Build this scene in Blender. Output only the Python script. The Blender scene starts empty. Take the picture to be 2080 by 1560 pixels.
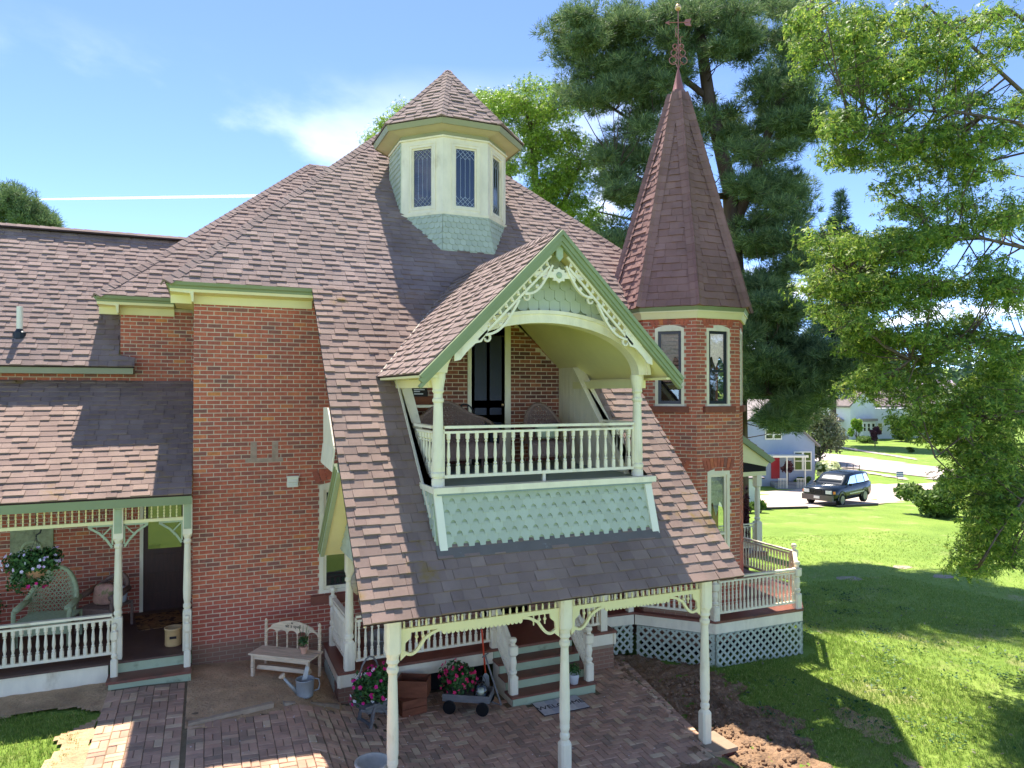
import bpy, math, random
import numpy as np
from mathutils import Vector, Matrix, noise

sc = bpy.context.scene
COL = sc.collection
R = math.radians
random.seed(11)
RNG = np.random.default_rng(5)

# ------------------------------------------------------------------ camera
# House axes: X runs along the front, Y away from the viewer, Z up; metres.
CAM = Vector((0.0, 0.0, 4.47))
YAW, PITCH, FOC = R(23.3), R(0.67), 1442.0
cam = bpy.data.cameras.new('camera')
cam.sensor_width = 36.0
cam.lens = FOC / 2080 * 36
cam.clip_start = 0.1
cam.clip_end = 9000
camo = bpy.data.objects.new('camera', cam)
COL.objects.link(camo)
camo.location = CAM
camo.rotation_euler = (R(90) + PITCH, 0, -YAW)
sc.camera = camo

# ------------------------------------------------------------------ light
SUN = Vector((0.045, 0.5, 1.0)).normalized()       # towards the sun: high, behind the house
w = bpy.data.worlds.new('World')
sc.world = w
w.use_nodes = True
nt = w.node_tree
for n in list(nt.nodes):
    nt.nodes.remove(n)


def N(tree, kind, **kw):
    n = tree.nodes.new(kind)
    for k, v in kw.items():
        if k.startswith('i_'):
            key = k[2:]
            n.inputs[int(key) if key.isdigit() else key.replace('_', ' ')].default_value = v
        else:
            setattr(n, k, v)
    return n


def L(tree, a, b):
    tree.links.new(a, b)


out = N(nt, 'ShaderNodeOutputWorld')
bg = N(nt, 'ShaderNodeBackground')
bg.inputs[1].default_value = 0.12
sky = N(nt, 'ShaderNodeTexSky', sky_type='NISHITA', sun_disc=False)
sky.sun_elevation = math.asin(SUN.z)
sky.sun_rotation = math.atan2(SUN.x, SUN.y)
sky.air_density = 0.26
sky.dust_density = 0.03
sky.ozone_density = 3.0
# fair-weather cloud: noise on a flat cloud layer seen in perspective
tc = N(nt, 'ShaderNodeTexCoord')
sep = N(nt, 'ShaderNodeSeparateXYZ')
L(nt, tc.outputs['Generated'], sep.inputs[0])
zz = N(nt, 'ShaderNodeMath', operation='MAXIMUM', i_1=0.0)
L(nt, sep.outputs[2], zz.inputs[0])
za = N(nt, 'ShaderNodeMath', operation='ADD', i_1=0.14)
L(nt, zz.outputs[0], za.inputs[0])
dx = N(nt, 'ShaderNodeMath', operation='DIVIDE')
dy = N(nt, 'ShaderNodeMath', operation='DIVIDE')
L(nt, sep.outputs[0], dx.inputs[0]); L(nt, za.outputs[0], dx.inputs[1])
L(nt, sep.outputs[1], dy.inputs[0]); L(nt, za.outputs[0], dy.inputs[1])
cmb = N(nt, 'ShaderNodeCombineXYZ')
L(nt, dx.outputs[0], cmb.inputs[0]); L(nt, dy.outputs[0], cmb.inputs[1])
cmb.inputs[2].default_value = 4.1
cn = N(nt, 'ShaderNodeTexNoise', i_Scale=0.95, i_Detail=9.0, i_Roughness=0.55, i_Distortion=0.25)
L(nt, cmb.outputs[0], cn.inputs['Vector'])
cr = N(nt, 'ShaderNodeMapRange', interpolation_type='SMOOTHSTEP')
cr.inputs['From Min'].default_value = 0.51
cr.inputs['From Max'].default_value = 0.65
L(nt, cn.outputs['Fac'], cr.inputs['Value'])
# cloud gathers towards the horizon, the zenith stays clear
hz = N(nt, 'ShaderNodeMapRange')
hz.inputs['From Min'].default_value = 0.42
hz.inputs['From Max'].default_value = 0.14
hz.inputs['To Min'].default_value = 0.0
hz.inputs['To Max'].default_value = 0.85
L(nt, sep.outputs[2], hz.inputs['Value'])
cm = N(nt, 'ShaderNodeMath', operation='MULTIPLY')
L(nt, cr.outputs[0], cm.inputs[0]); L(nt, hz.outputs[0], cm.inputs[1])
mx = N(nt, 'ShaderNodeMixRGB')
mx.inputs[2].default_value = (4.2, 4.2, 4.2, 1)
L(nt, cm.outputs[0], mx.inputs[0])
L(nt, sky.outputs[0], mx.inputs[1])
L(nt, mx.outputs[0], bg.inputs[0])
L(nt, bg.outputs[0], out.inputs[0])

sl = bpy.data.lights.new('sun', 'SUN')
sl.energy = 2.0
sl.angle = R(0.5)
sl.color = (1.0, 0.95, 0.86)
slo = bpy.data.objects.new('sun', sl)
COL.objects.link(slo)
slo.rotation_euler = SUN.to_track_quat('Z', 'Y').to_euler()
slo.location = (0, 20, 40)

sc.view_settings.view_transform = 'Standard'
sc.view_settings.look = 'None'
sc.view_settings.gamma = 1
sc.view_settings.use_curve_mapping = False
sc.view_settings.exposure = 2.42
sc.cycles.max_bounces = 6
sc.cycles.transparent_max_bounces = 12

# ------------------------------------------------------------------ helpers
FR = Vector((math.cos(YAW), -math.sin(YAW), 0))
FF = Vector((math.sin(YAW), math.cos(YAW), 0))
FWD = FF * math.cos(PITCH) + Vector((0, 0, math.sin(PITCH)))
FUP = -FF * math.sin(PITCH) + Vector((0, 0, math.cos(PITCH)))


def at(px, py, d):
    """a point d metres out along the sight line of a photo pixel"""
    return CAM + (FR * ((px - 1040) / FOC) + FWD + FUP * ((780 - py) / FOC)) * d


OFF = {}


def lin(c):
    return tuple(((x / 255) / 12.92 if x / 255 <= .04045 else ((x / 255 + .055) / 1.055) ** 2.4) for x in c)


def tag(o, label=None, cat=None, group=None, kind=None):
    if label: o['label'] = label
    if cat: o['category'] = cat
    if group: o['group'] = group
    if kind: o['kind'] = kind
    return o


def thing(name, label, cat, loc=(0, 0, 0), rz=0.0, group=None):
    o = bpy.data.objects.new(name, None)
    o.empty_display_size = .2
    COL.objects.link(o)
    o.location = loc
    o.rotation_euler = (0, 0, rz)
    OFF[o] = Vector(loc) if rz == 0 else None
    return tag(o, label, cat, group)


def link(me, name, mat=None, parent=None, local=False):
    o = bpy.data.objects.new(name, me)
    COL.objects.link(o)
    if mat and not me.materials:
        me.materials.append(mat)
    if parent is not None:
        o.parent = parent
    OFF[o] = OFF.get(parent, Vector((0, 0, 0))) if parent is not None else Vector((0, 0, 0))
    return o


class MB:
    def __init__(s):
        s.v = []; s.f = []

    def poly(s, pts):
        i = len(s.v)
        s.v += [tuple(p) for p in pts]
        s.f.append(tuple(range(i, i + len(pts))))

    def box(s, a, b):
        x0, y0, z0 = a; x1, y1, z1 = b
        i = len(s.v)
        s.v += [(x0, y0, z0), (x1, y0, z0), (x1, y1, z0), (x0, y1, z0),
                (x0, y0, z1), (x1, y0, z1), (x1, y1, z1), (x0, y1, z1)]
        s.f += [tuple(i + k for k in q) for q in ((3, 2, 1, 0), (4, 5, 6, 7), (0, 1, 5, 4), (1, 2, 6, 5), (2, 3, 7, 6), (3, 0, 4, 7))]
        return s

    def obox(s, o, u, v, w_):
        o, u, v, w_ = Vector(o), Vector(u), Vector(v), Vector(w_)
        i = len(s.v)
        s.v += [tuple(p) for p in (o, o + u, o + u + v, o + v, o + w_, o + u + w_, o + u + v + w_, o + v + w_)]
        s.f += [tuple(i + k for k in q) for q in ((3, 2, 1, 0), (4, 5, 6, 7), (0, 1, 5, 4), (1, 2, 6, 5), (2, 3, 7, 6), (3, 0, 4, 7))]
        return s

    def beam(s, a, b, wd, ht, up=(0, 0, 1), zc=0.5):
        a, b = Vector(a), Vector(b)
        d = (b - a)
        u = Vector(up)
        side = d.cross(u).normalized()
        u2 = side.cross(d).normalized()
        return s.obox(a - side * wd / 2 - u2 * ht * (1 - zc), d, side * wd, u2 * ht)

    def prism(s, pts, vec):
        pts = [Vector(p) for p in pts]
        vec = Vector(vec)
        n = len(pts)
        i = len(s.v)
        s.v += [tuple(p) for p in pts] + [tuple(p + vec) for p in pts]
        s.f.append(tuple(range(i + n - 1, i - 1, -1)))
        s.f.append(tuple(range(i + n, i + 2 * n)))
        for k in range(n):
            k2 = (k + 1) % n
            s.f.append((i + k, i + k2, i + n + k2, i + n + k))
        return s

    def tube(s, pts, r, n=6, cap=True):
        pts = [Vector(p) for p in pts]
        rs = r if isinstance(r, (list, tuple)) else [r] * len(pts)
        base = len(s.v)
        prev = None
        for k, p in enumerate(pts):
            d = (pts[min(k + 1, len(pts) - 1)] - pts[max(k - 1, 0)])
            d = d.normalized() if d.length > 1e-9 else Vector((0, 0, 1))
            if prev is None:
                a = d.orthogonal().normalized()
            else:
                a = (prev - d * prev.dot(d))
                a = a.normalized() if a.length > 1e-6 else d.orthogonal().normalized()
            prev = a
            b = d.cross(a)
            for j in range(n):
                t = 2 * math.pi * j / n
                s.v.append(tuple(p + (a * math.cos(t) + b * math.sin(t)) * rs[k]))
        for k in range(len(pts) - 1):
            for j in range(n):
                j2 = (j + 1) % n
                s.f.append((base + k * n + j, base + k * n + j2, base + (k + 1) * n + j2, base + (k + 1) * n + j))
        if cap:
            s.f.append(tuple(base + j for j in range(n - 1, -1, -1)))
            e = base + (len(pts) - 1) * n
            s.f.append(tuple(e + j for j in range(n)))
        return s

    def lathe(s, prof, c=(0, 0, 0), n=10, sq=()):
        base = len(s.v)
        for k, (r, z) in enumerate(prof):
            for j in range(n):
                t = 2 * math.pi * (j + .5) / n
                if k in sq:      # square section
                    q = max(abs(math.cos(t)), abs(math.sin(t)))
                    rr = r / q
                else:
                    rr = r
                s.v.append((c[0] + rr * math.cos(t), c[1] + rr * math.sin(t), c[2] + z))
        for k in range(len(prof) - 1):
            for j in range(n):
                j2 = (j + 1) % n
                s.f.append((base + k * n + j, base + k * n + j2, base + (k + 1) * n + j2, base + (k + 1) * n + j))
        s.f.append(tuple(base + j for j in range(n - 1, -1, -1)))
        e = base + (len(prof) - 1) * n
        s.f.append(tuple(e + j for j in range(n)))
        return s

    def ball(s, c, r, n=8, m=6, sc_=(1, 1, 1)):
        prof = [(max(1e-4, r * math.sin(math.pi * k / m)), -r * math.cos(math.pi * k / m)) for k in range(m + 1)]
        i = len(s.v)
        s.lathe(prof, (0, 0, 0), n)
        for k in range(i, len(s.v)):
            x, y, z = s.v[k]
            s.v[k] = (c[0] + x * sc_[0], c[1] + y * sc_[1], c[2] + z * sc_[2])
        return s

    def mesh(s, name):
        me = bpy.data.meshes.new(name)
        me.from_pydata(s.v, [], s.f)
        me.update()
        return me

    def build(s, name, mat, parent=None, smooth=False, kind=None, label=None, local=False):
        off = OFF.get(parent) if parent is not None else None
        if off is not None and not local and off.length > 0:
            s.v = [(x - off.x, y - off.y, z - off.z) for x, y, z in s.v]
        me = s.mesh(name)
        if smooth:
            me.polygons.foreach_set('use_smooth', [True] * len(me.polygons))
        o = link(me, name, mat, parent)
        if kind: o['kind'] = kind
        if label: o['label'] = label
        return o


def inst(me, name, parent, loc, mtx=None, scale=None):
    """a copy of a small piece: shared mesh, own object, placed in world coordinates"""
    o = bpy.data.objects.new(name, me)
    COL.objects.link(o)
    o.parent = parent
    off = OFF.get(parent) or Vector((0, 0, 0))
    m = Matrix.Translation(Vector(loc) - off)
    if mtx is not None:
        m = m @ mtx.to_4x4()
    if scale is not None:
        m = m @ Matrix.Diagonal((*scale, 1))
    o.matrix_basis = m
    OFF[o] = off
    return o


def np_mesh(name, V, F, mat, parent=None, smooth=False):
    """fast mesh from arrays, all faces with the same corner count"""
    V = np.asarray(V, np.float32); F = np.asarray(F, np.int32)
    off = OFF.get(parent) if parent is not None else None
    if off is not None:
        V = V - np.array(off, np.float32)
    me = bpy.data.meshes.new(name)
    k = F.shape[1]
    me.vertices.add(len(V)); me.vertices.foreach_set('co', V.ravel())
    me.loops.add(F.size); me.loops.foreach_set('vertex_index', F.ravel())
    me.polygons.add(len(F))
    me.polygons.foreach_set('loop_start', np.arange(0, F.size, k, dtype=np.int32))
    me.polygons.foreach_set('loop_total', np.full(len(F), k, np.int32))
    if smooth:
        me.polygons.foreach_set('use_smooth', np.ones(len(F), bool))
    me.update(calc_edges=True)
    return link(me, name, mat, parent)


# ------------------------------------------------------------------ materials
def ramp(t, stops, fac):
    n = N(t, 'ShaderNodeValToRGB')
    e = n.color_ramp.elements
    while len(e) < len(stops):
        e.new(0.5)
    for k, (p, c) in enumerate(stops):
        e[k].position = p
        e[k].color = (*c, 1)
    L(t, fac, n.inputs[0])
    return n.outputs[0]


def rnd_value(t):
    """one random number for each loose piece or each object"""
    g = N(t, 'ShaderNodeNewGeometry')
    o = N(t, 'ShaderNodeObjectInfo')
    a = N(t, 'ShaderNodeMath', operation='ADD')
    L(t, g.outputs['Random Per Island'], a.inputs[0]); L(t, o.outputs['Random'], a.inputs[1])
    b = N(t, 'ShaderNodeMath', operation='FRACT')
    L(t, a.outputs[0], b.inputs[0])
    return b.outputs[0]


def mat(name, c, rough=.6, var=.12, scale=3.0, bump=0.0, bscale=40.0, spec=.3, stops=None, metal=0.0,
        dirt=None, dirt_scale=1.3, dirt_lo=.55, dirt_hi=.75, coord='Object', trans=0.0, bdist=.01, stretch=None, fine=0.0):
    m = bpy.data.materials.new(name)
    m.use_nodes = True
    t = m.node_tree
    p = t.nodes['Principled BSDF']
    p.inputs['Roughness'].default_value = rough
    p.inputs['Metallic'].default_value = metal
    p.inputs['Specular IOR Level'].default_value = spec
    tcn = N(t, 'ShaderNodeTexCoord')
    src = N(t, 'ShaderNodeNewGeometry').outputs['Position'] if coord == 'World' else tcn.outputs[coord]
    if stretch:
        mp = N(t, 'ShaderNodeMapping')
        mp.inputs['Scale'].default_value = stretch
        L(t, src, mp.inputs[0])
        src = mp.outputs[0]
    no = N(t, 'ShaderNodeTexNoise', i_Scale=scale, i_Detail=7.0, i_Roughness=.6)
    L(t, src, no.inputs['Vector'])
    if stops:
        base = ramp(t, stops, rnd_value(t))
    else:
        rg = N(t, 'ShaderNodeRGB')
        rg.outputs[0].default_value = (*c, 1)
        base = rg.outputs[0]
    mr = N(t, 'ShaderNodeMapRange')
    mr.inputs['From Min'].default_value = .3
    mr.inputs['From Max'].default_value = .7
    mr.inputs['To Min'].default_value = 1 - var
    mr.inputs['To Max'].default_value = 1 + var
    L(t, no.outputs['Fac'], mr.inputs['Value'])
    fac = mr.outputs[0]
    if fine:
        nf = N(t, 'ShaderNodeTexNoise', i_Scale=bscale * 2.0, i_Detail=3.0, i_Roughness=.7)
        L(t, src, nf.inputs['Vector'])
        m2 = N(t, 'ShaderNodeMapRange')
        m2.inputs['From Min'].default_value = .3
        m2.inputs['From Max'].default_value = .7
        m2.inputs['To Min'].default_value = 1 - fine
        m2.inputs['To Max'].default_value = 1 + fine
        L(t, nf.outputs['Fac'], m2.inputs['Value'])
        mu2 = N(t, 'ShaderNodeMath', operation='MULTIPLY')
        L(t, fac, mu2.inputs[0]); L(t, m2.outputs[0], mu2.inputs[1])
        fac = mu2.outputs[0]
    mu = N(t, 'ShaderNodeVectorMath', operation='SCALE')
    L(t, base, mu.inputs[0]); L(t, fac, mu.inputs['Scale'])
    colr = mu.outputs[0]
    if dirt:
        dn = N(t, 'ShaderNodeTexNoise', i_Scale=dirt_scale, i_Detail=8.0, i_Roughness=.65)
        L(t, src, dn.inputs['Vector'])
        dm = N(t, 'ShaderNodeMapRange', interpolation_type='SMOOTHSTEP')
        dm.inputs['From Min'].default_value = dirt_lo
        dm.inputs['From Max'].default_value = dirt_hi
        L(t, dn.outputs['Fac'], dm.inputs['Value'])
        mi = N(t, 'ShaderNodeMixRGB')
        mi.inputs[2].default_value = (*dirt, 1)
        L(t, dm.outputs[0], mi.inputs[0]); L(t, colr, mi.inputs[1])
        colr = mi.outputs[0]
    L(t, colr, p.inputs['Base Color'])
    if bump:
        bn = N(t, 'ShaderNodeTexNoise', i_Scale=bscale, i_Detail=4.0, i_Roughness=.6)
        L(t, src, bn.inputs['Vector'])
        b = N(t, 'ShaderNodeBump')
        b.inputs['Strength'].default_value = bump
        b.inputs['Distance'].default_value = bdist
        L(t, bn.outputs['Fac'], b.inputs['Height'])
        L(t, b.outputs[0], p.inputs['Normal'])
    if trans:
        tr = N(t, 'ShaderNodeBsdfTranslucent')
        L(t, colr, tr.inputs[0])
        ms = N(t, 'ShaderNodeMixShader')
        ms.inputs[0].default_value = trans
        L(t, p.outputs[0], ms.inputs[1]); L(t, tr.outputs[0], ms.inputs[2])
        L(t, ms.outputs[0], t.nodes['Material Output'].inputs[0])
    return m


def glass(name, tint=(.02, .025, .03), clear=.8, mirror=.10):
    m = bpy.data.materials.new(name)
    m.use_nodes = True
    t = m.node_tree
    p = t.nodes['Principled BSDF']
    p.inputs['Base Color'].default_value = (*tint, 1)
    p.inputs['Roughness'].default_value = .04
    p.inputs['Specular IOR Level'].default_value = .6
    tr = N(t, 'ShaderNodeBsdfTransparent')
    tr.inputs[0].default_value = (.85, .9, .9, 1)
    fr = N(t, 'ShaderNodeFresnel', i_IOR=1.5)
    iv = N(t, 'ShaderNodeMath', operation='SUBTRACT', i_0=1.0)
    L(t, fr.outputs[0], iv.inputs[1])
    k = N(t, 'ShaderNodeMath', operation='MULTIPLY', i_1=clear)
    L(t, iv.outputs[0], k.inputs[0])
    ms = N(t, 'ShaderNodeMixShader')
    L(t, k.outputs[0], ms.inputs[0]); L(t, p.outputs[0], ms.inputs[1]); L(t, tr.outputs[0], ms.inputs[2])
    gl = N(t, 'ShaderNodeBsdfGlossy', i_Roughness=.02)
    ga = N(t, 'ShaderNodeMath', operation='MULTIPLY_ADD', i_1=.8, i_2=mirror)
    L(t, fr.outputs[0], ga.inputs[0])
    m3 = N(t, 'ShaderNodeMixShader')
    L(t, ga.outputs[0], m3.inputs[0]); L(t, ms.outputs[0], m3.inputs[1]); L(t, gl.outputs[0], m3.inputs[2])
    L(t, m3.outputs[0], t.nodes['Material Output'].inputs[0])
    return m


def s3(stops):
    return [(p, lin(c)) for p, c in stops]


MT = {}
MT['brick'] = mat('brick', None, .85, .18, 14, .5, 90, .2, coord='World', stops=s3([(0, (144, 96, 84)), (.10, (164, 98, 82)), (.35, (184, 101, 80)), (.7, (194, 106, 82)), (.96, (200, 112, 84)), (1, (214, 134, 80))]),
                  dirt=lin((150, 112, 94)), dirt_scale=.9, dirt_lo=.60, dirt_hi=.9)
def foot_stain(m, zs, c2, strength, band=None):
    """weather mark on a wall: mud splash below zs (world height) with an uneven upper edge"""
    t = m.node_tree
    p = t.nodes['Principled BSDF']
    src = p.inputs['Base Color'].links[0].from_socket
    pos = N(t, 'ShaderNodeNewGeometry').outputs['Position']
    sp = N(t, 'ShaderNodeSeparateXYZ'); L(t, pos, sp.inputs[0])
    nz = N(t, 'ShaderNodeTexNoise', i_Scale=2.2, i_Detail=5.0); L(t, pos, nz.inputs['Vector'])
    ad = N(t, 'ShaderNodeMath', operation='MULTIPLY_ADD', i_1=.5); L(t, nz.outputs['Fac'], ad.inputs[0]); L(t, sp.outputs[2], ad.inputs[2])
    mr = N(t, 'ShaderNodeMapRange', interpolation_type='SMOOTHSTEP')
    mr.inputs['From Min'].default_value = zs + .25 + .14
    mr.inputs['From Max'].default_value = zs + .25 - .14
    mr.inputs['To Max'].default_value = strength
    L(t, ad.outputs[0], mr.inputs['Value'])
    mi = N(t, 'ShaderNodeMixRGB'); mi.inputs[2].default_value = (*c2, 1)
    L(t, mr.outputs[0], mi.inputs[0]); L(t, src, mi.inputs[1])
    L(t, mi.outputs[0], p.inputs['Base Color'])


foot_stain(MT['brick'], .98, lin((176, 88, 74)), .55)
foot_stain(MT['brick'], .34, lin((138, 112, 92)), .8)
MT['mortar'] = mat('mortar', lin((212, 190, 164)), .95, .15, 9, .4, 120, .1, dirt=lin((184, 162, 138)), dirt_scale=1.1)
foot_stain(MT['mortar'], .34, lin((140, 116, 94)), .75)
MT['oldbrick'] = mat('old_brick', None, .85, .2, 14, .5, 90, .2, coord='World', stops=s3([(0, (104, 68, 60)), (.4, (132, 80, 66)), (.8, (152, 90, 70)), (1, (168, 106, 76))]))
MT['shingle'] = mat('asphalt_shingle', None, .92, .16, 1.6, .5, 260, .2, coord='World', stops=s3([(0, (136, 116, 109)), (.3, (142, 121, 113)), (.6, (146, 125, 117)), (.85, (150, 130, 121)), (1, (139, 119, 112))]), fine=.10)
MT['shingle_dk'] = mat('tower_shingle', None, .9, .15, 2.5, .5, 260, .22, coord='World', stops=s3([(0, (138, 103, 96)), (.4, (146, 110, 102)), (.8, (152, 116, 108)), (1, (141, 107, 100))]), fine=.10)
MT['shingle_old'] = mat('porch_shingle', None, .92, .16, 1.6, .5, 260, .2, coord='World', stops=s3([(0, (136, 114, 104)), (.3, (142, 119, 108)), (.6, (147, 124, 112)), (.85, (152, 129, 116)), (1, (139, 117, 106))]),
                        dirt=lin((146, 118, 66)), dirt_scale=1.1, dirt_lo=.60, dirt_hi=.74, fine=.10)
MT['roofdeck'] = mat('roof_felt', lin((58, 46, 46)), .95, .1)
MT['cream'] = mat('cream_paint', lin((242, 228, 198)), .5, .09, 5.0, .25, 45, .35, coord='World', dirt=lin((204, 186, 152)), dirt_scale=3.0, dirt_lo=.56, dirt_hi=.8, stretch=(1, 1, .45))
MT['yellow'] = mat('cream_paint_warm_bounce', lin((240, 226, 172)), .5, .05, 2.0, .1, 60, .3)  # cream paint again, with the warm bounced light put into its colour
MT['green'] = mat('sage_trim_paint', lin((140, 148, 108)), .5, .07, 2.0, .1, 60, .3)
MT['olive'] = mat('olive_trim_paint', lin((158, 154, 118)), .5, .07, 2.0, .1, 60, .3)
MT['sage'] = mat('pale_sage_paint', None, .6, .06, 3.0, .15, 50, .3, stops=s3([(0, (180, 184, 162)), (.5, (186, 190, 168)), (1, (192, 196, 174))]))
MT['sagetrim'] = mat('sage_riser_paint', lin((172, 181, 148)), .55, .08, 4, .15, 50, .3, dirt=lin((120, 124, 100)), dirt_scale=3)
MT['flash'] = mat('grey_flashing', lin((112, 102, 94)), .4, .1, 5, .1, 40, .5, dirt=lin((140, 136, 132)), dirt_scale=6, dirt_lo=.62, dirt_hi=.7)
MT['deck'] = mat('maroon_deck_paint', lin((130, 80, 64)), .45, .15, 3, .15, 40, .4, dirt=lin((88, 70, 62)), dirt_scale=2)
MT['darkdeck'] = mat('dark_porch_floor', lin((96, 72, 62)), .6, .15, 3, .1, 40, .3)
MT['stone'] = mat('brown_sill_stone', lin((138, 84, 68)), .8, .15, 6, .3, 60, .2)
MT['white'] = mat('white_paint', lin((240, 232, 210)), .5, .04, 2, .05, 50, .3)
MT['glass'] = glass('window_glass')
MT['darkglass'] = glass('dark_window_glass', (.015, .018, .024), .25, .05)
MT['dark'] = mat('shade_and_dark_parts', lin((38, 34, 34)), .9, .1)  # near-black: painted shade in rooms and below porches, also real dark pieces
MT['greyframe'] = mat('grey_storm_frame', lin((88, 86, 94)), .5, .06)
MT['blackframe'] = mat('black_storm_frame', lin((44, 48, 54)), .45, .06)
MT['lace'] = mat('lace_curtain', lin((244, 242, 234)), .9, .22, 30, .3, 60, .1, trans=.3)
MT['lead'] = mat('lead_came', lin((176, 180, 184)), .4, .05, metal=.3)
MT['doorwood'] = mat('dark_stained_wood', lin((72, 44, 36)), .45, .25, 3, .2, 30, .35, stretch=(9, 9, 1))
MT['bluedoor'] = mat('dark_blue_door_paint', lin((40, 42, 56)), .4, .08)
MT['copper'] = mat('painted_copper', lin((170, 108, 98)), .4, .1, 5, .05, 40, .5, metal=.35)
MT['brass'] = mat('gilded_ball', lin((214, 176, 130)), .35, .1, metal=.6)

# ------------------------------------------------------------------ brickwork, shingles, rails
BRK = {}


def unit_brick(lx, lz, dp=.009):
    """one brick face block: x length, z height, proud towards -y; eased arrises"""
    e = .004
    m = MB()
    pts = [(0, 0), (lx, 0), (lx, lz), (0, lz)]
    ins = [(e, e), (lx - e, e), (lx - e, lz - e), (e, lz - e)]
    v = [(x, dp * .5, z) for x, z in pts] + [(x, -dp * .5 + .002, z) for x, z in pts] + [(x, -dp * .5, z) for x, z in ins]
    m.v = v
    for k in range(4):
        k2 = (k + 1) % 4
        m.f.append((k, k2, 4 + k2, 4 + k))
        m.f.append((4 + k, 4 + k2, 8 + k2, 8 + k))
    m.f.append((8, 9, 10, 11))
    return m


CH, BL, MJ = .0695, .2085, .0135       # course height, brick pitch, joint


def wall_cells(w_, h, holes):
    xs = sorted({0, w_, *[q for a in holes for q in (a[0], a[2]) if 0 < q < w_]})
    zs = sorted({0, h, *[q for a in holes for q in (a[1], a[3]) if 0 < q < h]})
    for i in range(len(xs) - 1):
        for j in range(len(zs) - 1):
            cx, cz = (xs[i] + xs[i + 1]) / 2, (zs[j] + zs[j + 1]) / 2
            if not any(a[0] < cx < a[2] and a[1] < cz < a[3] for a in holes):
                yield xs[i], xs[i + 1], zs[j], zs[j + 1]


def brick_wall(parent, name, O, U, Nn, w_, h, holes=(), nobj=0, first=lambda u, z: 0, mt='brick', mm='mortar', keep=None, label=None, seed=1, bedpoly=None):
    """wall part: a mortar bed with bricks standing proud of it; the nobj that `first` ranks lowest become objects of their own"""
    rg = random.Random(seed)
    O, U, Nn = Vector(O), Vector(U).normalized(), Vector(Nn).normalized()
    Z = Vector((0, 0, 1))
    bed = MB()
    if bedpoly:
        bed.poly([O + U * a + Z * b for a, b in bedpoly])
    for x0, x1, z0, z1 in ([] if bedpoly else wall_cells(w_, h, holes)):
        bed.poly([O + U * x0 + Z * z0, O + U * x1 + Z * z0, O + U * x1 + Z * z1, O + U * x0 + Z * z1])
    wall = bed.build(name, MT[mm], parent, label=label)
    specs = []
    nc = int(h / CH)
    for i in range(nc):
        z0 = i * CH
        zt = z0 + CH - MJ
        sh = (BL / 2 if i % 2 else 0) + rg.uniform(-.006, .006)
        x = -sh
        while x < w_:
            a, b = max(0, x), min(w_, x + BL - MJ)
            x += BL
            segs = [(a, b)]
            for hx0, hz0, hx1, hz1 in holes:
                if hz0 - .01 < (z0 + zt) / 2 < hz1 + .01:
                    ns = []
                    for p, q in segs:
                        if q <= hx0 or p >= hx1:
                            ns.append((p, q))
                        else:
                            if p < hx0: ns.append((p, hx0))
                            if q > hx1: ns.append((hx1, q))
                    segs = ns
            for p, q in segs:
                if q - p > .035 and (keep is None or keep((p + q) / 2, (z0 + zt) / 2)):
                    specs.append((p, q, z0 + rg.uniform(-.0015, .0015), rg.uniform(-.001, .0025), rg.uniform(-.004, .004)))
    full = BL - MJ
    order = sorted([k for k, s_ in enumerate(specs) if abs(s_[1] - s_[0] - full) < .02], key=lambda k: first((specs[k][0] + specs[k][1]) / 2, specs[k][2]))
    own = set(order[:nobj])
    if own:
        key = (mt, round(full, 3))
        if key not in BRK:
            me = unit_brick(full, CH - MJ).mesh('brick')
            me.materials.append(MT[mt])
            BRK[key] = me
        rot = Matrix((U, -Nn, Z)).transposed()
    rest = MB()
    for k, (p, q, z0, pr, dz) in enumerate(specs):
        if k in own:
            inst(BRK[key], 'brick', wall, O + U * p + Z * z0 + Nn * pr, rot, ((q - p) / full, 1, 1))
        else:
            e = .0035
            o = O + U * p + Z * z0 + Nn * (.0045 + pr)
            lx, lz = q - p, CH - MJ
            i = len(rest.v)
            for off, ins in ((-.010, 0), (-.002, 0), (0, e)):
                for cx, cz in ((ins, ins), (lx - ins, ins), (lx - ins, lz - ins), (ins, lz - ins)):
                    rest.v.append(tuple(o + U * cx + Z * cz + Nn * off))
            for a in range(4):
                b = (a + 1) % 4
                rest.f.append((i + a, i + b, i + 4 + b, i + 4 + a))
                rest.f.append((i + 4 + a, i + 4 + b, i + 8 + b, i + 8 + a))
            rest.f.append((i + 8, i + 9, i + 10, i + 11))
    if rest.v:
        rest.build('brick_courses', MT[mt], wall, kind='stuff')
    return wall


def clip_poly(pts, a, b):
    """keep the part of a 2-D polygon left of the line a->b"""
    out_ = []
    nx, ny = -(b[1] - a[1]), b[0] - a[0]
    d = lambda p: (p[0] - a[0]) * nx + (p[1] - a[1]) * ny
    for i in range(len(pts)):
        p, q = pts[i], pts[(i + 1) % len(pts)]
        dp, dq = d(p), d(q)
        if dp >= 0: out_.append(p)
        if (dp >= 0) != (dq >= 0):
            t = dp / (dp - dq)
            out_.append((p[0] + (q[0] - p[0]) * t, p[1] + (q[1] - p[1]) * t))
    return out_


def clip_convex(pts, poly):
    for i in range(len(poly)):
        if len(pts) < 3: return []
        pts = clip_poly(pts, poly[i], poly[(i + 1) % len(poly)])
    return pts if len(pts) >= 3 else []


SHG = {}


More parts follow.
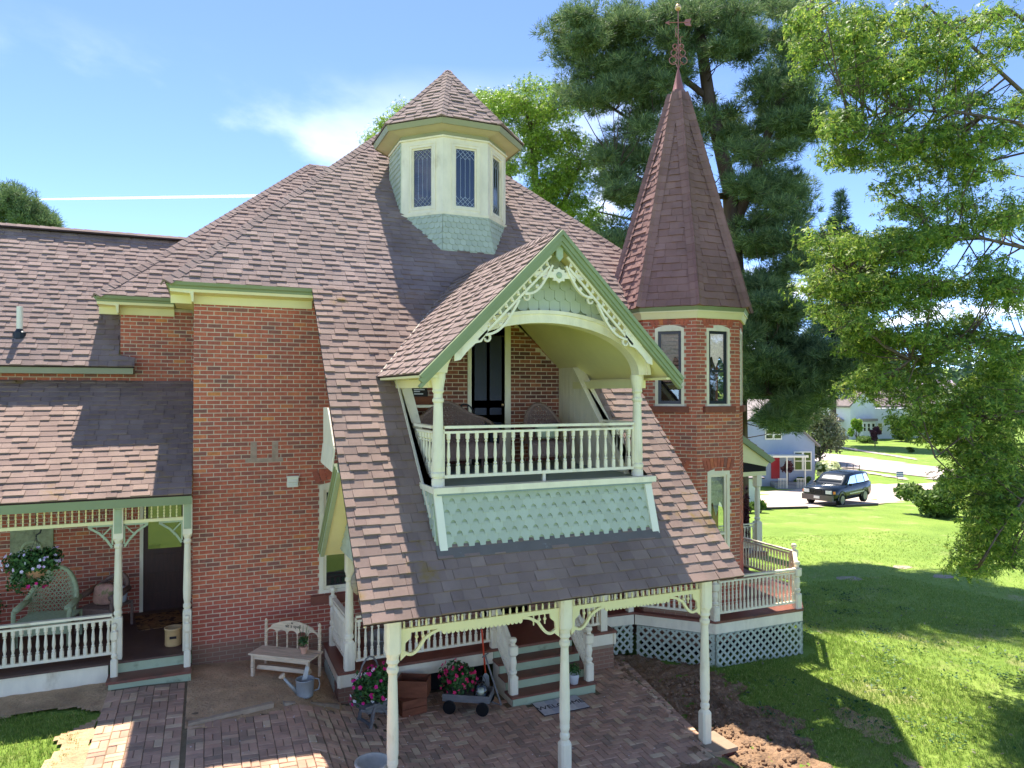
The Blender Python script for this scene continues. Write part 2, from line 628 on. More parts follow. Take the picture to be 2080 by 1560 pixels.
def shingle_roof(parent, name, O, U, V, polys, mt='shingle', nobj=0, first=lambda u, v: v, expo=.145, wmin=.13, wmax=.27, label=None, seed=3, deck=True, thick=1.0):
    """roof part: felted deck with courses of laminated shingles of uneven tabs, clipped to the outline.
    polys: convex outlines in (u along eave, v up slope), anticlockwise"""
    rg = random.Random(seed)
    O, U, V = Vector(O), Vector(U).normalized(), Vector(V).normalized()
    Nn = U.cross(V).normalized()
    dk = MB()
    for poly in polys:
        dk.prism([O + U * a + V * b for a, b in poly], -Nn * .03)
    part = dk.build(name, MT['roofdeck'], parent, label=label)
    specs = []
    umin = min(a for p in polys for a, b in p); umax = max(a for p in polys for a, b in p)
    vmin = min(b for p in polys for a, b in p); vmax = max(b for p in polys for a, b in p)
    row = 0
    v0 = vmin
    while v0 < vmax:
        u = umin - rg.uniform(0, wmax)
        hi = rg.random() < .5
        while u < umax:
            wd = rg.uniform(wmin, wmax)
            t = (rg.uniform(.024, .031) if hi else rg.uniform(.011, .015)) * thick
            if rg.random() < .8: hi = not hi
            jb = rg.uniform(-.004, .004)
            rect = [(u, v0 + jb), (u + wd - .003, v0 + jb), (u + wd - .003, v0 + expo + .02), (u, v0 + expo + .02)]
            for poly in polys:
                c = clip_convex(rect, poly)
                if len(c) >= 3:
                    xs = [q[0] for q in c]; ys = [q[1] for q in c]
                    if (max(xs) - min(xs)) > .01 and (max(ys) - min(ys)) > .01:
                        whole = len(c) == 4 and abs(max(xs) - min(xs) - wd + .003) < 1e-4 and abs(max(ys) - min(ys) - expo - .02) < 1e-4
                        specs.append((c, v0 + jb, t, whole, u, wd))
            u += wd
        v0 += expo
        row += 1
    whole = sorted([k for k, s_ in enumerate(specs) if s_[3]], key=lambda k: first(specs[k][4], specs[k][1]))
    own = set(whole[:nobj])
    rot = Matrix((U, V, Nn)).transposed()
    if own:
        for hi in (0, 1):
            if (mt, hi) not in SHG:
                tk = .027 if hi else .0125
                m = MB()
                m.v = [(0, 0, 0), (1, 0, 0), (1, expo + .02, 0), (0, expo + .02, 0), (0, 0, tk), (1, 0, tk), (1, expo + .02, .002), (0, expo + .02, .002)]
                m.f = [(4, 5, 6, 7), (0, 1, 5, 4), (1, 2, 6, 5), (3, 0, 4, 7)]
                me = m.mesh('shingle')
                me.materials.append(MT[mt])
                SHG[(mt, hi)] = me
    rest = MB()
    for k, (c, vb, t, wh, u, wd) in enumerate(specs):
        if k in own:
            inst(SHG[(mt, int(t > .019 * thick))], 'shingle', part, O + U * u + V * vb + Nn * .001, rot, (wd - .003, 1, 1))
        else:
            n = len(c)
            i = len(rest.v)
            for a, b in c:
                rest.v.append(tuple(O + U * a + V * b + Nn * .001))
            for a, b in c:
                hgt = t + (.002 - t) * (b - vb) / (expo + .02)
                rest.v.append(tuple(O + U * a + V * b + Nn * (.001 + hgt)))
            rest.f.append(tuple(range(i + n, i + 2 * n)))
            for a in range(n):
                b = (a + 1) % n
                rest.f.append((i + a, i + b, i + n + b, i + n + a))
    if rest.v:
        rest.build('shingle_courses', MT[mt], part, kind='stuff')
    return part


def hip_caps(parent, a, b, n1, n2, mt='shingle', wd=.13, step=.17, obj=True, up=.012, crown=.016):
    """folded cap shingles running from a up to b over the fold of two roof planes with normals n1, n2"""
    a, b, n1, n2 = Vector(a), Vector(b), Vector(n1).normalized(), Vector(n2).normalized()
    d = (b - a).normalized()
    f1 = n1.cross(d); f2 = d.cross(n2)
    if f1.dot(n2) > 0: f1 = -f1
    if f2.dot(n1) > 0: f2 = -f2
    nm = (n1 + n2).normalized()
    m = MB()
    ln = step + .035
    for s_, h0 in ((0, up + .012), (ln, up)):
        m.v += [tuple(d * s_ + f1 * wd + n1 * h0), tuple(d * s_ + f1 * .03 + n1 * (h0 + .008)), tuple(d * s_ + nm * (h0 + crown)),
                tuple(d * s_ + f2 * .03 + n2 * (h0 + .008)), tuple(d * s_ + f2 * wd + n2 * h0)]
    for s_ in (0,):
        m.v += [tuple(d * s_ + f1 * wd), tuple(d * s_), tuple(d * s_ + f2 * wd)]
    m.f = [(0, 1, 6, 5), (1, 2, 7, 6), (2, 3, 8, 7), (3, 4, 9, 8), (10, 11, 2, 1, 0), (11, 12, 4, 3, 2)]
    me = m.mesh('ridge_shingle')
    me.materials.append(MT[mt])
    k = int((b - a).length / step)
    for i in range(k):
        inst(me, 'ridge_shingle', parent, a + d * (i * step))


def scallops(parent, O, U, V, polys, wd=.115, expo=.12, point=False, mt='sage', seed=2, thick=.026, name='scalloped_shingle', joined=False):
    """cut-end wall shingles (fish scale or pointed) in staggered rows, each its own piece"""
    rg = random.Random(seed)
    O, U, V = Vector(O), Vector(U).normalized(), Vector(V).normalized()
    Nn = U.cross(V).normalized()
    key = (round(wd, 3), round(expo, 3), point, mt)
    h = expo + .03
    if point:
        outl = [(-wd * .497, expo * .50), (-wd * .40, expo * .47), (-wd * .31, expo * .38), (-wd * .26, expo * .24), (-wd * .24, 0), (wd * .24, 0), (wd * .26, expo * .24), (wd * .31, expo * .38), (wd * .40, expo * .47), (wd * .497, expo * .50), (wd * .497, h), (-wd * .497, h)]
    else:
        outl = [(wd * .485 * math.sin(R(q)), expo * .36 * (1 - math.cos(R(q)))) for q in (-90, -60, -30, 0, 30, 60, 90)] + [(wd * .485, h), (-wd * .485, h)]
    if key not in SHG:
        m = MB()
        n = len(outl)
        m.v = [(a, b, 0) for a, b in outl] + [(a, b, thick * (1 - .75 * b / h)) for a, b in outl]
        m.f = [tuple(range(n, 2 * n))] + [(i, (i + 1) % n, n + (i + 1) % n, n + i) for i in range(n)]
        me = m.mesh(name)
        me.materials.append(MT[mt])
        SHG[key] = me
    me = SHG[key]
    rot = Matrix((U, V, Nn)).transposed()
    jb = MB()
    for poly in polys:
        umin = min(a for a, b in poly); umax = max(a for a, b in poly)
        vmin = min(b for a, b in poly); vmax = max(b for a, b in poly)
        v = vmin
        r_ = 0
        while v < vmax - .01:
            u = umin + (wd / 2 if r_ % 2 else 0)
            while u < umax + wd / 2:
                o2 = [(u + a, v + b) for a, b in outl]
                top = [(a, min(b, vmax + .02)) for a, b in o2]
                c = clip_convex(top, poly) if len(top) else []
                # outline is not convex for pointed ones; clipping against a convex region still works edge by edge
                if len(c) >= 3:
                    full = len(c) == len(top) and all(abs(p[0] - q[0]) + abs(p[1] - q[1]) < 1e-5 for p, q in zip(c, top)) and v + h <= vmax + .001
                    if full and not joined:
                        inst(me, name, parent, O + U * u + V * v + Nn * .002, rot)
                    else:
                        n = len(c)
                        i = len(jb.v)
                        for a, b in c: jb.v.append(tuple(O + U * a + V * b + Nn * .002))
                        for a, b in c: jb.v.append(tuple(O + U * a + V * b + Nn * (.002 + thick * (1 - .75 * max(0, b - v) / h))))
                        jb.f.append(tuple(range(i + n, i + 2 * n)))
                        for a in range(n): jb.f.append((i + a, i + (a + 1) % n, i + n + (a + 1) % n, i + n + a))
                u += wd
            v += expo
            r_ += 1
    if jb.v:
        jb.build('cut_shingles', MT[mt], parent, kind='stuff')


BAL_PROF = [(.46, 0), (.46, .20), (.30, .225), (.42, .25), (.42, .27), (.24, .30), (.30, .36), (.42, .44), (.36, .58), (.26, .72), (.22, .775), (.38, .80), (.38, .82), (.26, .84), (.44, .87), (.44, 1)]


def baluster_mesh(h, wd, mt, prof=BAL_PROF, n=8):
    key = ('bal', round(h, 3), round(wd, 3), mt, id(prof))
    if key not in SHG:
        m = MB()
        sq = {k for k, (r, z) in enumerate(prof) if (z <= .2001 or z >= .8699) and r >= .43}
        m.lathe([(r * wd, z * h) for r, z in prof], n=n, sq=sq)
        me = m.mesh('baluster')
        me.materials.append(MT[mt])
        SHG[key] = me
    return SHG[key]


def railing(parent, a, b, zb, zt, nb, mt='cream', rw=.075, bw=.05, dz=0.0, name='railing', label=None, cap=True, z_floor=None):
    """top and bottom rail between plan points a and b (dz: rise from a to b) with nb turned balusters"""
    a, b = Vector((*a, 0)), Vector((*b, 0))
    m = MB()
    up = Vector((0, 0, 1))
    A, B = a + up * zt, b + up * (zt + dz)
    m.beam(A, B, rw, .035, zc=1)
    m.beam(A - up * .035, B - up * .035, rw * .7, .03, zc=0)
    A, B = a + up * zb, b + up * (zb + dz)
    m.beam(A, B, rw * .75, .04, zc=0.5)
    for e_, q_ in ((a, 0.0), (b, dz)):
        m.box((e_.x - .012, e_.y - .012, zb + q_ - .01), (e_.x + .012, e_.y + .012, zt + q_ - .01))
    if z_floor is not None:
        c = (a + b) / 2
        m.box((c.x - .02, c.y - .02, z_floor), (c.x + .02, c.y + .02, zb))
    part = m.build(name, MT[mt], parent, label=label)
    h = zt - .065 - zb - .018
    me = baluster_mesh(h, bw, mt)
    d = (b - a)
    ang = math.atan2(d.y, d.x)
    rot = Matrix.Rotation(ang, 3, 'Z')
    for i in range(nb):
        t = (i + .5) / nb
        p = a + d * t
        inst(me, 'baluster', part, (p.x, p.y, zb + .018 + dz * t), rot)
    return part


def lathe_part(parent, name, prof, c, mt, n=14, sq=(), smooth=False, label=None):
    m = MB()
    m.lathe(prof, c, n, sq)
    return m.build(name, MT[mt], parent, smooth=smooth, label=label)


def newel(parent, x, y, z0, z1, wd=.075, mt='cream'):
    """square based turned newel with a ball on top"""
    h = z1 - z0
    prof = [(wd, 0), (wd, .30 * h), (wd * .62, .33 * h), (wd * .9, .37 * h), (wd * .9, .40 * h), (wd * .6, .43 * h), (wd * .85, .55 * h), (wd * .6, .66 * h), (wd * .9, .68 * h), (wd, .70 * h),
            (wd, .84 * h), (wd * .55, .86 * h), (wd * .45, .885 * h), (wd * .75, .92 * h), (wd * .85, .95 * h), (wd * .7, .985 * h), (wd * .2, h)]
    return lathe_part(parent, 'newel_post', prof, (x, y, z0), mt, 16, sq={0, 1, 9, 10})


def window(parent, O, U, w_, h, frame='cream', sash='greyframe', pane='glass', fw=.075, sw=.05, rail=.5, curtain=None, depth=.10, arch=0.0, label=None, lead=False, back=True):
    """sash window set in a wall; O lower left outer corner on the wall face, U along the wall, outward normal = U x Z reversed"""
    O, U = Vector(O), Vector(U).normalized()
    Z = Vector((0, 0, 1))
    Nn = U.cross(Z).normalized()       # outward
    P = lambda u, z, n=0: O + U * u + Z * z + Nn * n
    fr = MB()
    def bar(u0, z0, u1, z1, n0, n1, m):
        m.obox(P(u0, z0, n0), U * (u1 - u0), Z * (z1 - z0), Nn * (n1 - n0))
    bar(0, 0, fw, h, -depth, .012, fr); bar(w_ - fw, 0, w_, h, -depth, .012, fr)
    bar(fw, 0, w_ - fw, fw * .8, -depth, .010, fr); bar(fw, h - fw, w_ - fw, h, -depth, .010, fr)
    if arch:
        k = 8
        pts = [P(0, h + .0005, -.02)] + [P(w_ * i / k, h + arch * math.sin(math.pi * i / k) ** .8, -.02) for i in range(1, k)] + [P(w_, h + .0005, -.02)]
        fr.prism(pts, Nn * .026)
    win = fr.build('window', MT[frame], parent, label=label)
    s_ = MB()
    iu0, iu1, iz0, iz1 = fw, w_ - fw, fw * .8, h - fw
    zr = iz0 + (iz1 - iz0) * rail if rail else None
    bar(iu0, iz0, iu0 + sw, iz1, -.05, -.02, s_); bar(iu1 - sw, iz0, iu1, iz1, -.05, -.02, s_)
    bar(iu0 + sw, iz0, iu1 - sw, iz0 + sw * 1.1, -.05, -.022, s_); bar(iu0 + sw, iz1 - sw, iu1 - sw, iz1, -.05, -.022, s_)
    if rail:
        bar(iu0 + sw, zr - .02, iu1 - sw, zr + .025, -.05, -.016, s_)
    s_.build('sash', MT[sash], win)
    g = MB()
    gp = [(iz0 + sw * 1.1, zr - .02), (zr + .025, iz1 - sw)] if rail else [(iz0 + sw * 1.1, iz1 - sw)]
    for z0, z1 in gp:
        g = MB()
        g.poly([P(iu0 + sw, z0, -.038), P(iu1 - sw, z0, -.038), P(iu1 - sw, z1, -.038), P(iu0 + sw, z1, -.038)])
        g.build('pane', MT[pane], win)
        if lead:
            ld = MB()
            W, H = iu1 - iu0 - 2 * sw, z1 - z0
            u0 = iu0 + sw
            def came(a, b):
                ld.tube([P(u0 + a[0] * W, z0 + a[1], -.034), P(u0 + b[0] * W, z0 + b[1], -.034)], .0042, 4, False)
            q = W / 4
            for i in range(1, 4): came((i / 4, q * 1.5), (i / 4, H - q * 1.5))
            for base, sg in ((0, 1), (H, -1)):
                for i in range(5):
                    for dr in (-1, 1):
                        # diagonal diamonds at both ends
                        x0, y0 = i / 4, base
                        x1, y1 = i / 4 + dr * .5, base + sg * q * 2
                        if x1 < 0: y1 = base + sg * q * 2 * (x0 / .5); x1 = 0
                        if x1 > 1: y1 = base + sg * q * 2 * ((1 - x0) / .5); x1 = 1
                        if abs(y1 - y0) > .01: came((x0, y0), (x1, y1))
            ld.build('leading', MT['lead'], win)
    if curtain:
        c = MB()
        k = 14
        u0, u1 = iu0 + sw * .6, iu1 - sw * .6
        z1 = iz1 - .01
        for i in range(k):
            ta, tb = i / k, (i + 1) / k
            f = lambda t: (u0 + (u1 - u0) * t, (.012 * math.sin(t * 44)))
            low = lambda t: iz0 + (iz1 - iz0) * (curtain + .10 * abs(math.sin(t * math.pi * 2)) + (.0 if .3 < t < .7 else .05))
            (ua, na), (ub, nb_) = f(ta), f(tb)
            c.poly([P(ua, low(ta), -.075 + na), P(ub, low(tb), -.075 + nb_), P(ub, z1, -.075 + nb_), P(ua, z1, -.075 + na)])
        c.build('curtain', MT['lace'], win)
    if back:
        bk = MB()
        bk.obox(P(-.02, -.02, -.55), U * (w_ + .04), Z * (h + .04), Nn * .02)
        bk.build('room_shade', MT['dark'], win)  # dark panel behind the glass, room shade put in as colour
    return win


def brick_arch(parent, O, U, w_, n=9, ht=.21, rise=.07, mt='brick'):
    """flat segmental arch of bricks on end over an opening; O at the left spring"""
    O, U = Vector(O), Vector(U).normalized()
    Z = Vector((0, 0, 1))
    Nn = U.cross(Z).normalized()
    base = None
    for i in range(n):
        t = (i + .5) / n - .5
        a = t * .75
        c = O + U * (w_ * (t + .5)) + Z * (rise * (1 - (2 * t) ** 2))
        d = (Z * math.cos(a) + U * math.sin(a))
        s_ = (U * math.cos(a) - Z * math.sin(a))
        wd = w_ / n * .5 - .004
        m = MB()
        m.prism([c - s_ * wd, c + s_ * wd, c + s_ * (wd * 1.18) + d * ht, c - s_ * (wd * 1.18) + d * ht], Nn * .016)
        m.build('arch_brick', MT[mt], parent)


def boards(m, pts, n, ht, th):
    pass

# ------------------------------------------------------------------ ground
def interp(x, pts):
    if x <= pts[0][0]: return pts[0][1]
    for (a, za), (b, zb) in zip(pts, pts[1:]):
        if x <= b:
            return za + (zb - za) * (x - a) / (b - a)
    return pts[-1][1]


def T(x, y):
    """lie of the land: level by the house, falling away to the right and back"""
    x0_ = x
    if x > 4:
        x = max(4, x - min(.62, max(0, .19 * (y - 8))))
    z = interp(x, [(-6, .10), (-.8, .06), (1.3, -.05), (1.9, -.34), (2.6, -.48), (3.4, -.53), (6.42, -.55), (6.58, -.69), (9, -.71), (11, -.75), (14, -.85)])
    if y < 9.5 and x < 2.5:
        z += (9.5 - y) * -.02
    u = (x0_ + y) / math.sqrt(2)
    z -= .064 * max(0, u - 17.5)
    far = max(0, u - 17.5)
    return max(z, -3.45 + .1 * math.exp(-far / 20))


def spaced(a, b, fine0, fine1, st, big):
    xs = list(np.arange(fine0, fine1 + 1e-6, st))
    x, s_ = fine1, st
    while x < b:
        s_ = min(s_ * 1.18, big); x += s_; xs.append(x)
    x, s_ = fine0, st
    while x > a:
        s_ = min(s_ * 1.18, big); x -= s_; xs.insert(0, x)
    return xs


def ground_mat():
    m = bpy.data.materials.new('lawn')
    m.use_nodes = True
    t = m.node_tree
    p = t.nodes['Principled BSDF']
    p.inputs['Roughness'].default_value = .9
    p.inputs['Specular IOR Level'].default_value = .15
    pos = N(t, 'ShaderNodeNewGeometry').outputs['Position']
    a = N(t, 'ShaderNodeTexNoise', i_Scale=.35, i_Detail=6.0, i_Roughness=.6); L(t, pos, a.inputs['Vector'])
    b = N(t, 'ShaderNodeTexNoise', i_Scale=9.0, i_Detail=6.0, i_Roughness=.75); L(t, pos, b.inputs['Vector'])
    c = N(t, 'ShaderNodeTexNoise', i_Scale=55.0, i_Detail=3.0, i_Roughness=.7); L(t, pos, c.inputs['Vector'])
    ad = N(t, 'ShaderNodeMath', operation='ADD'); L(t, a.outputs['Fac'], ad.inputs[0]); L(t, b.outputs['Fac'], ad.inputs[1])
    ad2 = N(t, 'ShaderNodeMath', operation='ADD'); L(t, ad.outputs[0], ad2.inputs[0]); L(t, c.outputs['Fac'], ad2.inputs[1])
    dv = N(t, 'ShaderNodeMath', operation='DIVIDE', i_1=3.0); L(t, ad2.outputs[0], dv.inputs[0])
    col_ = ramp(t, [(.34, lin((88, 112, 46))), (.46, lin((116, 142, 58))), (.56, lin((142, 164, 72))), (.66, lin((170, 176, 104)))], dv.outputs[0])
    w_ = N(t, 'ShaderNodeTexNoise', i_Scale=.55, i_Detail=7.0, i_Roughness=.68); L(t, pos, w_.inputs['Vector'])
    wr = N(t, 'ShaderNodeMapRange', interpolation_type='SMOOTHSTEP')
    wr.inputs['From Min'].default_value = .56; wr.inputs['From Max'].default_value = .72; wr.inputs['To Max'].default_value = .7
    L(t, w_.outputs['Fac'], wr.inputs['Value'])
    wm_ = N(t, 'ShaderNodeMixRGB'); wm_.inputs[2].default_value = (*lin((178, 166, 118)), 1)     # dry, worn patches
    L(t, wr.outputs[0], wm_.inputs[0]); L(t, col_, wm_.inputs[1])
    L(t, wm_.outputs[0], p.inputs['Base Color'])
    bp = N(t, 'ShaderNodeBump', i_Strength=.9, i_Distance=.04); L(t, b.outputs['Fac'], bp.inputs['Height'])
    bq = N(t, 'ShaderNodeBump', i_Strength=.8, i_Distance=.02); L(t, c.outputs['Fac'], bq.inputs['Height']); L(t, bp.outputs[0], bq.inputs['Normal'])
    L(t, bq.outputs[0], p.inputs['Normal'])
    return m


MT['lawn'] = ground_mat()
xs = spaced(-700, 900, -6, 20, .4, 45)
ys = spaced(-120, 1300, 3, 20, .4, 45)
V = np.array([(x, y, T(x, y) + .02 * noise.noise((x * .6, y * .6, 0))) for y in ys for x in xs])
nx = len(xs)
F = np.array([(j * nx + i, j * nx + i + 1, (j + 1) * nx + i + 1, (j + 1) * nx + i) for j in range(len(ys) - 1) for i in range(nx - 1)])
g = np_mesh('ground', V, F, MT['lawn'], smooth=True)
tag(g, kind='structure')

# ------------------------------------------------------------------ the house
house = thing('house', 'red brick Victorian house with brown shingle roofs, corner turret, cupola and balcony', 'house', (4.6, 13.5, -.4))
YW = 12.584                      # main front wall
M1 = 1.00927                     # slope of the great front roof
zr = lambda y: 1.88 + M1 * (y - 7.92)
VR = Vector((0, 1, M1)).normalized()
KS = math.sqrt(1 + M1 * M1)

# --- walls
WX0, WX1 = -.19, 8.4
holes_main = [(1.80 + .19, 1.0 + .45, 2.62 + .19, 2.86 + .45), (4.75 + .19, .16 + .45, 5.75 + .19, 2.4 + .45)]
vis = lambda u, z: 0 if u < 2.2 else 9
brick_wall(house, 'front_wall', (WX0, YW, -.45), (1, 0, 0), (0, -1, 0), WX1 - WX0, 6.5, holes_main, 150,
           first=lambda u, z: abs(z - 2.2) * .4 + (0 if u < 1.75 and .5 < z < 6.3 else 50), label='red brick front wall with pale mortar')
m = MB(); m.box((WX0 + .002, YW + .7, -.45), (WX1, YW + .9, 6.05)); m.build('inner_wall', MT['dark'], house)
m = MB(); m.box((WX0 + .002, YW + .003, -.45), (WX0 + .3, 15.0, 6.05)); m.build('side_wall', MT['oldbrick'], house)
window(house, (1.80, YW, 1.0), (1, 0, 0), .82, 1.86, sash='cream', pane='darkglass', rail=.55, arch=.07, label='tall front window with cream frame beside the porch')
brick_arch(house, (1.74, YW, 2.90), (1, 0, 0), .94, 10, .2, .08)
m = MB(); m.box((1.66, YW - .09, .84), (2.75, YW + .02, .985)); m.build('window_sill', MT['stone'], house)
# repaired patch and vent are real things on the wall
m = MB()
for x in (.68, 1.02):
    m.box((x, YW - .012, 3.62 - .3), (x + .10, YW + .0, 3.62 + .02))
m.box((.60, YW - .0105, 3.30), (1.20, YW + .001, 3.36)); m.build('mortar_patch', mat('grey_patch', lin((176, 148, 128)), .95, .2, 12, .4, 60), house)
bx = thing('wall_vent', 'small white louvred vent box on the brick wall', 'vent', (1.353, YW - .02, 2.86))
m = MB(); m.box((1.264, YW - .075, 2.866), (1.442, YW - .009, 3.03)); m.build('housing', MT['white'], bx)
m = MB()
for k in range(3): m.obox((1.275, YW - .078, 2.885 + k * .042), (.156, 0, 0), (0, -.016, -.012), (0, .004, .026))
m.build('louvre', MT['white'], bx)
m = MB(); m.box((1.255, YW - .095, 3.03), (1.451, YW - .009, 3.052)); m.build('hood', MT['white'], bx)

# block behind, and the wall of the left porch, stand in one plane
YB = 14.85
BX0 = -6.4
holes_b = [(-1.12 - BX0, .36 - .3, -.28 - BX0, 2.62 - .3), (-.1, 4.62, -1.456 - BX0, 5.9)]
brick_wall(house, 'rear_wall', (BX0, YB, .3), (1, 0, 0), (0, -1, 0), -.19 - BX0, 5.75, holes_b, 60,
           first=lambda u, z: (abs(z - 1.2) if 2.8 < u < 5.1 and .2 < z < 2.2 else 50), keep=lambda u, z: z < 4.7 or u > (-1.456 - BX0), label='brick wall behind the left porch', seed=5)
m = MB(); m.box((-1.456, YB + .5, .3), (-.19, YB + .7, 6.02)); m.build('inner_wall', MT['dark'], house)
m = MB(); m.box((BX0, YB + .004, .0), (BX0 + .2, YB + 5.6, 4.9)); m.build('wing_end_wall', MT['oldbrick'], house)
m = MB(); m.box((-1.456, YB + .003, 4.9), (-1.2, YB + 2.5, 6.02)); m.build('side_wall', MT['oldbrick'], house)

# --- cornices: sloping soffit, fascia with crown
def cornice(a, b, out, z, nm, fh=.15, mf='green', ms='yellow'):
    """a,b plan ends along the wall face; out: outward unit vector; z: soffit height"""
    a, b, o = Vector((*a, 0)), Vector((*b, 0)), Vector((*out, 0))
    d = (b - a).normalized()
    up = Vector((0, 0, 1))
    m = MB()
    m.prism([a + up * (z - .15), a + o * .03 + up * (z - .15), a + o * .05 + up * (z - .02), a + o * .33 + up * (z + .0), a + o * .345 + up * (z + .044), a + up * (z + .044)], b - a)
    m.build('soffit', MT[ms], house)
    m = MB()
    m.prism([a + o * .332 + up * (z + .045), a + o * .35 + up * (z + .045), a + o * .36 + up * (z + .08), a + o * .39 + up * (z + .10), a + o * .405 + up * (z + fh), a + o * .332 + up * (z + fh)], b - a)
    m.build('fascia', MT[mf], house)


cornice((-.53, YW), (1.66, YW), (0, -1), 6.05, 'main')
cornice((6.95, YW), (8.05, YW), (0, -1), 6.05, 'main')
cornice((-.19, 14.7), (-.19, YW - .335), (-1, 0), 6.05, 'main')
cornice((-1.80, YB), (-.56, YB), (0, -1), 6.05, 'block')
cornice((-1.456, 16.5), (-1.456, YB - .335), (-1, 0), 6.05, 'block')

# --- great front roof, left and right hips
XL, XR = -.60, 9.98
YE = 12.19
hw = (XR - XL) / 2
PK = Vector((XL + hw, YE + hw, zr(YE) + M1 * hw))
shingle_roof(house, 'main_roof', (XL, YE, zr(YE)), (1, 0, 0), VR, [[(0, 0), (XR - XL, 0), (hw, hw * KS)]], label='big front roof slope of pinkish brown shingles')
m = MB()
m.poly([(XL, YE, zr(YE)), tuple(PK), (XL, YE + 2 * hw, zr(YE))]); m.poly([(XR, YE, zr(YE)), (XR, YE + 2 * hw, zr(YE)), tuple(PK)]); m.poly([(XL, YE + 2 * hw, zr(YE)), tuple(PK), (XR, YE + 2 * hw, zr(YE))])
m.build('back_slopes', MT['shingle'], house)
nF, nL_, nR_ = Vector((0, -M1, 1)), Vector((-M1, 0, 1)), Vector((M1, 0, 1))
hip = MB(); hip.box((4.7, 17.4, 11.3), (4.72, 17.42, 11.32)); hipp = hip.build('main_hips', MT['shingle'], house)
hip_caps(hipp, (XL, YE, zr(YE)), PK, nF, nL_)
hip_caps(hipp, (XR, YE, zr(YE)), PK, nF, nR_)

# --- porch roof: the same slope sweeping down over the porch, cut round the balcony
PX0, PX1 = 1.614, 6.97
BXL, BXR = 2.69, 5.90          # balcony cheeks
v_of = lambda y: (y - 7.92) * KS
Wp = PX1 - PX0
strips = [[(0, 0), (BXL - PX0, 0), (BXL - PX0, v_of(YE + .05)), (0, v_of(YE + .05))],
          [(BXR - PX0, 0), (Wp, 0), (Wp, v_of(YE + .05)), (BXR - PX0, v_of(YE + .05))],
          [(BXL - PX0, 0), (BXR - PX0, 0), (BXR - PX0, v_of(8.62)), (BXL - PX0, v_of(8.62))],
          [(BXL - PX0, v_of(10.95)), (3.17 - PX0, v_of(11.45)), (BXL - PX0, v_of(11.45))],
          [(BXR - PX0, v_of(10.95)), (BXR - PX0, v_of(11.45)), (5.41 - PX0, v_of(11.45))],
          [(BXL - PX0, v_of(11.45)), (BXR - PX0, v_of(11.45)), (BXR - PX0, v_of(YE + .05)), (BXL - PX0, v_of(YE + .05))]]
shingle_roof(house, 'porch_roof', (PX0, 7.92, zr(7.92)), (1, 0, 0), VR, strips, mt='shingle_old', nobj=290,
             first=lambda u, v: v, wmin=.14, wmax=.27, label='steep roof sweeping down over the front porch', seed=8)
nrm = Vector((0, -M1, 1)).normalized()
m = MB()
for st in strips[:3]:
    m.prism([Vector((min(max(PX0 + a, PX0 + .05), PX1 - .05), 7.92 + max(b, .09) / KS, zr(7.92 + max(b, .09) / KS))) - nrm * .034 for a, b in st], -nrm * .09)
m.build('porch_soffit', MT['yellow'], house)
m = MB()
for x in (PX0 + .03, PX1 - .05):
    m.prism([Vector((x, 7.95, zr(7.95))) - nrm * .05, Vector((x, YE, zr(YE))) - nrm * .05, Vector((x, YE, zr(YE))) - nrm * .15, Vector((x, 7.95, zr(7.95))) - nrm * .15], (.02, 0, 0))
m.build('rake_board', MT['cream'], house)

# --- back slope at the porch's left end with its green rake
BS0, BS1 = Vector((PX0, 9.60, 3.50)), Vector((PX0, 11.10, 2.07))
dn = (BS1 - BS0).normalized(); bn = Vector((0, -dn.z, dn.y)); bn = bn if bn.z > 0 else -bn
m = MB(); m.prism([BS0 - bn * .02, BS1 - bn * .02, BS1 - bn * .10, BS0 - bn * .10], (1.0, 0, 0)); m.build('porch_soffit', MT['yellow'], house)
for o1, o2, x0, mt_ in ((-.02, .03, -.05, 'green'), (-.075, -.018, -.035, 'green'), (-.12, -.073, -.02, 'sagetrim')):
    m = MB(); m.prism([BS0 + bn * o2, BS1 + bn * o2, BS1 + bn * o1, BS0 + bn * o1], (.06, 0, 0)); m.v = [(x + x0, y, z) for x, y, z in m.v]; m.build('rake_moulding', MT[mt_], house)
m = MB(); m.prism([BS0 + bn * .032, BS1 + bn * .032, BS1 + bn * .045, BS0 + bn * .045], (1.0, 0, 0)); m.build('porch_roof_back', MT['flash'], house)
m = MB()
for k in range(7):      # white boarded cheek between the two slopes
    y0 = 9.80 + k * .13
    m.prism([(PX0 - .03, y0, 3.70), (PX0 - .03, y0 + .125, 3.70), (PX0 - .03, y0 + .125, min(4.25, zr(y0 + .125) - .03)), (PX0 - .03, y0, min(4.25, zr(y0) - .03))], (.02, 0, 0))
m.build('cheek_board', MT['cream'], house)
m = MB(); m.prism([(PX0 - .06, 9.72, 3.40), (PX0 - .06, 10.75, 3.44), (PX0 - .03, 10.75, 3.72), (PX0 - .03, 9.72, 3.72)], (.015, 0, 0)); m.build('cheek_flashing', MT['cream'], house)
# gable end panel of the porch, green scallops
m = MB(); m.prism([(PX0 + .28, 8.35, 2.18), (PX0 + .28, 10.9, 2.10), (PX0 + .28, 9.6, 3.36)], (.02, 0, 0)); ge = m.build('gable_end', MT['sagetrim'], house)
scallops(ge, (PX0 + .278, 10.9, 2.10), (0, -1, 0), (0, 0, 1), [[(0, 0), (2.5, .08), (1.3, 1.2)]], .12, .13, joined=True)
m = MB(); m.beam((PX0 + .26, 8.25, 2.05), (PX0 + .26, 9.35, 3.10), .03, .10); m.build('gable_trim', MT['cream'], house)

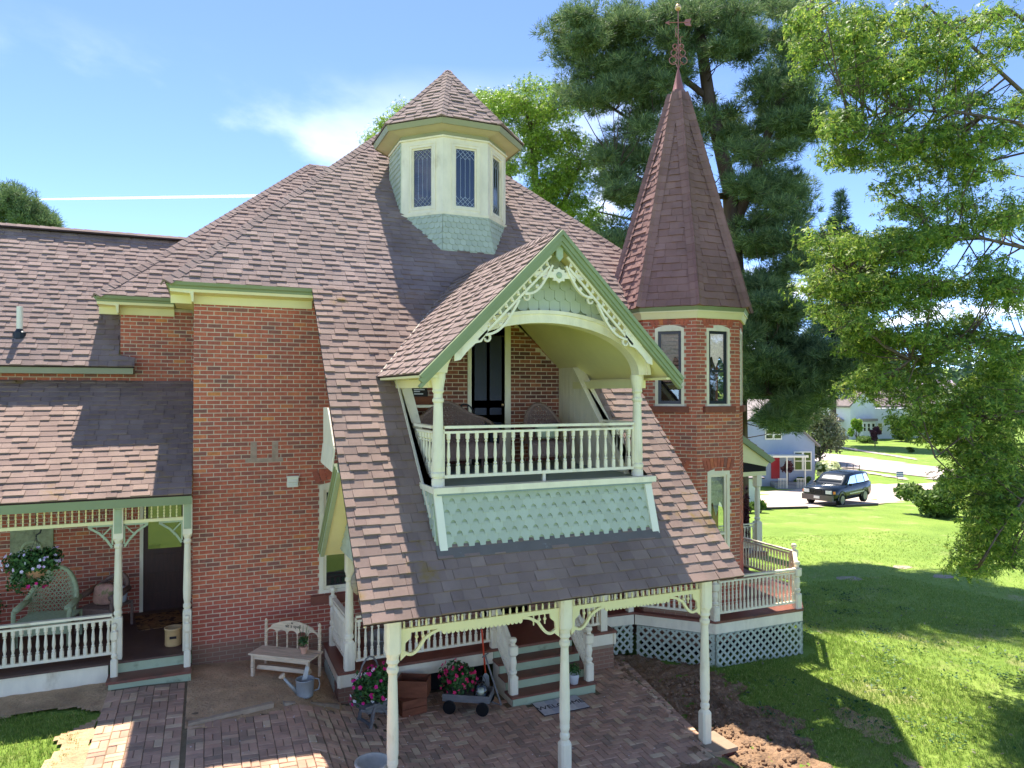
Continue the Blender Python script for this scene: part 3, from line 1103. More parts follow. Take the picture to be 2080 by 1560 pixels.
# --- balcony
balc = MB(); balc.box((BXL, 8.60, 3.16), (BXR, 11.45, 3.25)); balc = balc.build('balcony_floor', mat('grey_green_floor', lin((140, 152, 148)), .5, .1, 3), house)
m = MB(); m.box((BXL - .06, 8.585, 3.185), (BXR + .06, 8.74, 3.262)); m.box((BXL - .06, 8.742, 3.185), (BXL + .05, 9.35, 3.262)); m.build('balcony_edge', MT['cream'], house)
ap_t, ap_b = Vector((BXL - .03, 8.70, 3.185)), Vector((BXL + .0, 8.545, zr(8.545)))
m = MB()
m.prism([(BXL - .03, 8.70, 3.186), (BXR - .02, 8.70, 3.186), (BXR + .02, 8.545, zr(8.545) + .0), (BXL + .01, 8.545, zr(8.545) + .0)], (0, .03, .01))
apron = m.build('balcony_apron', MT['sagetrim'], house, label='flared apron of pale green pointed shingles')
Va = (Vector((0, 8.70, 3.186)) - Vector((0, 8.545, zr(8.545))))
scallops(apron, Vector((BXL + .01, 8.543, zr(8.545))), (1, 0, 0), Va, [[(.0, .0), (BXR - BXL + .01, .0), (BXR - BXL - .03, Va.length), (-.04, Va.length)]], .152, .136, point=True)
for x, x2, w_ in ((BXL - .04, BXL - .0, .10), (BXR - .10, BXR - .06, .11)):
    m = MB(); m.prism([(x, 8.645, 3.180), (x + w_, 8.645, 3.180), (x2 + w_, 8.488, zr(8.50)), (x2, 8.488, zr(8.50))], (0, .05, .010)); m.build('corner_board', MT['white'], house)
for x, sg in ((BXL - .03, -1), (BXR + .0, 1)):
    m = MB(); m.prism([(x, 8.70, 3.186), (x, 8.56, zr(8.56)), (x, 9.27, 3.186)], (.02, 0, 0)); sd = m.build('apron_side', MT['sagetrim'], house)
    if sg < 0:
        scallops(sd, (x, 9.27, 2.5), (0, -1, 0), (0, 0, 1), [[(.02, .67), (.55, .12), (.70, .10), (.56, .68)]], .14, .13, point=True, joined=True)
m = MB(); m.obox(Vector((BXL - .05, 8.43, zr(8.43))) + nrm * .017, (BXR - BXL + .08, 0, 0), VR * .19, nrm * .006); m.build('apron_flashing', MT['flash'], house)
# cheeks
for x0, x1 in ((BXL - .035, BXL + .05), (BXR - .05, BXR + .035)):
    m = MB()
    m.prism([(x0, 8.75, 3.25), (x0, 8.75, zr(8.75) + .1 + .42 * 0), (x0, 9.3, zr(9.3) + .13), (x0, 10.75, zr(10.75) + .13), (x0, 10.85, 4.93), (x0, 11.45, 4.93), (x0, 11.45, 3.25)], (x1 - x0, 0, 0))
    ck = m.build('balcony_cheek', MT['cream'], house)
    xa_, xb_ = (x0 - .03, x1 + .09) if x0 < 4 else (x0 - .09, x1 + .03)
    m = MB(); m.prism([(xa_, 8.76, zr(8.76) + .14), (xa_, 10.74, zr(10.74) + .132), (xa_, 10.74, zr(10.74) + .17), (xa_, 8.76, zr(8.76) + .18)], (xb_ - xa_, 0, 0)); m.build('cheek_cap', MT['cream'], ck)
    m = MB()
    xi = x1 if x0 < 4 else x0 - .008
    for k in range(18):
        y0 = 8.95 + k * .135
        m.box((xi, y0, 3.25), (xi + .008, y0 + .128, min(4.9, zr(y0) + .1)))
    m.build('matchboard', MT['cream'], ck)
# recess wall and door
YR = 11.45
hr = [(4.10 - BXL, 0, 4.86 - BXL, 2.42)]
brick_wall(house, 'recess_wall', (BXL, YR, 3.25), (1, 0, 0), (0, -1, 0), BXR - BXL, 2.95, hr, 30, first=lambda u, z: abs(z - 1.1) + (0 if u > 2.2 else 3), mt='oldbrick', bedpoly=[(0, 0), (3.21, 0), (3.21, 1.6), (1.6, 3.1), (0, 1.6)], keep=lambda u, z: z < 1.55 + min(u, 3.21 - u), label='shaded brick wall at the back of the balcony', seed=9)
m = MB(); m.box((4.10, YR - .02, 3.25), (4.17, YR + .05, 5.67)); m.box((4.79, YR - .02, 3.25), (4.90, YR + .05, 5.67)); m.box((4.17, YR - .02, 5.60), (4.79, YR + .05, 5.67)); m.build('door_frame', MT['cream'], house)
m = MB(); m.box((4.17, YR + .0, 3.25), (4.79, YR + .035, 5.60)); dr = m.build('balcony_door', MT['bluedoor'], house, label='dark blue panelled balcony door')
for z0, z1 in ((3.40, 3.95), (4.08, 4.20), (4.33, 5.45)):
    for x0, x1 in ((4.23, 4.45), (4.51, 4.73)):
        m = MB(); m.box((x0, YR - .008, z0), (x1, YR - .001, z1)); m.build('panel', MT['bluedoor'], dr)
m = MB(); m.ball((4.74, YR - .03, 4.25), .025); m.build('handle', MT['brass'], dr)

# gable roof over the balcony
GX, GL, GRt, GZ, GE, GY = 4.285, 2.38, 6.19, 6.605, 4.70, 8.33
yb_e, yb_r = 7.92 + (GE - 1.88) / M1, 7.92 + (GZ - 1.88) / M1
sq2 = math.sqrt(2)
vl = (GX - GL) * sq2
shingle_roof(house, 'gable_roof', (GL, yb_r, GE), (0, -1, 0), (1, 0, 1), [[(yb_r - yb_e, 0), (yb_r - GY, 0), (yb_r - GY, vl), (0, vl)]], expo=.145, label='left slope of the balcony gable roof', seed=12)
shingle_roof(house, 'gable_roof', (GRt, GY, GE), (0, 1, 0), (-1, 0, 1), [[(0, 0), (yb_e - GY, 0), (yb_r - GY, vl), (0, vl)]], seed=13)
rd = MB(); rd.box((GX - .02, 10, GZ - .03), (GX + .02, 12.4, GZ)); rd = rd.build('gable_ridge', MT['shingle'], house)
hip_caps(rd, (GX, GY + .02, GZ), (GX, yb_r, GZ), (-1, 0, 1), (1, 0, 1), wd=.11)
m = MB()
vpts = [(GL - .0, yb_e - .0, GE), (GL + (GX - GL) * .6, yb_e + (yb_r - yb_e) * .6, GE + (GZ - GE) * .6)]
m.prism([Vector(vpts[0]) + Vector((.01, 0, .02)), Vector(vpts[1]) + Vector((.01, 0, .02)), Vector(vpts[1]) + Vector((.035, -.03, .045)), Vector(vpts[0]) + Vector((.035, -.03, .045))], (0, 0, .006)); m.build('valley_flashing', MT['white'], house)
und = MB()
for sg in (-1, 1):
    xe = GX + sg * 1.80
    und.prism([(GX, GY + .01, GZ - .14), (xe, GY + .01, GZ - 1.80 - .14), (xe, GY + .01, GZ - 1.80 - .06), (GX, GY + .01, GZ - .06)], (0, YR - GY, 0))
und.build('gable_soffit', MT['yellow'], house)
m = MB(); m.box((GL + .02, GY + .02, GE - .05), (GL + .22, yb_e - .12, GE - .02)); m.box((GRt - .22, GY + .02, GE - .05), (GRt - .02, yb_e - .12, GE - .02)); m.build('eave_soffit', MT['yellow'], house)
m = MB(); m.box((BXR - .06, 8.85, GE - .17), (BXR + .06, 10.9, GE - .053)); m.box((BXL - .06, 8.85, GE - .17), (BXL + .06, 10.9, GE - .053)); m.build('side_beam', MT['yellow'], house)
for sg in (-1, 1):              # stepped green rake mouldings
    for o1, o2, y0, mt_ in ((.012, .075, GY - .075, 'green'), (.06, .15, GY - .05, 'green'), (.14, .20, GY - .03, 'green')):
        xe = GX + sg * 1.93
        m = MB(); m.prism([(GX, y0, GZ + .01 - o1), (xe, y0, GZ + .01 - 1.93 - o1), (xe - sg * (o2 - o1) * .5, y0, GZ + .01 - 1.93 - o2 + (o2 - o1) * .5), (GX, y0, GZ + .01 - o2)], (0, .07, 0)); m.build('rake_moulding', MT[mt_], house)
# gable wall with the arch
AC, AZ, AO, AR, AI, ARi = 4.26, 4.72, 1.60, .83, 1.44, .69
YG = 8.68
arch_o = lambda x: AZ + AR * math.sqrt(max(0, 1 - ((x - AC) / AO) ** 2))
m = MB()
ns = 44
for k in range(ns):
    x0, x1 = AC - AO + 2 * AO * k / ns, AC - AO + 2 * AO * (k + 1) / ns
    t0, t1 = GZ - .15 - abs(x0 - GX), GZ - .15 - abs(x1 - GX)
    b0, b1 = min(arch_o(x0), t0), min(arch_o(x1), t1)
    if max(t0 - b0, t1 - b1) > .005:
        m.prism([(x0, YG, b0), (x1, YG, b1), (x1, YG, t1), (x0, YG, t0)], (0, .06, 0))
gw = m.build('gable_wall', MT['green'], house)
scallops(gw, (GX - 1.2, YG - .001, 5.50), (1, 0, 0), (0, 0, 1), [[(.32, .06), (2.06, .06), (1.2, .94)]], .16, .15, mt='sage', thick=.024)
for sg in (-1, 1):
    pl = [(AC + sg * (1.55 - .95 * k / 6), min(arch_o(AC + sg * (1.55 - .95 * k / 6)) + .02, 5.54)) for k in range(7)]
    for k in range(6):
        (xa, za), (xb, zb) = pl[k], pl[k + 1]
        q = [(xa, za), (xb, zb), (xb, min(GZ - .17 - abs(xb - GX), 5.56)), (xa, GZ - .17 - abs(xa - GX))]
        q = [(a - (GX - 1.6), b - 4.7) for a, b in q]
        if sg > 0: q = q[::-1]
        if min(abs(q[0][1] - q[3][1]), 9) > .02:
            scallops(gw, (GX - 1.6, YG - .001, 4.7), (1, 0, 0), (0, 0, 1), [q], .16, .15, mt='sage', joined=True)
m = MB()
for k in range(36):
    a0, a1 = math.pi * k / 36, math.pi * (k + 1) / 36
    q = [(AC - AO * math.cos(a0), AZ + AR * math.sin(a0)), (AC - AO * math.cos(a1), AZ + AR * math.sin(a1)), (AC - AI * math.cos(a1), AZ + ARi * math.sin(a1)), (AC - AI * math.cos(a0), AZ + ARi * math.sin(a0))]
    m.prism([(x, YG - .05, z) for x, z in q], (0, .20, 0))
m.build('balcony_arch', MT['cream'], house)
m = MB()
for k in range(36):
    a0, a1 = math.pi * k / 36, math.pi * (k + 1) / 36
    q = [(AC - (AO + .03) * math.cos(a0), AZ + (AR + .03) * math.sin(a0)), (AC - (AO + .03) * math.cos(a1), AZ + (AR + .03) * math.sin(a1)), (AC - (AO - .02) * math.cos(a1), AZ + (AR - .02) * math.sin(a1)), (AC - (AO - .02) * math.cos(a0), AZ + (AR - .02) * math.sin(a0))]
    m.prism([(x, YG - .075, z) for x, z in q], (0, .024, 0))
m.build('arch_moulding', MT['cream'], house)

# pierced bargeboard
def curl(m, c, r0, r1, a0, a1, y, th=.022, n=14, dp=.03):
    pts = []
    for k in range(n + 1):
        t = k / n
        a = a0 + (a1 - a0) * t
        r_ = r0 + (r1 - r0) * t
        pts.append((c[0] + r_ * math.cos(a), y, c[1] + r_ * math.sin(a)))
    for p, q in zip(pts, pts[1:]):
        m.beam(p, q, dp, th, up=(0, 1, 0))


YBG = GY + .03
for sg in (-1, 1):
    m = MB()
    X = lambda d: GX + sg * d
    ln = lambda d, o: GZ - .20 - d - o           # below the rake by o
    strip = lambda pts: m.prism([(X(d), YBG, z) for d, z in pts], (0, .03, 0))
    # two thin rails with beads between, then scrolls, then solid shaped foot
    m.beam((X(.12), YBG + .015, ln(.12, .015)), (X(1.28), YBG + .015, ln(1.28, .015)), .03, .035, up=(0, 1, 0))
    m.beam((X(.14), YBG + .015, ln(.14, .135)), (X(1.14), YBG + .015, ln(1.14, .135)), .03, .03, up=(0, 1, 0))
    for k in range(12):
        d = .18 + k * .083
        m.ball((X(d), YBG + .015, ln(d, .07)), .024, 6, 4)
        m.beam((X(d), YBG + .015, ln(d, .03)), (X(d - .03), YBG + .015, ln(d - .03, .13)), .02, .012, up=(0, 1, 0))
    for d0, d1, sag in ((.10, .50, .12), (.58, 1.05, .12)):
        pts = []
        for k in range(11):
            t = k / 10
            d = d0 + (d1 - d0) * t
            pts.append((X(d), YBG + .015, ln(d, .16 + sag * math.sin(math.pi * t))))
        for p, q in zip(pts, pts[1:]): m.beam(p, q, .03, .045, up=(0, 1, 0))
        curl(m, (X(d1 - .02), ln(d1, .20)), .06, .02, math.pi * (.5 if sg > 0 else .5), math.pi * (2.0 if sg > 0 else -1.0), YBG + .015)
        for t in (.3, .55):
            d = d0 + (d1 - d0) * t
            m.ball((X(d), YBG + .015, ln(d, .16 + sag * math.sin(math.pi * t) * .6)), .03, 6, 4)
    strip([(1.02, ln(1.02, .0)), (1.02, ln(1.02, .15)), (1.10, ln(1.10, .20)), (1.18, ln(1.18, .14)), (1.30, ln(1.30, .13)), (1.38, ln(1.38, .15)), (1.46, ln(1.46, .09)), (1.46, ln(1.46, .0))])
    m.build('bargeboard', MT['cream'], house, label='pierced cream bargeboard with beads and scrolls')
m = MB()
pts = []
for k in range(24):
    a = 2 * math.pi * k / 24
    r_ = .085 + (.022 if k % 3 == 0 else 0)
    pts.append((GX + r_ * 1.1 * math.cos(a), YBG + .012, 6.02 + r_ * math.sin(a)))
m.prism(pts, (0, .03, 0))
for sg in (-1, 1):
    m.prism([(GX + sg * .08, YBG + .015, 6.06), (GX + sg * .20, YBG + .015, 6.075), (GX + sg * .36, YBG + .015, 6.04), (GX + sg * .36, YBG + .015, 6.0), (GX + sg * .2, YBG + .015, 5.985), (GX + sg * .08, YBG + .015, 5.98)], (0, .025, 0))
m.build('gable_rosette', MT['cream'], house)
m = MB(); m.ball((GX, YBG + .012, 6.02), .045, 10, 6, (1, .5, 1)); m.build('gable_boss', MT['sagetrim'], house)
m = MB(); m.prism([(GX - .05, YBG - .01, 6.42), (GX, YBG - .01, 6.47), (GX + .05, YBG - .01, 6.42), (GX + .05, YBG - .01, 6.26), (GX, YBG - .01, 6.2), (GX - .05, YBG - .01, 6.26)], (0, .05, 0)); m.build('gable_pendant', MT['sagetrim'], house)

# balcony posts and rails
BP = [(.085, 0), (.085, .09), (.07, .10), (.088, .13), (.088, .17), (.07, .19), (.078, .24), (.074, .5), (.062, .95), (.058, 1.07), (.075, 1.09), (.075, 1.12), (.06, 1.14), (.058, 1.19), (.078, 1.22), (.07, 1.25), (.085, 1.34), (.095, 1.38), (.095, 1.46)]
for x in (2.745, 5.765):
    lathe_part(house, 'balcony_post', [(r_, z) for r_, z in BP], (x, 8.78, 3.262), 'cream', 16, smooth=False)
railing(house, (2.82, 8.78), (5.69, 8.78), 3.38, 4.0, 22, name='balcony_railing', label='front railing of the balcony', rw=.09, bw=.056, z_floor=3.25)
railing(house, (2.72, 8.86), (2.72, 9.95), 3.38, 4.0, 8, name='balcony_railing', rw=.09, bw=.056)
railing(house, (5.86, 8.86), (5.86, 9.95), 3.38, 4.0, 8, name='balcony_railing', rw=.09, bw=.056)

# ------------------------------------------------------------------ turret
def octo(cx, cy, ap):
    """corner points anticlockwise from the left front corner of the front face"""
    r_ = ap / math.cos(R(22.5))
    return [Vector((cx + r_ * math.cos(R(247.5 + 45 * k)), cy + r_ * math.sin(R(247.5 + 45 * k)), 0)) for k in range(8)]


def ring(m, cx, cy, a0, z0, a1, z1, a2, z2, a3, z3):
    """octagonal band, section given by four (apothem, z) corners"""
    o = [octo(cx, cy, a) for a in (a0, a1, a2, a3)]
    zs_ = (z0, z1, z2, z3)
    for k in range(8):
        k2 = (k + 1) % 8
        for s_ in range(4):
            t_ = (s_ + 1) % 4
            m.poly([o[s_][k] + Vector((0, 0, zs_[s_])), o[s_][k2] + Vector((0, 0, zs_[s_])), o[t_][k2] + Vector((0, 0, zs_[t_])), o[t_][k] + Vector((0, 0, zs_[t_]))])


TX, TY, TA = 9.175, 12.377, 1.243
TZ0, TZ1 = -.4, 6.02
ov = octo(TX, TY, TA)
ts = (ov[1] - ov[0]).length
wz = 4.20
for k in (0, 1, 6, 7, 5):
    a, b = ov[k], ov[(k + 1) % 8]
    U = (b - a).normalized()
    Nn = U.cross(Vector((0, 0, 1)))
    hs = []
    if k in (0, 7, 1):
        hs.append(((ts - .56) / 2, wz - TZ0, (ts + .56) / 2, 5.72 - TZ0))
        if k in (0, 7): hs.append(((ts - .54) / 2, 1.0 - TZ0, (ts + .54) / 2, 2.93 - TZ0))
    brick_wall(house, 'turret_wall', a + Vector((0, 0, TZ0)), U, Nn, ts, TZ1 - TZ0, hs, {0: 28, 7: 24}.get(k, 0), first=lambda u, z: abs(z - 4.2), label='brick turret face with tall windows' if k in (0, 7) else None, seed=20 + k)
    if hs:
        up = Vector((0, 0, 1))
        w0 = a + U * ((ts - .56) / 2) + up * wz
        window(house, w0, U, .56, 1.52, sash='greyframe' if k == 7 else 'blackframe', rail=.45, curtain=.50, arch=.06, fw=.055, sw=.055, label='narrow turret window with lace curtain, cream frame')
        brick_arch(house, w0 + up * 1.55 - U * .06, U, .68, 9, .19, .05)
        m = MB(); m.obox(w0 - U * .09 - up * .12 - Nn * .02, U * .74, up * .118, Nn * .10); m.build('window_sill', MT['stone'], house)
        if k in (0, 7):
            w1 = a + U * ((ts - .54) / 2) + up * 1.0
            window(house, w1, U, .54, 1.93, sash='cream', rail=.36, curtain=.55, arch=.05, fw=.07, sw=.04, label='lower turret window with cream frame')
            brick_arch(house, w1 + up * 1.96 - U * .06, U, .66, 9, .19, .05)
m = MB(); ring(m, TX, TY, TA - .01, 5.90, TA + .05, 5.90, TA + .09, 6.04, TA - .01, 6.04); ring(m, TX, TY, TA + .085, 6.02, TA + .105, 6.02, TA + .105, 6.05, TA + .085, 6.05); m.build('turret_frieze', MT['yellow'], house)
m = MB(); ring(m, TX, TY, TA + .06, 6.05, TA + .10, 6.052, TA + .13, 6.13, TA + .06, 6.13); m.build('turret_fascia', MT['green'], house)
TE, TEZ, TAP = TA + .14, 6.13, 11.30
eo = octo(TX, TY, TE)
apex = Vector((TX, TY, TAP))
tnorm = []
for k in range(8):
    a, b = eo[k] + Vector((0, 0, TEZ)), eo[(k + 1) % 8] + Vector((0, 0, TEZ))
    U = (b - a).normalized()
    mid = (a + b) / 2
    Vv = (apex - mid)
    vl_ = Vv.length
    hw_ = (b - a).length / 2
    cut = .915
    tnorm.append(U.cross(Vv.normalized()))
    if k in (0, 1, 2, 5, 6, 7):
        shingle_roof(house, 'turret_roof', mid, U, Vv, [[(-hw_, 0), (hw_, 0), (hw_ * (1 - cut), vl_ * cut), (-hw_ * (1 - cut), vl_ * cut)]], mt='shingle_dk', seed=30 + k, expo=.15, wmin=.16, wmax=.30, thick=1.15, label='steep turret spire face of dark brown shingles' if k == 0 else None)
thip = MB(); thip.box((TX - .01, TY - .01, 10), (TX + .01, TY + .01, 10.4)); thip = thip.build('turret_hips', MT['shingle_dk'], house)
for k in (0, 1, 2, 6, 7):
    hip_caps(thip, eo[k] + Vector((0, 0, TEZ)), eo[k] + Vector((0, 0, TEZ)) + (apex - eo[k] - Vector((0, 0, TEZ))) * .91, tnorm[k], tnorm[k - 1], mt='shingle_dk', wd=.135, step=.16, up=.03, crown=.055)
# copper cap and weather vane
cz = TEZ + (TAP - TEZ) * .905
lathe_part(house, 'spire_cap', [(TE * .108, cz - .02), (TE * .098, cz), (.012, 11.36), (.004, 11.40)], (TX, TY, 0), 'copper', 16, smooth=True, label='smooth pinkish copper cone on the spire tip')
vane = MB(); vane.tube([(TX, TY, 11.3), (TX, TY, 12.6)], .011, 6); vane = vane.build('weather_vane', MT['copper'], house, label='scrolled metal weather vane with ball and arrow')
m = MB()
def scroll(m, z, dirx, s_):
    c_, r_ = .085 * s_, .068 * s_
    pts = [(TX + dirx.x * .012, TY + dirx.y * .012, z - .13 * s_)]
    for k in range(18):
        a = R(-70 + 400 * k / 17)
        q = r_ * (1 - .5 * max(0, (k - 9) / 9))
        pts.append((TX + dirx.x * (c_ + q * math.cos(a - R(60))), TY + dirx.y * (c_ + q * math.cos(a - R(60))), z + q * math.sin(a - R(60))))
    m.tube(pts, .0085, 5)
for z, s_ in ((11.52, 1.25), (11.68, 1.0), (11.82, .75)):
    for ang in (-23, 157):
        scroll(m, z, Vector((math.cos(R(ang)), math.sin(R(ang)), 0)), s_)
m.build('scroll', MT['copper'], vane)
m = MB()
dv = Vector((math.cos(R(-25)), math.sin(R(-25)), 0))
m.tube([Vector((TX, TY, 12.33)) - dv * .22, Vector((TX, TY, 12.33)) + dv * .24], .008, 5)
sd_ = Vector((0, 0, 1))
c = Vector((TX, TY, 12.33))
m.prism([c + dv * .12, c + dv * .16 + sd_ * .065, c + dv * .28 + sd_ * .08, c + dv * .25, c + dv * .28 - sd_ * .08, c + dv * .16 - sd_ * .065], Vector((-dv.y, dv.x, 0)) * .008)
m.prism([c - dv * .28, c - dv * .17 + sd_ * .05, c - dv * .20, c - dv * .17 - sd_ * .05], Vector((-dv.y, dv.x, 0)) * .008)
m.build('arrow', MT['copper'], vane)
m = MB()
e2 = Vector((math.cos(R(40)), math.sin(R(40)), 0))
m.tube([Vector((TX, TY, 12.02)) - e2 * .22, Vector((TX, TY, 12.02)) + e2 * .22], .006, 5)
for sg, ltr in ((-1, 'W'), (1, 'E')):
    p = Vector((TX, TY, 12.02)) + e2 * .22 * sg
    m.tube([p - sd_ * .1, p + sd_ * .1], .006, 5)
    m.tube([p + sd_ * .1, p + sd_ * .1 + dv * .06], .005, 4); m.tube([p - sd_ * .1, p - sd_ * .1 + dv * .06], .005, 4)
m.build('direction_arm', MT['copper'], vane)
m = MB(); m.ball((TX, TY, 12.65), .068, 14, 10); m.build('finial_ball', MT['brass'], vane, smooth=True)

# ------------------------------------------------------------------ cupola
CX, CY, CA = 4.757, 14.535, 1.147
CS = 2 * CA * math.tan(R(22.5))
co = octo(CX, CY, CA)
Z0c, Z1c = 8.03, 9.53
for k in range(8):
    a, b = co[k], co[(k + 1) % 8]
    U = (b - a).normalized()
    up = Vector((0, 0, 1))
    Nn = U.cross(up)
    w0, h0 = .56, 1.30
    hole = [((CS - w0) / 2, .09, (CS + w0) / 2, .09 + h0)] if k in (0, 1, 7) else []
    m = MB()
    for x0, x1, z0, z1 in wall_cells(CS, Z1c - Z0c, hole):
        m.obox(a + U * x0 + up * (Z0c + z0) - Nn * .06, U * (x1 - x0), up * (z1 - z0), Nn * .06)
    cw = m.build('cupola_wall', MT['cream'] if k in (0, 1, 7) else MT['sagetrim'], house, label='cream cupola face with leaded window' if k == 0 else None)
    if k in (0, 1, 7):
        window(house, a + U * ((CS - w0) / 2) + up * (Z0c + .09), U, w0, h0, sash='cream', pane='glass', rail=0, lead=True, fw=.05, sw=.032, label='leaded cupola window')
        m = MB()
        for q0, q1, z0, z1 in (((CS - w0) / 2 - .03, (CS + w0) / 2 + .03, .09 + h0, .09 + h0 + .035), ((CS - w0) / 2 - .03, (CS - w0) / 2, .06, .09 + h0), ((CS + w0) / 2, (CS + w0) / 2 + .03, .06, .09 + h0)):
            m.obox(a + U * q0 + up * (Z0c + z0), U * (q1 - q0), up * (z1 - z0), Nn * .022)
        m.build('window_casing', MT['cream'], house)
    if k in (5, 6):
        # shingled side: the roof hides its lower part
        scallops(cw, a + up * 7.6, U, up, [[(0, 0), (CS, 0), (CS, 1.92), (0, 1.92)]], .11, .115, joined=(k == 5), seed=k)
    # skirt flaring to the roof
    if k in (0, 1, 7, 6, 2):
        so = octo(CX, CY, CA + .26)
        c0, c1 = so[k] + up * 6.75, so[(k + 1) % 8] + up * 6.75
        m = MB(); m.poly([c0, c1, b + up * Z0c, a + up * Z0c]); sk = m.build('cupola_skirt', MT['sagetrim'], house, label='flared cupola base of pale green fish scale shingles' if k == 0 else None)
        mid0, mid1 = (c0 + c1) / 2, (a + b) / 2 + up * Z0c
        Vv = mid1 - mid0
        h0_, h1_ = (c1 - c0).length / 2, CS / 2
        lo = .12 if k in (0,) else .2
        hl = h0_ + (h1_ - h0_) * lo
        if k in (0, 1, 7):
            scallops(sk, mid0, U, Vv, [[(-hl, Vv.length * lo), (hl, Vv.length * lo), (h1_, Vv.length - .02), (-h1_, Vv.length - .02)]], .118, .118, seed=k)
for k in range(8):
    pass
m = MB(); ring(m, CX, CY, CA - .02, Z0c - .035, CA + .035, Z0c - .035, CA + .045, Z0c + .015, CA - .02, Z0c + .03); m.build('cupola_moulding', MT['cream'], house)
m = MB(); ring(m, CX, CY, CA - .02, Z1c, CA + .03, Z1c, CA + .04, Z1c + .03, CA - .02, Z1c + .035); m.build('cupola_moulding', MT['cream'], house)
m = MB(); ring(m, CX, CY, CA - .03, Z1c + .03, CA + .006, Z1c + .03, CA + .006, 9.75, CA - .03, 9.75); m.build('cupola_frieze', MT['olive'], house)
CE = 1.46
m = MB(); ring(m, CX, CY, CA - .02, 9.64, CE - .03, 9.70, CE - .03, 9.73, CA - .02, 9.73); m.build('cupola_soffit', mat('tan_soffit', lin((214, 200, 168)), .55, .05), house)
m = MB(); ring(m, CX, CY, CE - .032, 9.685, CE - .01, 9.685, CE + .03, 9.80, CE - .032, 9.80); m.build('cupola_fascia', MT['olive'], house)
ce = octo(CX, CY, CE + .04)
capx = Vector((CX, CY, 11.40))
cnorm = []
for k in range(8):
    a, b = ce[k] + Vector((0, 0, 9.80)), ce[(k + 1) % 8] + Vector((0, 0, 9.80))
    U = (b - a).normalized()
    mid = (a + b) / 2
    Vv = capx - mid
    cnorm.append(U.cross(Vv.normalized()))
    hw_ = (b - a).length / 2
    shingle_roof(house, 'cupola_roof', mid, U, Vv, [[(-hw_, 0), (hw_, 0), (0, Vv.length)]], seed=50 + k, wmin=.14, wmax=.28, label='front face of the pointed cupola roof' if k == 0 else None)
chip = MB(); chip.box((CX - .01, CY - .01, 11.2), (CX + .01, CY + .01, 11.38)); chip = chip.build('cupola_hips', MT['shingle'], house)
for k in (0, 1, 2, 6, 7):
    hip_caps(chip, ce[k] + Vector((0, 0, 9.80)), capx, cnorm[k], cnorm[k - 1], wd=.10, step=.16)

# ------------------------------------------------------------------ rear block and left wing roofs
EBX, EBY, EBZ = -1.82, 14.46, 6.20
S2 = .97
k2 = math.sqrt(1 + S2 * S2)
run = 4.2
shingle_roof(house, 'rear_roof', (EBX, EBY, EBZ), (1, 0, 0), Vector((0, 1, S2)), [[(0, 0), (7.0, 0), (7.0, run * k2), (run, run * k2)]], seed=60, label='hipped roof slope behind the main roof')
m = MB(); m.poly([(EBX, EBY, EBZ), (EBX + run, EBY + run, EBZ + S2 * run), (EBX, EBY + 2 * run, EBZ)]); m.poly([(EBX + run, EBY + run, EBZ + S2 * run), (EBX + 9, EBY + run, EBZ + S2 * run), (EBX + 9, EBY + 2 * run, EBZ), (EBX, EBY + 2 * run, EBZ)]); m.build('back_slopes', MT['shingle'], house)
h2 = MB(); h2.box((EBX + run, EBY + run, 9.9), (EBX + run + .02, EBY + run + .02, 10)); h2 = h2.build('rear_hip', MT['shingle'], house)
hip_caps(h2, (EBX, EBY, EBZ), (EBX + run, EBY + run, EBZ + S2 * run), (0, -S2, 1), (-S2, 0, 1))
hip_caps(h2, (EBX + run, EBY + run, EBZ + S2 * run), (EBX + run + 1.2, EBY + run, EBZ + S2 * run), (0, -S2, 1), (0, S2, 1))
# left wing
WE, WZ = 14.50, 4.93
wl = 3.0
shingle_roof(house, 'wing_roof', (-6.4, WE, WZ), (1, 0, 0), Vector((0, 1, .98)), [[(0, 0), (4.93, 0), (4.93, wl * 1.4), (0, wl * 1.4)], [(4.93, 0), (5.20, 0), (5.20, .24), (4.93, .30)], [(4.93, 1.75), (6.4, 3.1), (6.4, wl * 1.4), (4.93, wl * 1.4)]], seed=61, label='left wing roof with plumbing vent')
m = MB(); m.poly([(-6.4, WE + 3, WZ + 2.94), (.2, WE + 3, WZ + 2.94), (.2, WE + 6, WZ), (-6.4, WE + 6, WZ)]); m.build('back_slopes', MT['shingle'], house)
wr = MB(); wr.beam((-6.4, WE + 2.95, WZ + 2.925), (.1, WE + 2.95, WZ + 2.925), .24, .035); wr = wr.build('ridge_vent', MT['roofdeck'], house)
hip_caps(wr, (-6.4, WE + 2.98, WZ + 2.985), (.1, WE + 2.98, WZ + 2.985), (0, -.7, 1), (0, .7, 1), wd=.15, step=.2)
m = MB(); m.prism([(-6.4, WE + .02, WZ - .13), (-6.4, WE + .05, WZ - .005), (-6.4, WE + .36, WZ - .01), (-6.4, WE + .36, WZ - .13)], (5.18, 0, 0)); m.build('wing_eave', MT['olive'], house)
vp = Vector((-3.06, 15.08, WZ + .98 * (15.08 - WE)))
lathe_part(house, 'vent_pipe', [(.05, 0), (.05, .52), (.042, .52), (.042, .40)], tuple(vp - Vector((0, 0, .02))), 'white', 14, smooth=False, label='white plumbing vent pipe on the wing roof')
lathe_part(house, 'vent_boot', [(.11, -.08), (.10, .04), (.06, .07), (.052, .10)], tuple(vp), 'blackframe', 12)

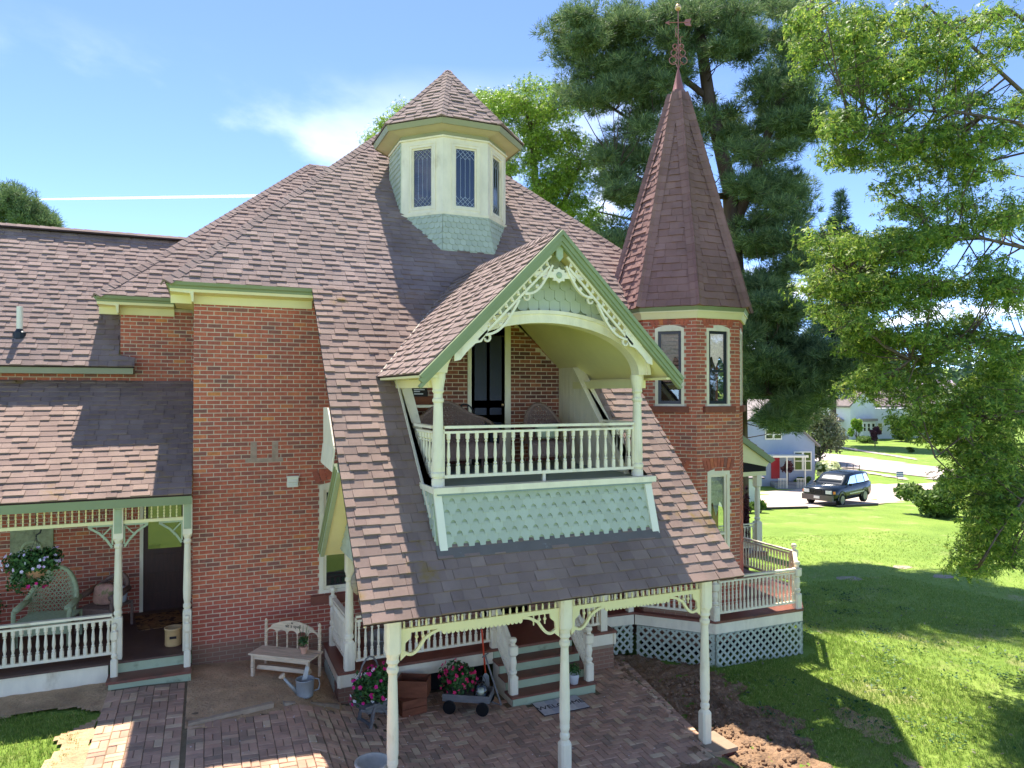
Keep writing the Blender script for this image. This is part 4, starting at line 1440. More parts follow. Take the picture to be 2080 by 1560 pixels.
# ------------------------------------------------------------------ left porch
LZ = .40
LPY = 12.40
m = MB()
for k in range(20):
    y0 = 12.24 + k * .1305
    m.box((-6.4, y0, LZ - .03), (-.195, y0 + .1285, LZ))
m.build('left_porch_floor', MT['darkdeck'], house, kind=None)
m = MB(); m.box((-6.4, 12.28, LZ - .30), (-1.34, 12.31, LZ - .035)); m.build('left_porch_skirt', MT['cream'], house)
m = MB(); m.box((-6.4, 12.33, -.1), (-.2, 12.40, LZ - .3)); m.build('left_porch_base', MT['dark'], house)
for z0, z1, y in ((.06, .19, 11.94), (.235, LZ - .032, 12.26)):
    m = MB(); m.box((-1.30, y, z0 - .08), (-.195, y + .03, z1)); m.build('riser', MT['sagetrim'], house)
m = MB(); m.box((-1.33, 11.90, .19), (-.192, 12.262, .228)); m.build('tread', MT['deck'], house)
shingle_roof(house, 'left_porch_roof', (-6.4, 12.08, 2.89), (1, 0, 0), Vector((0, 2.75, 1.785)), [[(0, 0), (6.20, 0), (6.20, 3.28), (0, 3.28)]], mt='shingle_old', seed=64, label='lean-to roof over the left porch')
m = MB(); m.box((-6.4, 12.10, 2.735), (-.2, 12.135, 2.872)); m.build('left_porch_fascia', MT['green'], house)
m = MB(); m.prism([(-6.4, 12.136, 2.80), (-6.4, 14.84, 4.52), (-6.4, 14.84, 4.46), (-6.4, 12.136, 2.74)], (6.2, 0, 0)); m.build('left_porch_ceiling', MT['yellow'], house)
m = MB(); m.box((-6.4, LPY - .035, 2.70), (-.2, LPY + .035, 2.80)); m.box((-6.4, LPY - .03, 2.455), (-.2, LPY + .03, 2.505)); fz = m.build('spindle_frieze', MT['yellow'], house, label='spindle frieze of the left porch')
SP = [(.42, 0), (.42, .18), (.22, .24), (.5, .36), (.5, .42), (.24, .48), (.5, .56), (.5, .62), (.22, .72), (.42, .80), (.42, 1)]
sm = baluster_mesh(.195, .028, 'yellow', SP, 6)
x = -6.35
while x < -.34:
    if abs(x + 1.225) > .09 and abs(x + 3.80) > .09:
        inst(sm, 'spindle', fz, (x, LPY, 2.505))
    x += .0885
LP = [(.062, 0), (.062, .62), (.045, .65), (.06, .68), (.06, .71), (.045, .74), (.058, .82), (.062, .95), (.05, 1.55), (.046, 1.68), (.06, 1.70), (.06, 1.73), (.046, 1.76), (.064, 1.80), (.068, 1.84), (.068, 2.40)]
for x in (-6.33, -3.80, -1.225, -.262):
    po = lathe_part(house, 'left_porch_post', LP, (x, LPY, LZ), 'cream', 12, sq={0, 1, 14, 15})
    m = MB(); m.box((x - .052, LPY - .082, 2.32), (x + .052, LPY - .069, 2.78))
    for k in range(9): m.box((x - .03, LPY - .088, 2.42 + k * .035), (x + .03, LPY - .0825, 2.44 + k * .035))
    m.build('post_plaque', MT['sagetrim'], po)
    if x > -2: newel(house, x - (.02 if x < -1 else -.01), 12.14, .228, 1.02, .048)
for x, sg in ((-1.225, -1), (-1.225, 1), (-.262, -1)):
    m = MB()
    xb = x + sg * .068
    m.beam((xb, LPY, 2.44), (xb + sg * .34, LPY, 2.44), .03, .03); m.beam((xb + sg * .012, LPY, 2.44), (xb + sg * .012, LPY, 2.14), .03, .024, up=(1, 0, 0))
    pts = [(xb + sg * .015, LPY, 2.10), (xb + sg * .09, LPY, 2.22), (xb + sg * .19, LPY, 2.33), (xb + sg * .33, LPY, 2.425)]
    for p, q in zip(pts, pts[1:]): m.beam(p, q, .032, .035, up=(0, 1, 0))
    m.beam((xb + sg * .03, LPY, 2.41), (xb + sg * .16, LPY, 2.27), .02, .02, up=(0, 1, 0))
    m.ball((xb + sg * .115, LPY, 2.245), .026, 6, 4)
    m.build('porch_bracket', MT['sagetrim'], house)
railing(house, (-3.73, LPY), (-1.30, LPY), .50, 1.06, 24, name='left_porch_railing', label='cream railing of the left porch', bw=.06)
railing(house, (-6.26, LPY), (-3.87, LPY), .50, 1.06, 24, name='left_porch_railing', bw=.06)
# door
m = MB(); m.box((-1.12, YB - .02, LZ), (-1.06, YB + .06, 2.62)); m.box((-.34, YB - .02, LZ), (-.28, YB + .06, 2.62)); m.box((-1.06, YB - .02, 2.56), (-.34, YB + .06, 2.62)); m.build('door_frame', MT['cream'], house)
m = MB(); m.box((-1.06, YB + .0, LZ), (-.34, YB + .04, 2.56)); dr = m.build('porch_door', MT['doorwood'], house, label='dark wood door with large upper pane')
m = MB(); m.box((-.98, YB - .004, 1.55), (-.42, YB - .001, 2.44)); m.build('pane', glass('door_glass', (.10, .11, .05), .15), dr)
for z0, z1 in ((1.22, 1.44), (.84, 1.10), (.48, .74)):
    m = MB(); m.box((-.96, YB - .012, z0), (-.44, YB - .001, z1)); m.build('panel', MT['doorwood'], dr)

# ------------------------------------------------------------------ front porch
DZ = .162
deckp = [(1.87, 12.56), (1.87, 11.09), (6.84, 11.09), (6.84, 11.93), (7.72, 11.86), (8.80, 10.76), (10.93, 10.72), (12.10, 12.0), (12.10, 16.5), (8.2, 16.5), (8.2, 12.56)]
m = MB(); m.prism([(x, y, DZ - .04) for x, y in deckp], (0, 0, .04)); m.build('porch_floor', MT['deck'], house, label='maroon painted porch floor wrapping round the turret')
segs = list(zip(deckp, deckp[1:]))[:8]
for a, b in segs:
    if a == (1.87, 11.09):
        continue
    d = (Vector((*b, 0)) - Vector((*a, 0)))
    n_ = Vector((d.y, -d.x, 0)).normalized()
    m = MB(); m.obox(Vector((*a, DZ - .24)) - n_ * .055, d, n_ * .03, (0, 0, .20)); m.build('porch_fascia', MT['cream'], house)
m = MB(); m.obox((1.87, 11.115, DZ - .24), (2.57, 0, 0), (0, .03, 0), (0, 0, .20)); m.build('porch_fascia', MT['cream'], house)
m = MB(); m.obox((6.02, 11.115, DZ - .24), (.82, 0, 0), (0, .03, 0), (0, 0, .20))
m.build('porch_fascia', MT['cream'], house)
# lattice skirt: crossed slats, each its own piece
def lattice(a, b, z0, z1, mt='sage', sp=.16, parent=None):
    a, b = Vector((*a, 0)), Vector((*b, 0))
    d = (b - a); ln = d.length; u = d / ln
    n_ = Vector((u.y, -u.x, 0))
    h = z1 - z0
    fr = MB(); fr.obox(a + Vector((0, 0, z1 - .03)) - n_ * .03, u * ln, -n_ * .012, (0, 0, .03)); fr.obox(a + Vector((0, 0, z0)) - n_ * .01, u * .05, -n_ * .032, (0, 0, h)); fr.obox(b - u * .05 + Vector((0, 0, z0)) - n_ * .01, u * .05, -n_ * .012, (0, 0, h))
    part = fr.build('lattice_frame', MT[mt], house)
    bk = MB(); bk.poly([a - n_ * .5 + Vector((0, 0, z0)), b - n_ * .5 + Vector((0, 0, z0)), b - n_ * .5 + Vector((0, 0, z1)), a - n_ * .5 + Vector((0, 0, z1))]); bk.build('under_porch_shade', MT['dark'], house)  # dark sheet set behind the slats, shade under the deck as colour
    for lay, sg in ((0, 1), (1, -1)):
        s_ = -h
        while s_ < ln + h:
            # slat from (s_, bottom) to (s_+sg*h, top), clipped to the panel
            s0, s1 = (s_, s_ + h) if sg > 0 else (s_ + h, s_)
            t0, t1 = 0.0, 1.0
            lo, hi = min(s0, s1), max(s0, s1)
            if hi > .02 and lo < ln - .02:
                f = lambda s: (s - s0) / (s1 - s0)
                ts_ = sorted([f(0), f(ln)])
                t0, t1 = max(0, ts_[0]), min(1, ts_[1])
                if t1 - t0 > .06:
                    p = a + u * (s0 + (s1 - s0) * t0) + Vector((0, 0, z0 + h * t0)) + n_ * (.004 + lay * .009)
                    q = a + u * (s0 + (s1 - s0) * t1) + Vector((0, 0, z0 + h * t1)) + n_ * (.004 + lay * .009)
                    m = MB(); m.beam(p, q, .008, .044, up=n_.cross((q - p).normalized())); m.build('slat', MT[mt], part)
            s_ += sp
    return part


lattice((7.74, 11.82), (8.80, 10.80), -.70, DZ - .25)
lattice((8.83, 10.78), (10.90, 10.745), -.74, DZ - .25)
lattice((10.92, 10.75), (12.07, 12.0), -.86, DZ - .25)
lattice((6.88, 11.96), (7.70, 11.90), -.62, DZ - .25)
lattice((1.895, 12.5), (1.895, 11.45), -.30, DZ - .25, sp=.14)
m = MB(); m.poly([(2.3, 11.5, -.6), (4.4, 11.5, -.6), (4.4, 11.5, -.08), (2.3, 11.5, -.08)]); m.build('under_porch_shade', MT['dark'], house)  # another dark sheet painting the shade below the deck
# brick piers under the deck
for x0, x1, y0, y1, zb in ((1.89, 2.32, 11.13, 11.5, -.5), (6.30, 6.80, 11.14, 11.55, -.62)):
    m = MB(); m.box((x0 + .01, y0 + .01, zb), (x1 - .01, y1, DZ - .245)); pr = m.build('brick_pier', MT['mortar'], house)
    brick_wall(pr, 'pier_face', (x0, y0, zb), (1, 0, 0), (0, -1, 0), x1 - x0, DZ - .245 - zb, (), 0, seed=int(x0 * 9))
    brick_wall(pr, 'pier_face', (x0, y1, zb), (0, -1, 0), (-1, 0, 0), y1 - y0, DZ - .245 - zb, (), 0, seed=int(x0 * 7))
# steps
SX0, SX1 = 4.43, 5.98
for k in range(4):
    y0 = 10.32 + k * .275
    z0, z1 = -.52 + k * .1655 - (.1 if k == 0 else 0), -.335 + k * .1655 - .03
    m = MB(); m.box((SX0 + .03, y0, z0), (SX1 - .03, y0 + .02, z1)); m.build('riser', MT['sagetrim'], house)
    if k < 3:
        m = MB(); m.box((SX0, y0 - .025, z1), (SX1, y0 + .275, z1 + .03)); m.build('tread', MT['deck'], house)
        for xs_ in (SX0 + .03, SX1 - .05):
            m = MB(); m.box((xs_, y0 + .021, -.62), (xs_ + .02, y0 + .275 + .02, z1)); m.build('stringer', MT['cream'], house)
# posts, newels and rails on the deck
DP = [(.078, 0), (.078, .42), (.05, .46), (.07, .49), (.07, .53), (.055, .56), (.068, .64), (.066, .9), (.055, 1.3), (.05, 1.36), (.068, 1.38), (.068, 1.41), (.05, 1.44), (.066, 1.52), (.066, 1.96)]
lathe_part(house, 'deck_post', DP, (2.06, 11.19, DZ), 'cream', 14, sq={0, 1, 13, 14}, label='turned post at the left corner of the porch floor')
m = MB(); m.beam((2.06, 8.32, 2.02), (2.06, 11.25, 2.02), .09, .10); m.build('porch_beam', MT['cream'], house)
newel(house, 2.0, 12.38, DZ, 1.15, .058)
railing(house, (2.01, 12.30), (2.05, 11.29), .29, .95, 10, name='porch_railing', bw=.05)
railing(house, (2.16, 11.19), (4.42, 11.19), .29, .95, 22, name='porch_railing', label='railing along the front of the porch', bw=.055)
newel(house, 4.49, 11.20, DZ, 1.12, .065); newel(house, 5.92, 11.20, DZ, 1.12, .065)
newel(house, 4.52, 10.45, -.335, .56, .07); newel(house, 5.90, 10.45, -.335, .56, .07)
for x in (4.52, 5.90):
    railing(house, (x, 10.53), (x, 11.13), -.14, .42, 9, dz=.42, name='stair_railing', bw=.045, rw=.06)
m = MB(); m.box((6.55, 11.15, DZ), (6.68, 11.28, .88)); m.build('square_post', MT['cream'], house)
railing(house, (5.98, 11.21), (6.55, 11.21), .29, .90, 6, name='porch_railing', bw=.05)
m = MB(); m.box((7.62, 11.92, DZ), (7.74, 12.03, .96)); m.build('square_post', MT['cream'], house)
railing(house, (6.78, 12.02), (7.62, 11.97), .29, .92, 9, name='porch_railing', bw=.05)
railing(house, (7.76, 11.95), (8.80, 10.92), .29, .92, 14, name='porch_railing', bw=.052)
newel(house, 8.86, 10.86, DZ, .98, .075)
railing(house, (8.95, 10.86), (10.80, 10.83), .29, .92, 20, name='porch_railing', label='front railing of the porch beside the turret', bw=.052)
newel(house, 10.87, 10.83, DZ, 1.10, .075); newel(house, 11.99, 12.03, DZ, 1.12, .075)
railing(house, (10.94, 10.90), (11.93, 11.96), .29, .92, 12, name='porch_railing', bw=.05)
railing(house, (11.99, 12.12), (11.99, 16.2), .29, .92, 44, name='porch_railing', bw=.05)
# roof posts standing on the brick patio
RP = [(.075, 0), (.075, .42), (.06, .46), (.05, .47), (.066, .50), (.066, .54), (.05, .57), (.058, .59), (.066, .62), (.066, .66), (.062, .68), (.07, .75), (.068, 1.05), (.056, 1.55), (.052, 1.66), (.054, 1.68), (.072, 1.71), (.072, 1.75), (.056, 1.77), (.056, 1.79), (.078, 1.82), (.07, 1.86), (.082, 1.90), (.088, 1.94), (.088, 2.72)]
PYL = 8.32
for x in (2.045, 4.335, 6.60):
    lathe_part(house, 'porch_post', RP, (x, PYL, -.545), 'cream', 16, sq={0, 1, 23, 24}, label={2.045: 'left front porch post', 4.335: 'middle front porch post', 6.60: 'right front porch post on a brick pad'}[x])
m = MB(); m.box((6.37, 8.06, -.80), (6.90, 8.50, -.60)); m.box((6.33, 8.02, -.602), (6.94, 8.54, -.547)); pb = m.build('post_pad', MT['mortar'], house)
for k in range(3):
    for q in range(3): 
        bm = MB(); bm.box((6.365 + q * .18, 8.045, -.79 + k * .066), (6.365 + q * .18 + .168, 8.06, -.79 + k * .066 + .056)); bm.build('brick', MT['oldbrick'], pb)
m = MB(); m.box((1.70, PYL - .05, 2.04), (6.90, PYL + .05, 2.20)); m.build('porch_beam', MT['yellow'], house)
# frieze: rail, spindles above, scalloped board below, scroll brackets
for xa, xb_ in ((2.135, 4.245), (4.425, 6.51)):
    m = MB()
    m.box((xa, PYL - .022, 1.60), (xb_, PYL + .022, 1.655)); m.box((xa, PYL - .025, 1.95), (xb_, PYL + .025, 2.0))
    c0, c1 = xa + .52, xb_ - .52
    m.box((c0, PYL - .012, 1.545), (c1, PYL + .012, 1.60))
    n_ = int((c1 - c0) / .055)
    for k in range(n_):
        cx = c0 + (k + .5) * (c1 - c0) / n_
        m.prism([(cx - .024, PYL - .012, 1.546), (cx - .02, PYL - .012, 1.53), (cx, PYL - .012, 1.52), (cx + .02, PYL - .012, 1.53), (cx + .024, PYL - .012, 1.546)], (0, .024, 0))
    fz = m.build('porch_frieze', MT['yellow'], house, label='spindle frieze with scalloped edge under the porch eave')
    s2 = baluster_mesh(.295, .034, 'yellow', SP, 6)
    n_ = int((xb_ - xa) / .088)
    for k in range(n_):
        inst(s2, 'spindle', fz, (xa + (k + .5) * (xb_ - xa) / n_, PYL, 1.655))
    for xs_, sg in ((xa, 1), (xb_, -1)):
        m = MB()
        X = lambda d: xs_ + sg * d
        pts = []
        for k in range(19):
            t = k / 18
            d = .02 + .50 * t
            z = 1.36 + .20 * t + (-.10 * math.sin(min(1, t / .55) * math.pi) + .03 if t < .55 else .03 + .02 * math.sin((t - .55) / .45 * math.pi))
            pts.append((X(d), PYL, z))
        for p, q in zip(pts, pts[1:]): m.beam(p, q, .035, .042, up=(0, 1, 0))
        m.prism([(X(.0), PYL - .018, 1.60), (X(.13), PYL - .018, 1.60), (X(.12), PYL - .018, 1.53), (X(.06), PYL - .018, 1.48), (X(.05), PYL - .018, 1.40), (X(.07), PYL - .018, 1.34), (X(.0), PYL - .018, 1.28)], (0, .036, 0))
        for d in (.20, .28, .36):
            m.ball((X(d), PYL, 1.535), .024, 6, 5); m.beam((X(d), PYL, 1.47), (X(d), PYL, 1.60), .014, .014, up=(0, 1, 0))
        m.build('scroll_bracket', MT['yellow'], house)

# ------------------------------------------------------------------ side porch beyond the turret
m = MB(); m.box((9.8, 13.6, -.6), (11.2, 17, 5.2)); m.build('side_wall', MT['oldbrick'], house)
SPx, SPy = 12.9, 16.2
shingle_roof(house, 'side_porch_roof', (14.45, 15.2, 2.62), (0, 1, 0), Vector((-1, 0, .62)), [[(0, 0), (3, 0), (3, 3.2), (0, 3.2)]], mt='shingle_dk', seed=70)
m = MB()
m.prism([(14.45, 15.15, 2.60), (11.7, 15.15, 4.30), (11.7, 15.15, 4.12), (14.30, 15.15, 2.52)], (0, .06, 0)); m.build('rake_moulding', MT['green'], house)
m = MB(); m.prism([(14.3, 15.22, 2.55), (11.7, 15.22, 4.12), (11.7, 15.22, 2.9), (14.2, 15.22, 2.42)], (0, .05, 0)); m.build('side_gable', MT['yellow'], house)
m = MB(); m.box((11.3, 15.25, 2.30), (14.2, 15.40, 2.52)); m.build('side_beam', MT['dark'], house)
m = MB(); m.box((11.3, 15.24, 2.18), (14.2, 15.42, 2.298)); m.build('side_beam', MT['yellow'], house)
lathe_part(house, 'side_porch_post', [(.09, 0), (.09, .8), (.06, .85), (.085, .9), (.06, .95), (.075, 1.2), (.06, 1.75), (.085, 1.8), (.085, 2.1)], (13.95, 15.32, .1), 'cream', 12, sq={0, 1, 7, 8})
railing(house, (12.1, 15.32), (13.85, 15.32), .24, .85, 18, name='porch_railing', bw=.05)
m = MB(); m.box((12.1, 15.1, 0), (14.1, 17, .12)); m.build('side_porch_floor', MT['deck'], house)

# ------------------------------------------------------------------ patio, path and dirt
MT['paver'] = mat('patio_brick', None, .85, .22, 3, .5, 70, .25, coord='World', stops=s3([(0, (164, 136, 114)), (.3, (186, 148, 124)), (.6, (198, 156, 130)), (.85, (206, 168, 138)), (1, (216, 188, 152))]),
                  dirt=lin((150, 134, 108)), dirt_scale=1.6, dirt_lo=.55, dirt_hi=.8)
MT['dirt'] = mat('bare_soil', lin((200, 166, 128)), .97, .28, 2.0, 1.0, 22, .1, dirt=lin((166, 134, 104)), dirt_scale=1.5, bdist=.04, fine=.18, coord='World')
MT['soil'] = mat('dark_turned_soil', lin((152, 122, 96)), .97, .3, 3.0, 1.0, 18, .1, dirt=lin((114, 90, 70)), dirt_scale=2.2, bdist=.06, fine=.2, coord='World')
MT['sand'] = mat('sandy_joints', lin((128, 112, 88)), .97, .25, 6.0, .6, 60, .1, dirt=lin((92, 100, 62)), dirt_scale=1.2, dirt_lo=.56, dirt_hi=.7, coord='World')


def in_poly(x, y, poly):
    c = False
    for i in range(len(poly)):
        (x0, y0), (x1, y1) = poly[i], poly[i - 1]
        if (y0 > y) != (y1 > y) and x < (x1 - x0) * (y - y0) / (y1 - y0) + x0:
            c = not c
    return c


def sheet(name, poly, st, dz, mt, kind='structure', lump=0.0, edge=.12, rag=0.0, seed=0):
    """a ground cover that follows the land, with a ragged edge, dz above it"""
    x0, x1 = min(p[0] for p in poly) - rag, max(p[0] for p in poly) + rag
    y0, y1 = min(p[1] for p in poly) - rag, max(p[1] for p in poly) + rag
    nx_, ny_ = int((x1 - x0) / st) + 1, int((y1 - y0) / st) + 1
    idx = {}
    V_, F_ = [], []
    def vert(i, j):
        if (i, j) not in idx:
            x, y = x0 + i * st, y0 + j * st
            z = T(x, y) + .02 * noise.noise((x * .6, y * .6, 0)) + dz
            if lump:
                z += lump * (noise.fractal((x * 5, y * 5, seed), 1.0, 2.0, 4) * .5 + .3 * noise.noise((x * 17, y * 17, seed)))
            idx[(i, j)] = len(V_)
            V_.append((x, y, z))
        return idx[(i, j)]
    for j in range(ny_):
        for i in range(nx_):
            x, y = x0 + (i + .5) * st, y0 + (j + .5) * st
            q = (x + rag * noise.noise((x * 2.3, y * 2.3, seed + 5)), y + rag * noise.noise((x * 2.3, y * 2.3, seed + 9)))
            if in_poly(*q, poly):
                F_.append((vert(i, j), vert(i + 1, j), vert(i + 1, j + 1), vert(i, j + 1)))
    o = np_mesh(name, np.array(V_), np.array(F_), MT[mt], smooth=True)
    return tag(o, kind=kind)


sheet('dirt_bed', [(-.25, 12.6), (-.25, 10.2), (.2, 10.25), (1.95, 10.75), (1.95, 12.6)], .06, .045, 'dirt', lump=.03, rag=.05)
sheet('dirt_bed', [(-6.6, 12.34), (-6.6, 11.5), (-4.5, 11.3), (-2.9, 11.45), (-1.9, 11.5), (-1.3, 11.2), (-1.25, 9.4), (-1.7, 9.2), (-1.7, 10.6), (-1.3, 11.0), (-1.2, 12.34)], .06, .04, 'dirt', lump=.02, rag=.12, seed=3)
sheet('dirt_bed', [(6.75, 11.9), (7.75, 11.9), (8.5, 11.0), (8.75, 10.3), (8.3, 9.6), (8.35, 8.6), (8.0, 7.6), (7.7, 6.6), (6.2, 6.4), (5.4, 7.0), (5.4, 7.95), (6.7, 8.0)], .045, .03, 'soil', lump=.11, rag=.5, seed=7)
patio_poly = [(-.32, 6.5), (-.32, 10.3), (1.9, 10.85), (1.9, 11.4), (6.25, 11.4), (7.15, 11.5), (6.75, 8.55), (6.62, 7.92), (5.0, 7.9), (4.2, 6.5)]
path_poly = [(-1.22, 9.0), (-1.28, 11.93), (-.1, 11.93), (-.1, 9.0)]
patio = sheet('patio', patio_poly, .15, .035, 'sand')
path = sheet('garden_path', path_poly, .15, .037, 'sand')
PW = .103


def paver_mesh(lx, ly, th=.05):
    m = MB()
    e = .006
    b = [(0, 0), (lx, 0), (lx, ly), (0, ly)]
    i_ = [(e, e), (lx - e, e), (lx - e, ly - e), (e, ly - e)]
    m.v = [(x - lx / 2, y - ly / 2, -th) for x, y in b] + [(x - lx / 2, y - ly / 2, -.006) for x, y in b] + [(x - lx / 2, y - ly / 2, 0) for x, y in i_]
    for k in range(4):
        q = (k + 1) % 4
        m.f += [(k, q, 4 + q, 4 + k), (4 + k, 4 + q, 8 + q, 8 + k)]
    m.f.append((8, 9, 10, 11))
    return m


pm = paver_mesh(2 * PW - .008, PW - .008).mesh('paver')
pm.materials.append(MT['paver'])


def lay(parent, poly, x0, x1, y0, y1, pattern, nobj, first, seed):
    rg = random.Random(seed)
    sp = []
    nx_, ny_ = int((x1 - x0) / PW), int((y1 - y0) / PW)
    for i in range(nx_):
        for j in range(ny_):
            if pattern == 'herring':
                t = (i - j) % 4
                if t == 0: sp.append((x0 + (i + 1) * PW, y0 + (j + .5) * PW, 0))
                elif t == 3: sp.append((x0 + (i + .5) * PW, y0 + (j + 1) * PW, 1))
            else:
                if i % 2 == 0 and j % 2 == 0:
                    h = ((i // 2 + j // 2) % 2 == 0)
                    for q in (0, 1):
                        sp.append((x0 + (i + 1) * PW, y0 + (j + .5 + q) * PW, 0) if h else (x0 + (i + .5 + q) * PW, y0 + (j + 1) * PW, 1))
    sp = [s_ for s_ in sp if in_poly(s_[0], s_[1], poly)]
    sp.sort(key=first)
    rest = MB()
    for k, (x, y, v) in enumerate(sp):
        z = T(x, y) + .02 * noise.noise((x * .6, y * .6, 0)) + .049 + rg.uniform(-.005, .004)
        gx = (T(x + .1, y) - T(x - .1, y)) / .2
        nrm_ = Vector((-gx + rg.uniform(-.02, .02), rg.uniform(-.02, .02), 1)).normalized()
        rot = Vector((0, 0, 1)).rotation_difference(nrm_).to_matrix() @ Matrix.Rotation((R(90) if v else 0) + rg.uniform(-.03, .03), 3, 'Z')
        if k < nobj:
            inst(pm, 'paver', parent, (x, y, z), rot)
        else:
            i0 = len(rest.v)
            for vv in pm.vertices:
                q = rot @ vv.co
                rest.v.append((x + q.x, y + q.y, z + q.z))
            rest.f += [tuple(i0 + a for a in p.vertices) for p in pm.polygons]
    if rest.v:
        rest.build('paver_courses', MT['paver'], parent, kind='stuff')


near = lambda s_: (s_[0] - 3) ** 2 * .3 + (s_[1] - 9) ** 2
lay(patio, [(2.35, 6.5), (2.35, 11.3), (4.4, 11.3), (4.4, 10.3), (6.0, 10.3), (6.0, 11.3), (7.0, 11.35), (6.62, 8.55), (6.45, 8.02), (4.9, 8.0), (4.2, 6.5)], 2.3, 7.2, 6.5, 11.4, 'herring', 200, near, 4)
lay(patio, [(-.2, 6.5), (-.2, 10.25), (1.85, 10.8), (1.85, 11.0), (2.32, 11.0), (2.32, 6.5)], -.21, 2.37, 6.5, 11.05, 'basket', 90, near, 5)
lay(path, [(-1.24, 9.0), (-1.3, 11.92), (-.215, 11.92), (-.215, 9.0)], -1.30, -.2, 9.0, 11.95, 'basket', 120, lambda s_: s_[1], 6)
# border course of the patio
m = MB()
bm = paver_mesh(PW - .008, 2 * PW - .01)
def border(a, b):
    a, b = Vector((*a, 0)), Vector((*b, 0))
    n_ = int((b - a).length / PW)
    for k in range(n_):
        p = a + (b - a) * ((k + .5) / n_)
        z = T(p.x, p.y) + .056 + random.uniform(-.006, .004)
        rot = Matrix.Rotation(math.atan2((b - a).y, (b - a).x) + random.uniform(-.05, .05), 3, 'Z')
        i0 = len(m.v)
        for v in bm.v:
            q = rot @ Vector(v)
            m.v.append((p.x + q.x, p.y + q.y, z + q.z))
        m.f.extend(tuple(i0 + a_ for a_ in f) for f in bm.f)
border((6.53, 8.0), (7.1, 11.4)); border((4.85, 7.93), (6.4, 7.95))
m.build('border_courses', MT['paver'], patio, kind='stuff')
m = MB(); m.prism([(-.2, 10.33, .03), (.9, 10.62, .0), (.88, 10.70, .0), (-.2, 10.41, .03)], (0, 0, .07)); o = m.build('kerb_stone', mat('pale_stone', lin((176, 152, 126)), .9, .2, 6, .5, 40)); tag(o, 'long pale edging stone between dirt and patio', 'edging stone')
m = MB(); m.prism([(1.05, 10.62, -.03), (1.86, 10.86, -.30), (1.84, 10.93, -.30), (1.03, 10.70, -.03)], (0, 0, .08)); o = m.build('kerb_stone', mat('pale_stone_b', lin((166, 146, 124)), .9, .25, 8, .6, 40)); tag(o, 'short rough edging stone beside the brick porch pier', 'edging stone')

sheet('bare_patch', [(9.1, 7.55), (9.5, 7.5), (9.75, 8.0), (9.7, 8.6), (9.4, 8.7), (9.15, 8.2)], .06, .012, 'dirt', lump=.02, rag=.25, seed=12)
sheet('bare_patch', [(8.9, 6.4), (9.05, 6.35), (9.15, 7.2), (9.0, 7.25)], .05, .012, 'dirt', lump=.02, rag=.12, seed=14)
# fallen petals and crumbs on the paving
pt_ = MB()
rp = random.Random(8)
for _ in range(170):
    x, y = rp.uniform(-.2, 6.4), rp.uniform(7.6, 11.0)
    if in_poly(x, y, patio_poly):
        z = T(x, y) + .058
        s_ = rp.uniform(.004, .011)
        a = rp.uniform(0, 6.3)
        pt_.prism([(x + s_ * math.cos(a + q), y + s_ * math.sin(a + q), z) for q in (0, 1.5, 3.1, 4.6)], (0, 0, .003))
tag(pt_.build('petal_litter', mat('pale_litter', lin((226, 214, 204)), .8, .2)), 'tiny pale petals scattered on the brick patio', 'litter', kind='stuff')

# ------------------------------------------------------------------ furniture and garden things
MT['weathered'] = mat('weathered_grey_wood', lin((218, 192, 160)), .8, .2, 4, .3, 30, .2, stretch=(1, 6, 6), dirt=lin((140, 124, 110)), dirt_scale=3)
MT['greywood'] = mat('old_grey_wood', lin((120, 116, 112)), .85, .25, 5, .3, 30, .2, stretch=(1, 6, 6))
MT['brownwood'] = mat('brown_crate_wood', lin((126, 76, 54)), .8, .25, 4, .3, 30, .2, stretch=(1, 5, 5))
MT['galv'] = mat('galvanised_metal', lin((166, 166, 162)), .45, .15, 6, .1, 40, .5, metal=.35, dirt=lin((190, 196, 200)), dirt_scale=4)
MT['terra'] = mat('pale_terracotta', lin((206, 156, 130)), .85, .15, 8, .2, 50)
MT['whitepot'] = mat('white_ceramic', lin((232, 232, 230)), .3, .03, spec=.5)
MT['crock'] = mat('salt_glazed_stoneware', lin((214, 176, 124)), .35, .12, 5, .05, 40, .5)
MT['iron'] = mat('black_iron', lin((44, 42, 42)), .5, .1)
MT['wickg'] = mat('sage_wicker', lin((176, 184, 146)), .7, .15, 30, .6, 90, .3)
MT['wickb'] = mat('brown_wicker', lin((134, 108, 96)), .7, .2, 30, .6, 90, .3)
MT['red'] = mat('red_handle_paint', lin((206, 66, 34)), .4, .08)
MT['leaf'] = mat('garden_leaf', None, .55, .2, 8, 0, 40, .35, stops=s3([(0, (44, 74, 38)), (.5, (64, 100, 50)), (1, (92, 128, 62))]), trans=.25)
MT['pink'] = mat('magenta_petal', None, .6, .1, 8, 0, 40, .3, stops=s3([(0, (206, 20, 104)), (.6, (232, 36, 128)), (1, (214, 30, 150))]), trans=.25)
MT['hotpink'] = mat('pink_petal', None, .6, .1, 8, 0, 40, .3, stops=s3([(0, (226, 28, 92)), (.6, (244, 50, 112)), (1, (236, 70, 130))]), trans=.25)
MT['petal'] = mat('white_petal', lin((240, 236, 236)), .6, .06, trans=.2)
MT['lilac'] = mat('lilac_petal', None, .6, .1, 8, 0, 40, .3, stops=s3([(0, (226, 200, 232)), (.6, (238, 222, 242)), (1, (214, 150, 214))]), trans=.2)
MT['wax'] = mat('cream_candle', lin((236, 224, 184)), .5, .05)
MT['cleargl'] = glass('lantern_glass', (.03, .035, .035), .9, .02)
MT['ink'] = mat('dark_lettering', lin((52, 46, 46)), .8, .05)

rgv = np.random.default_rng(77)


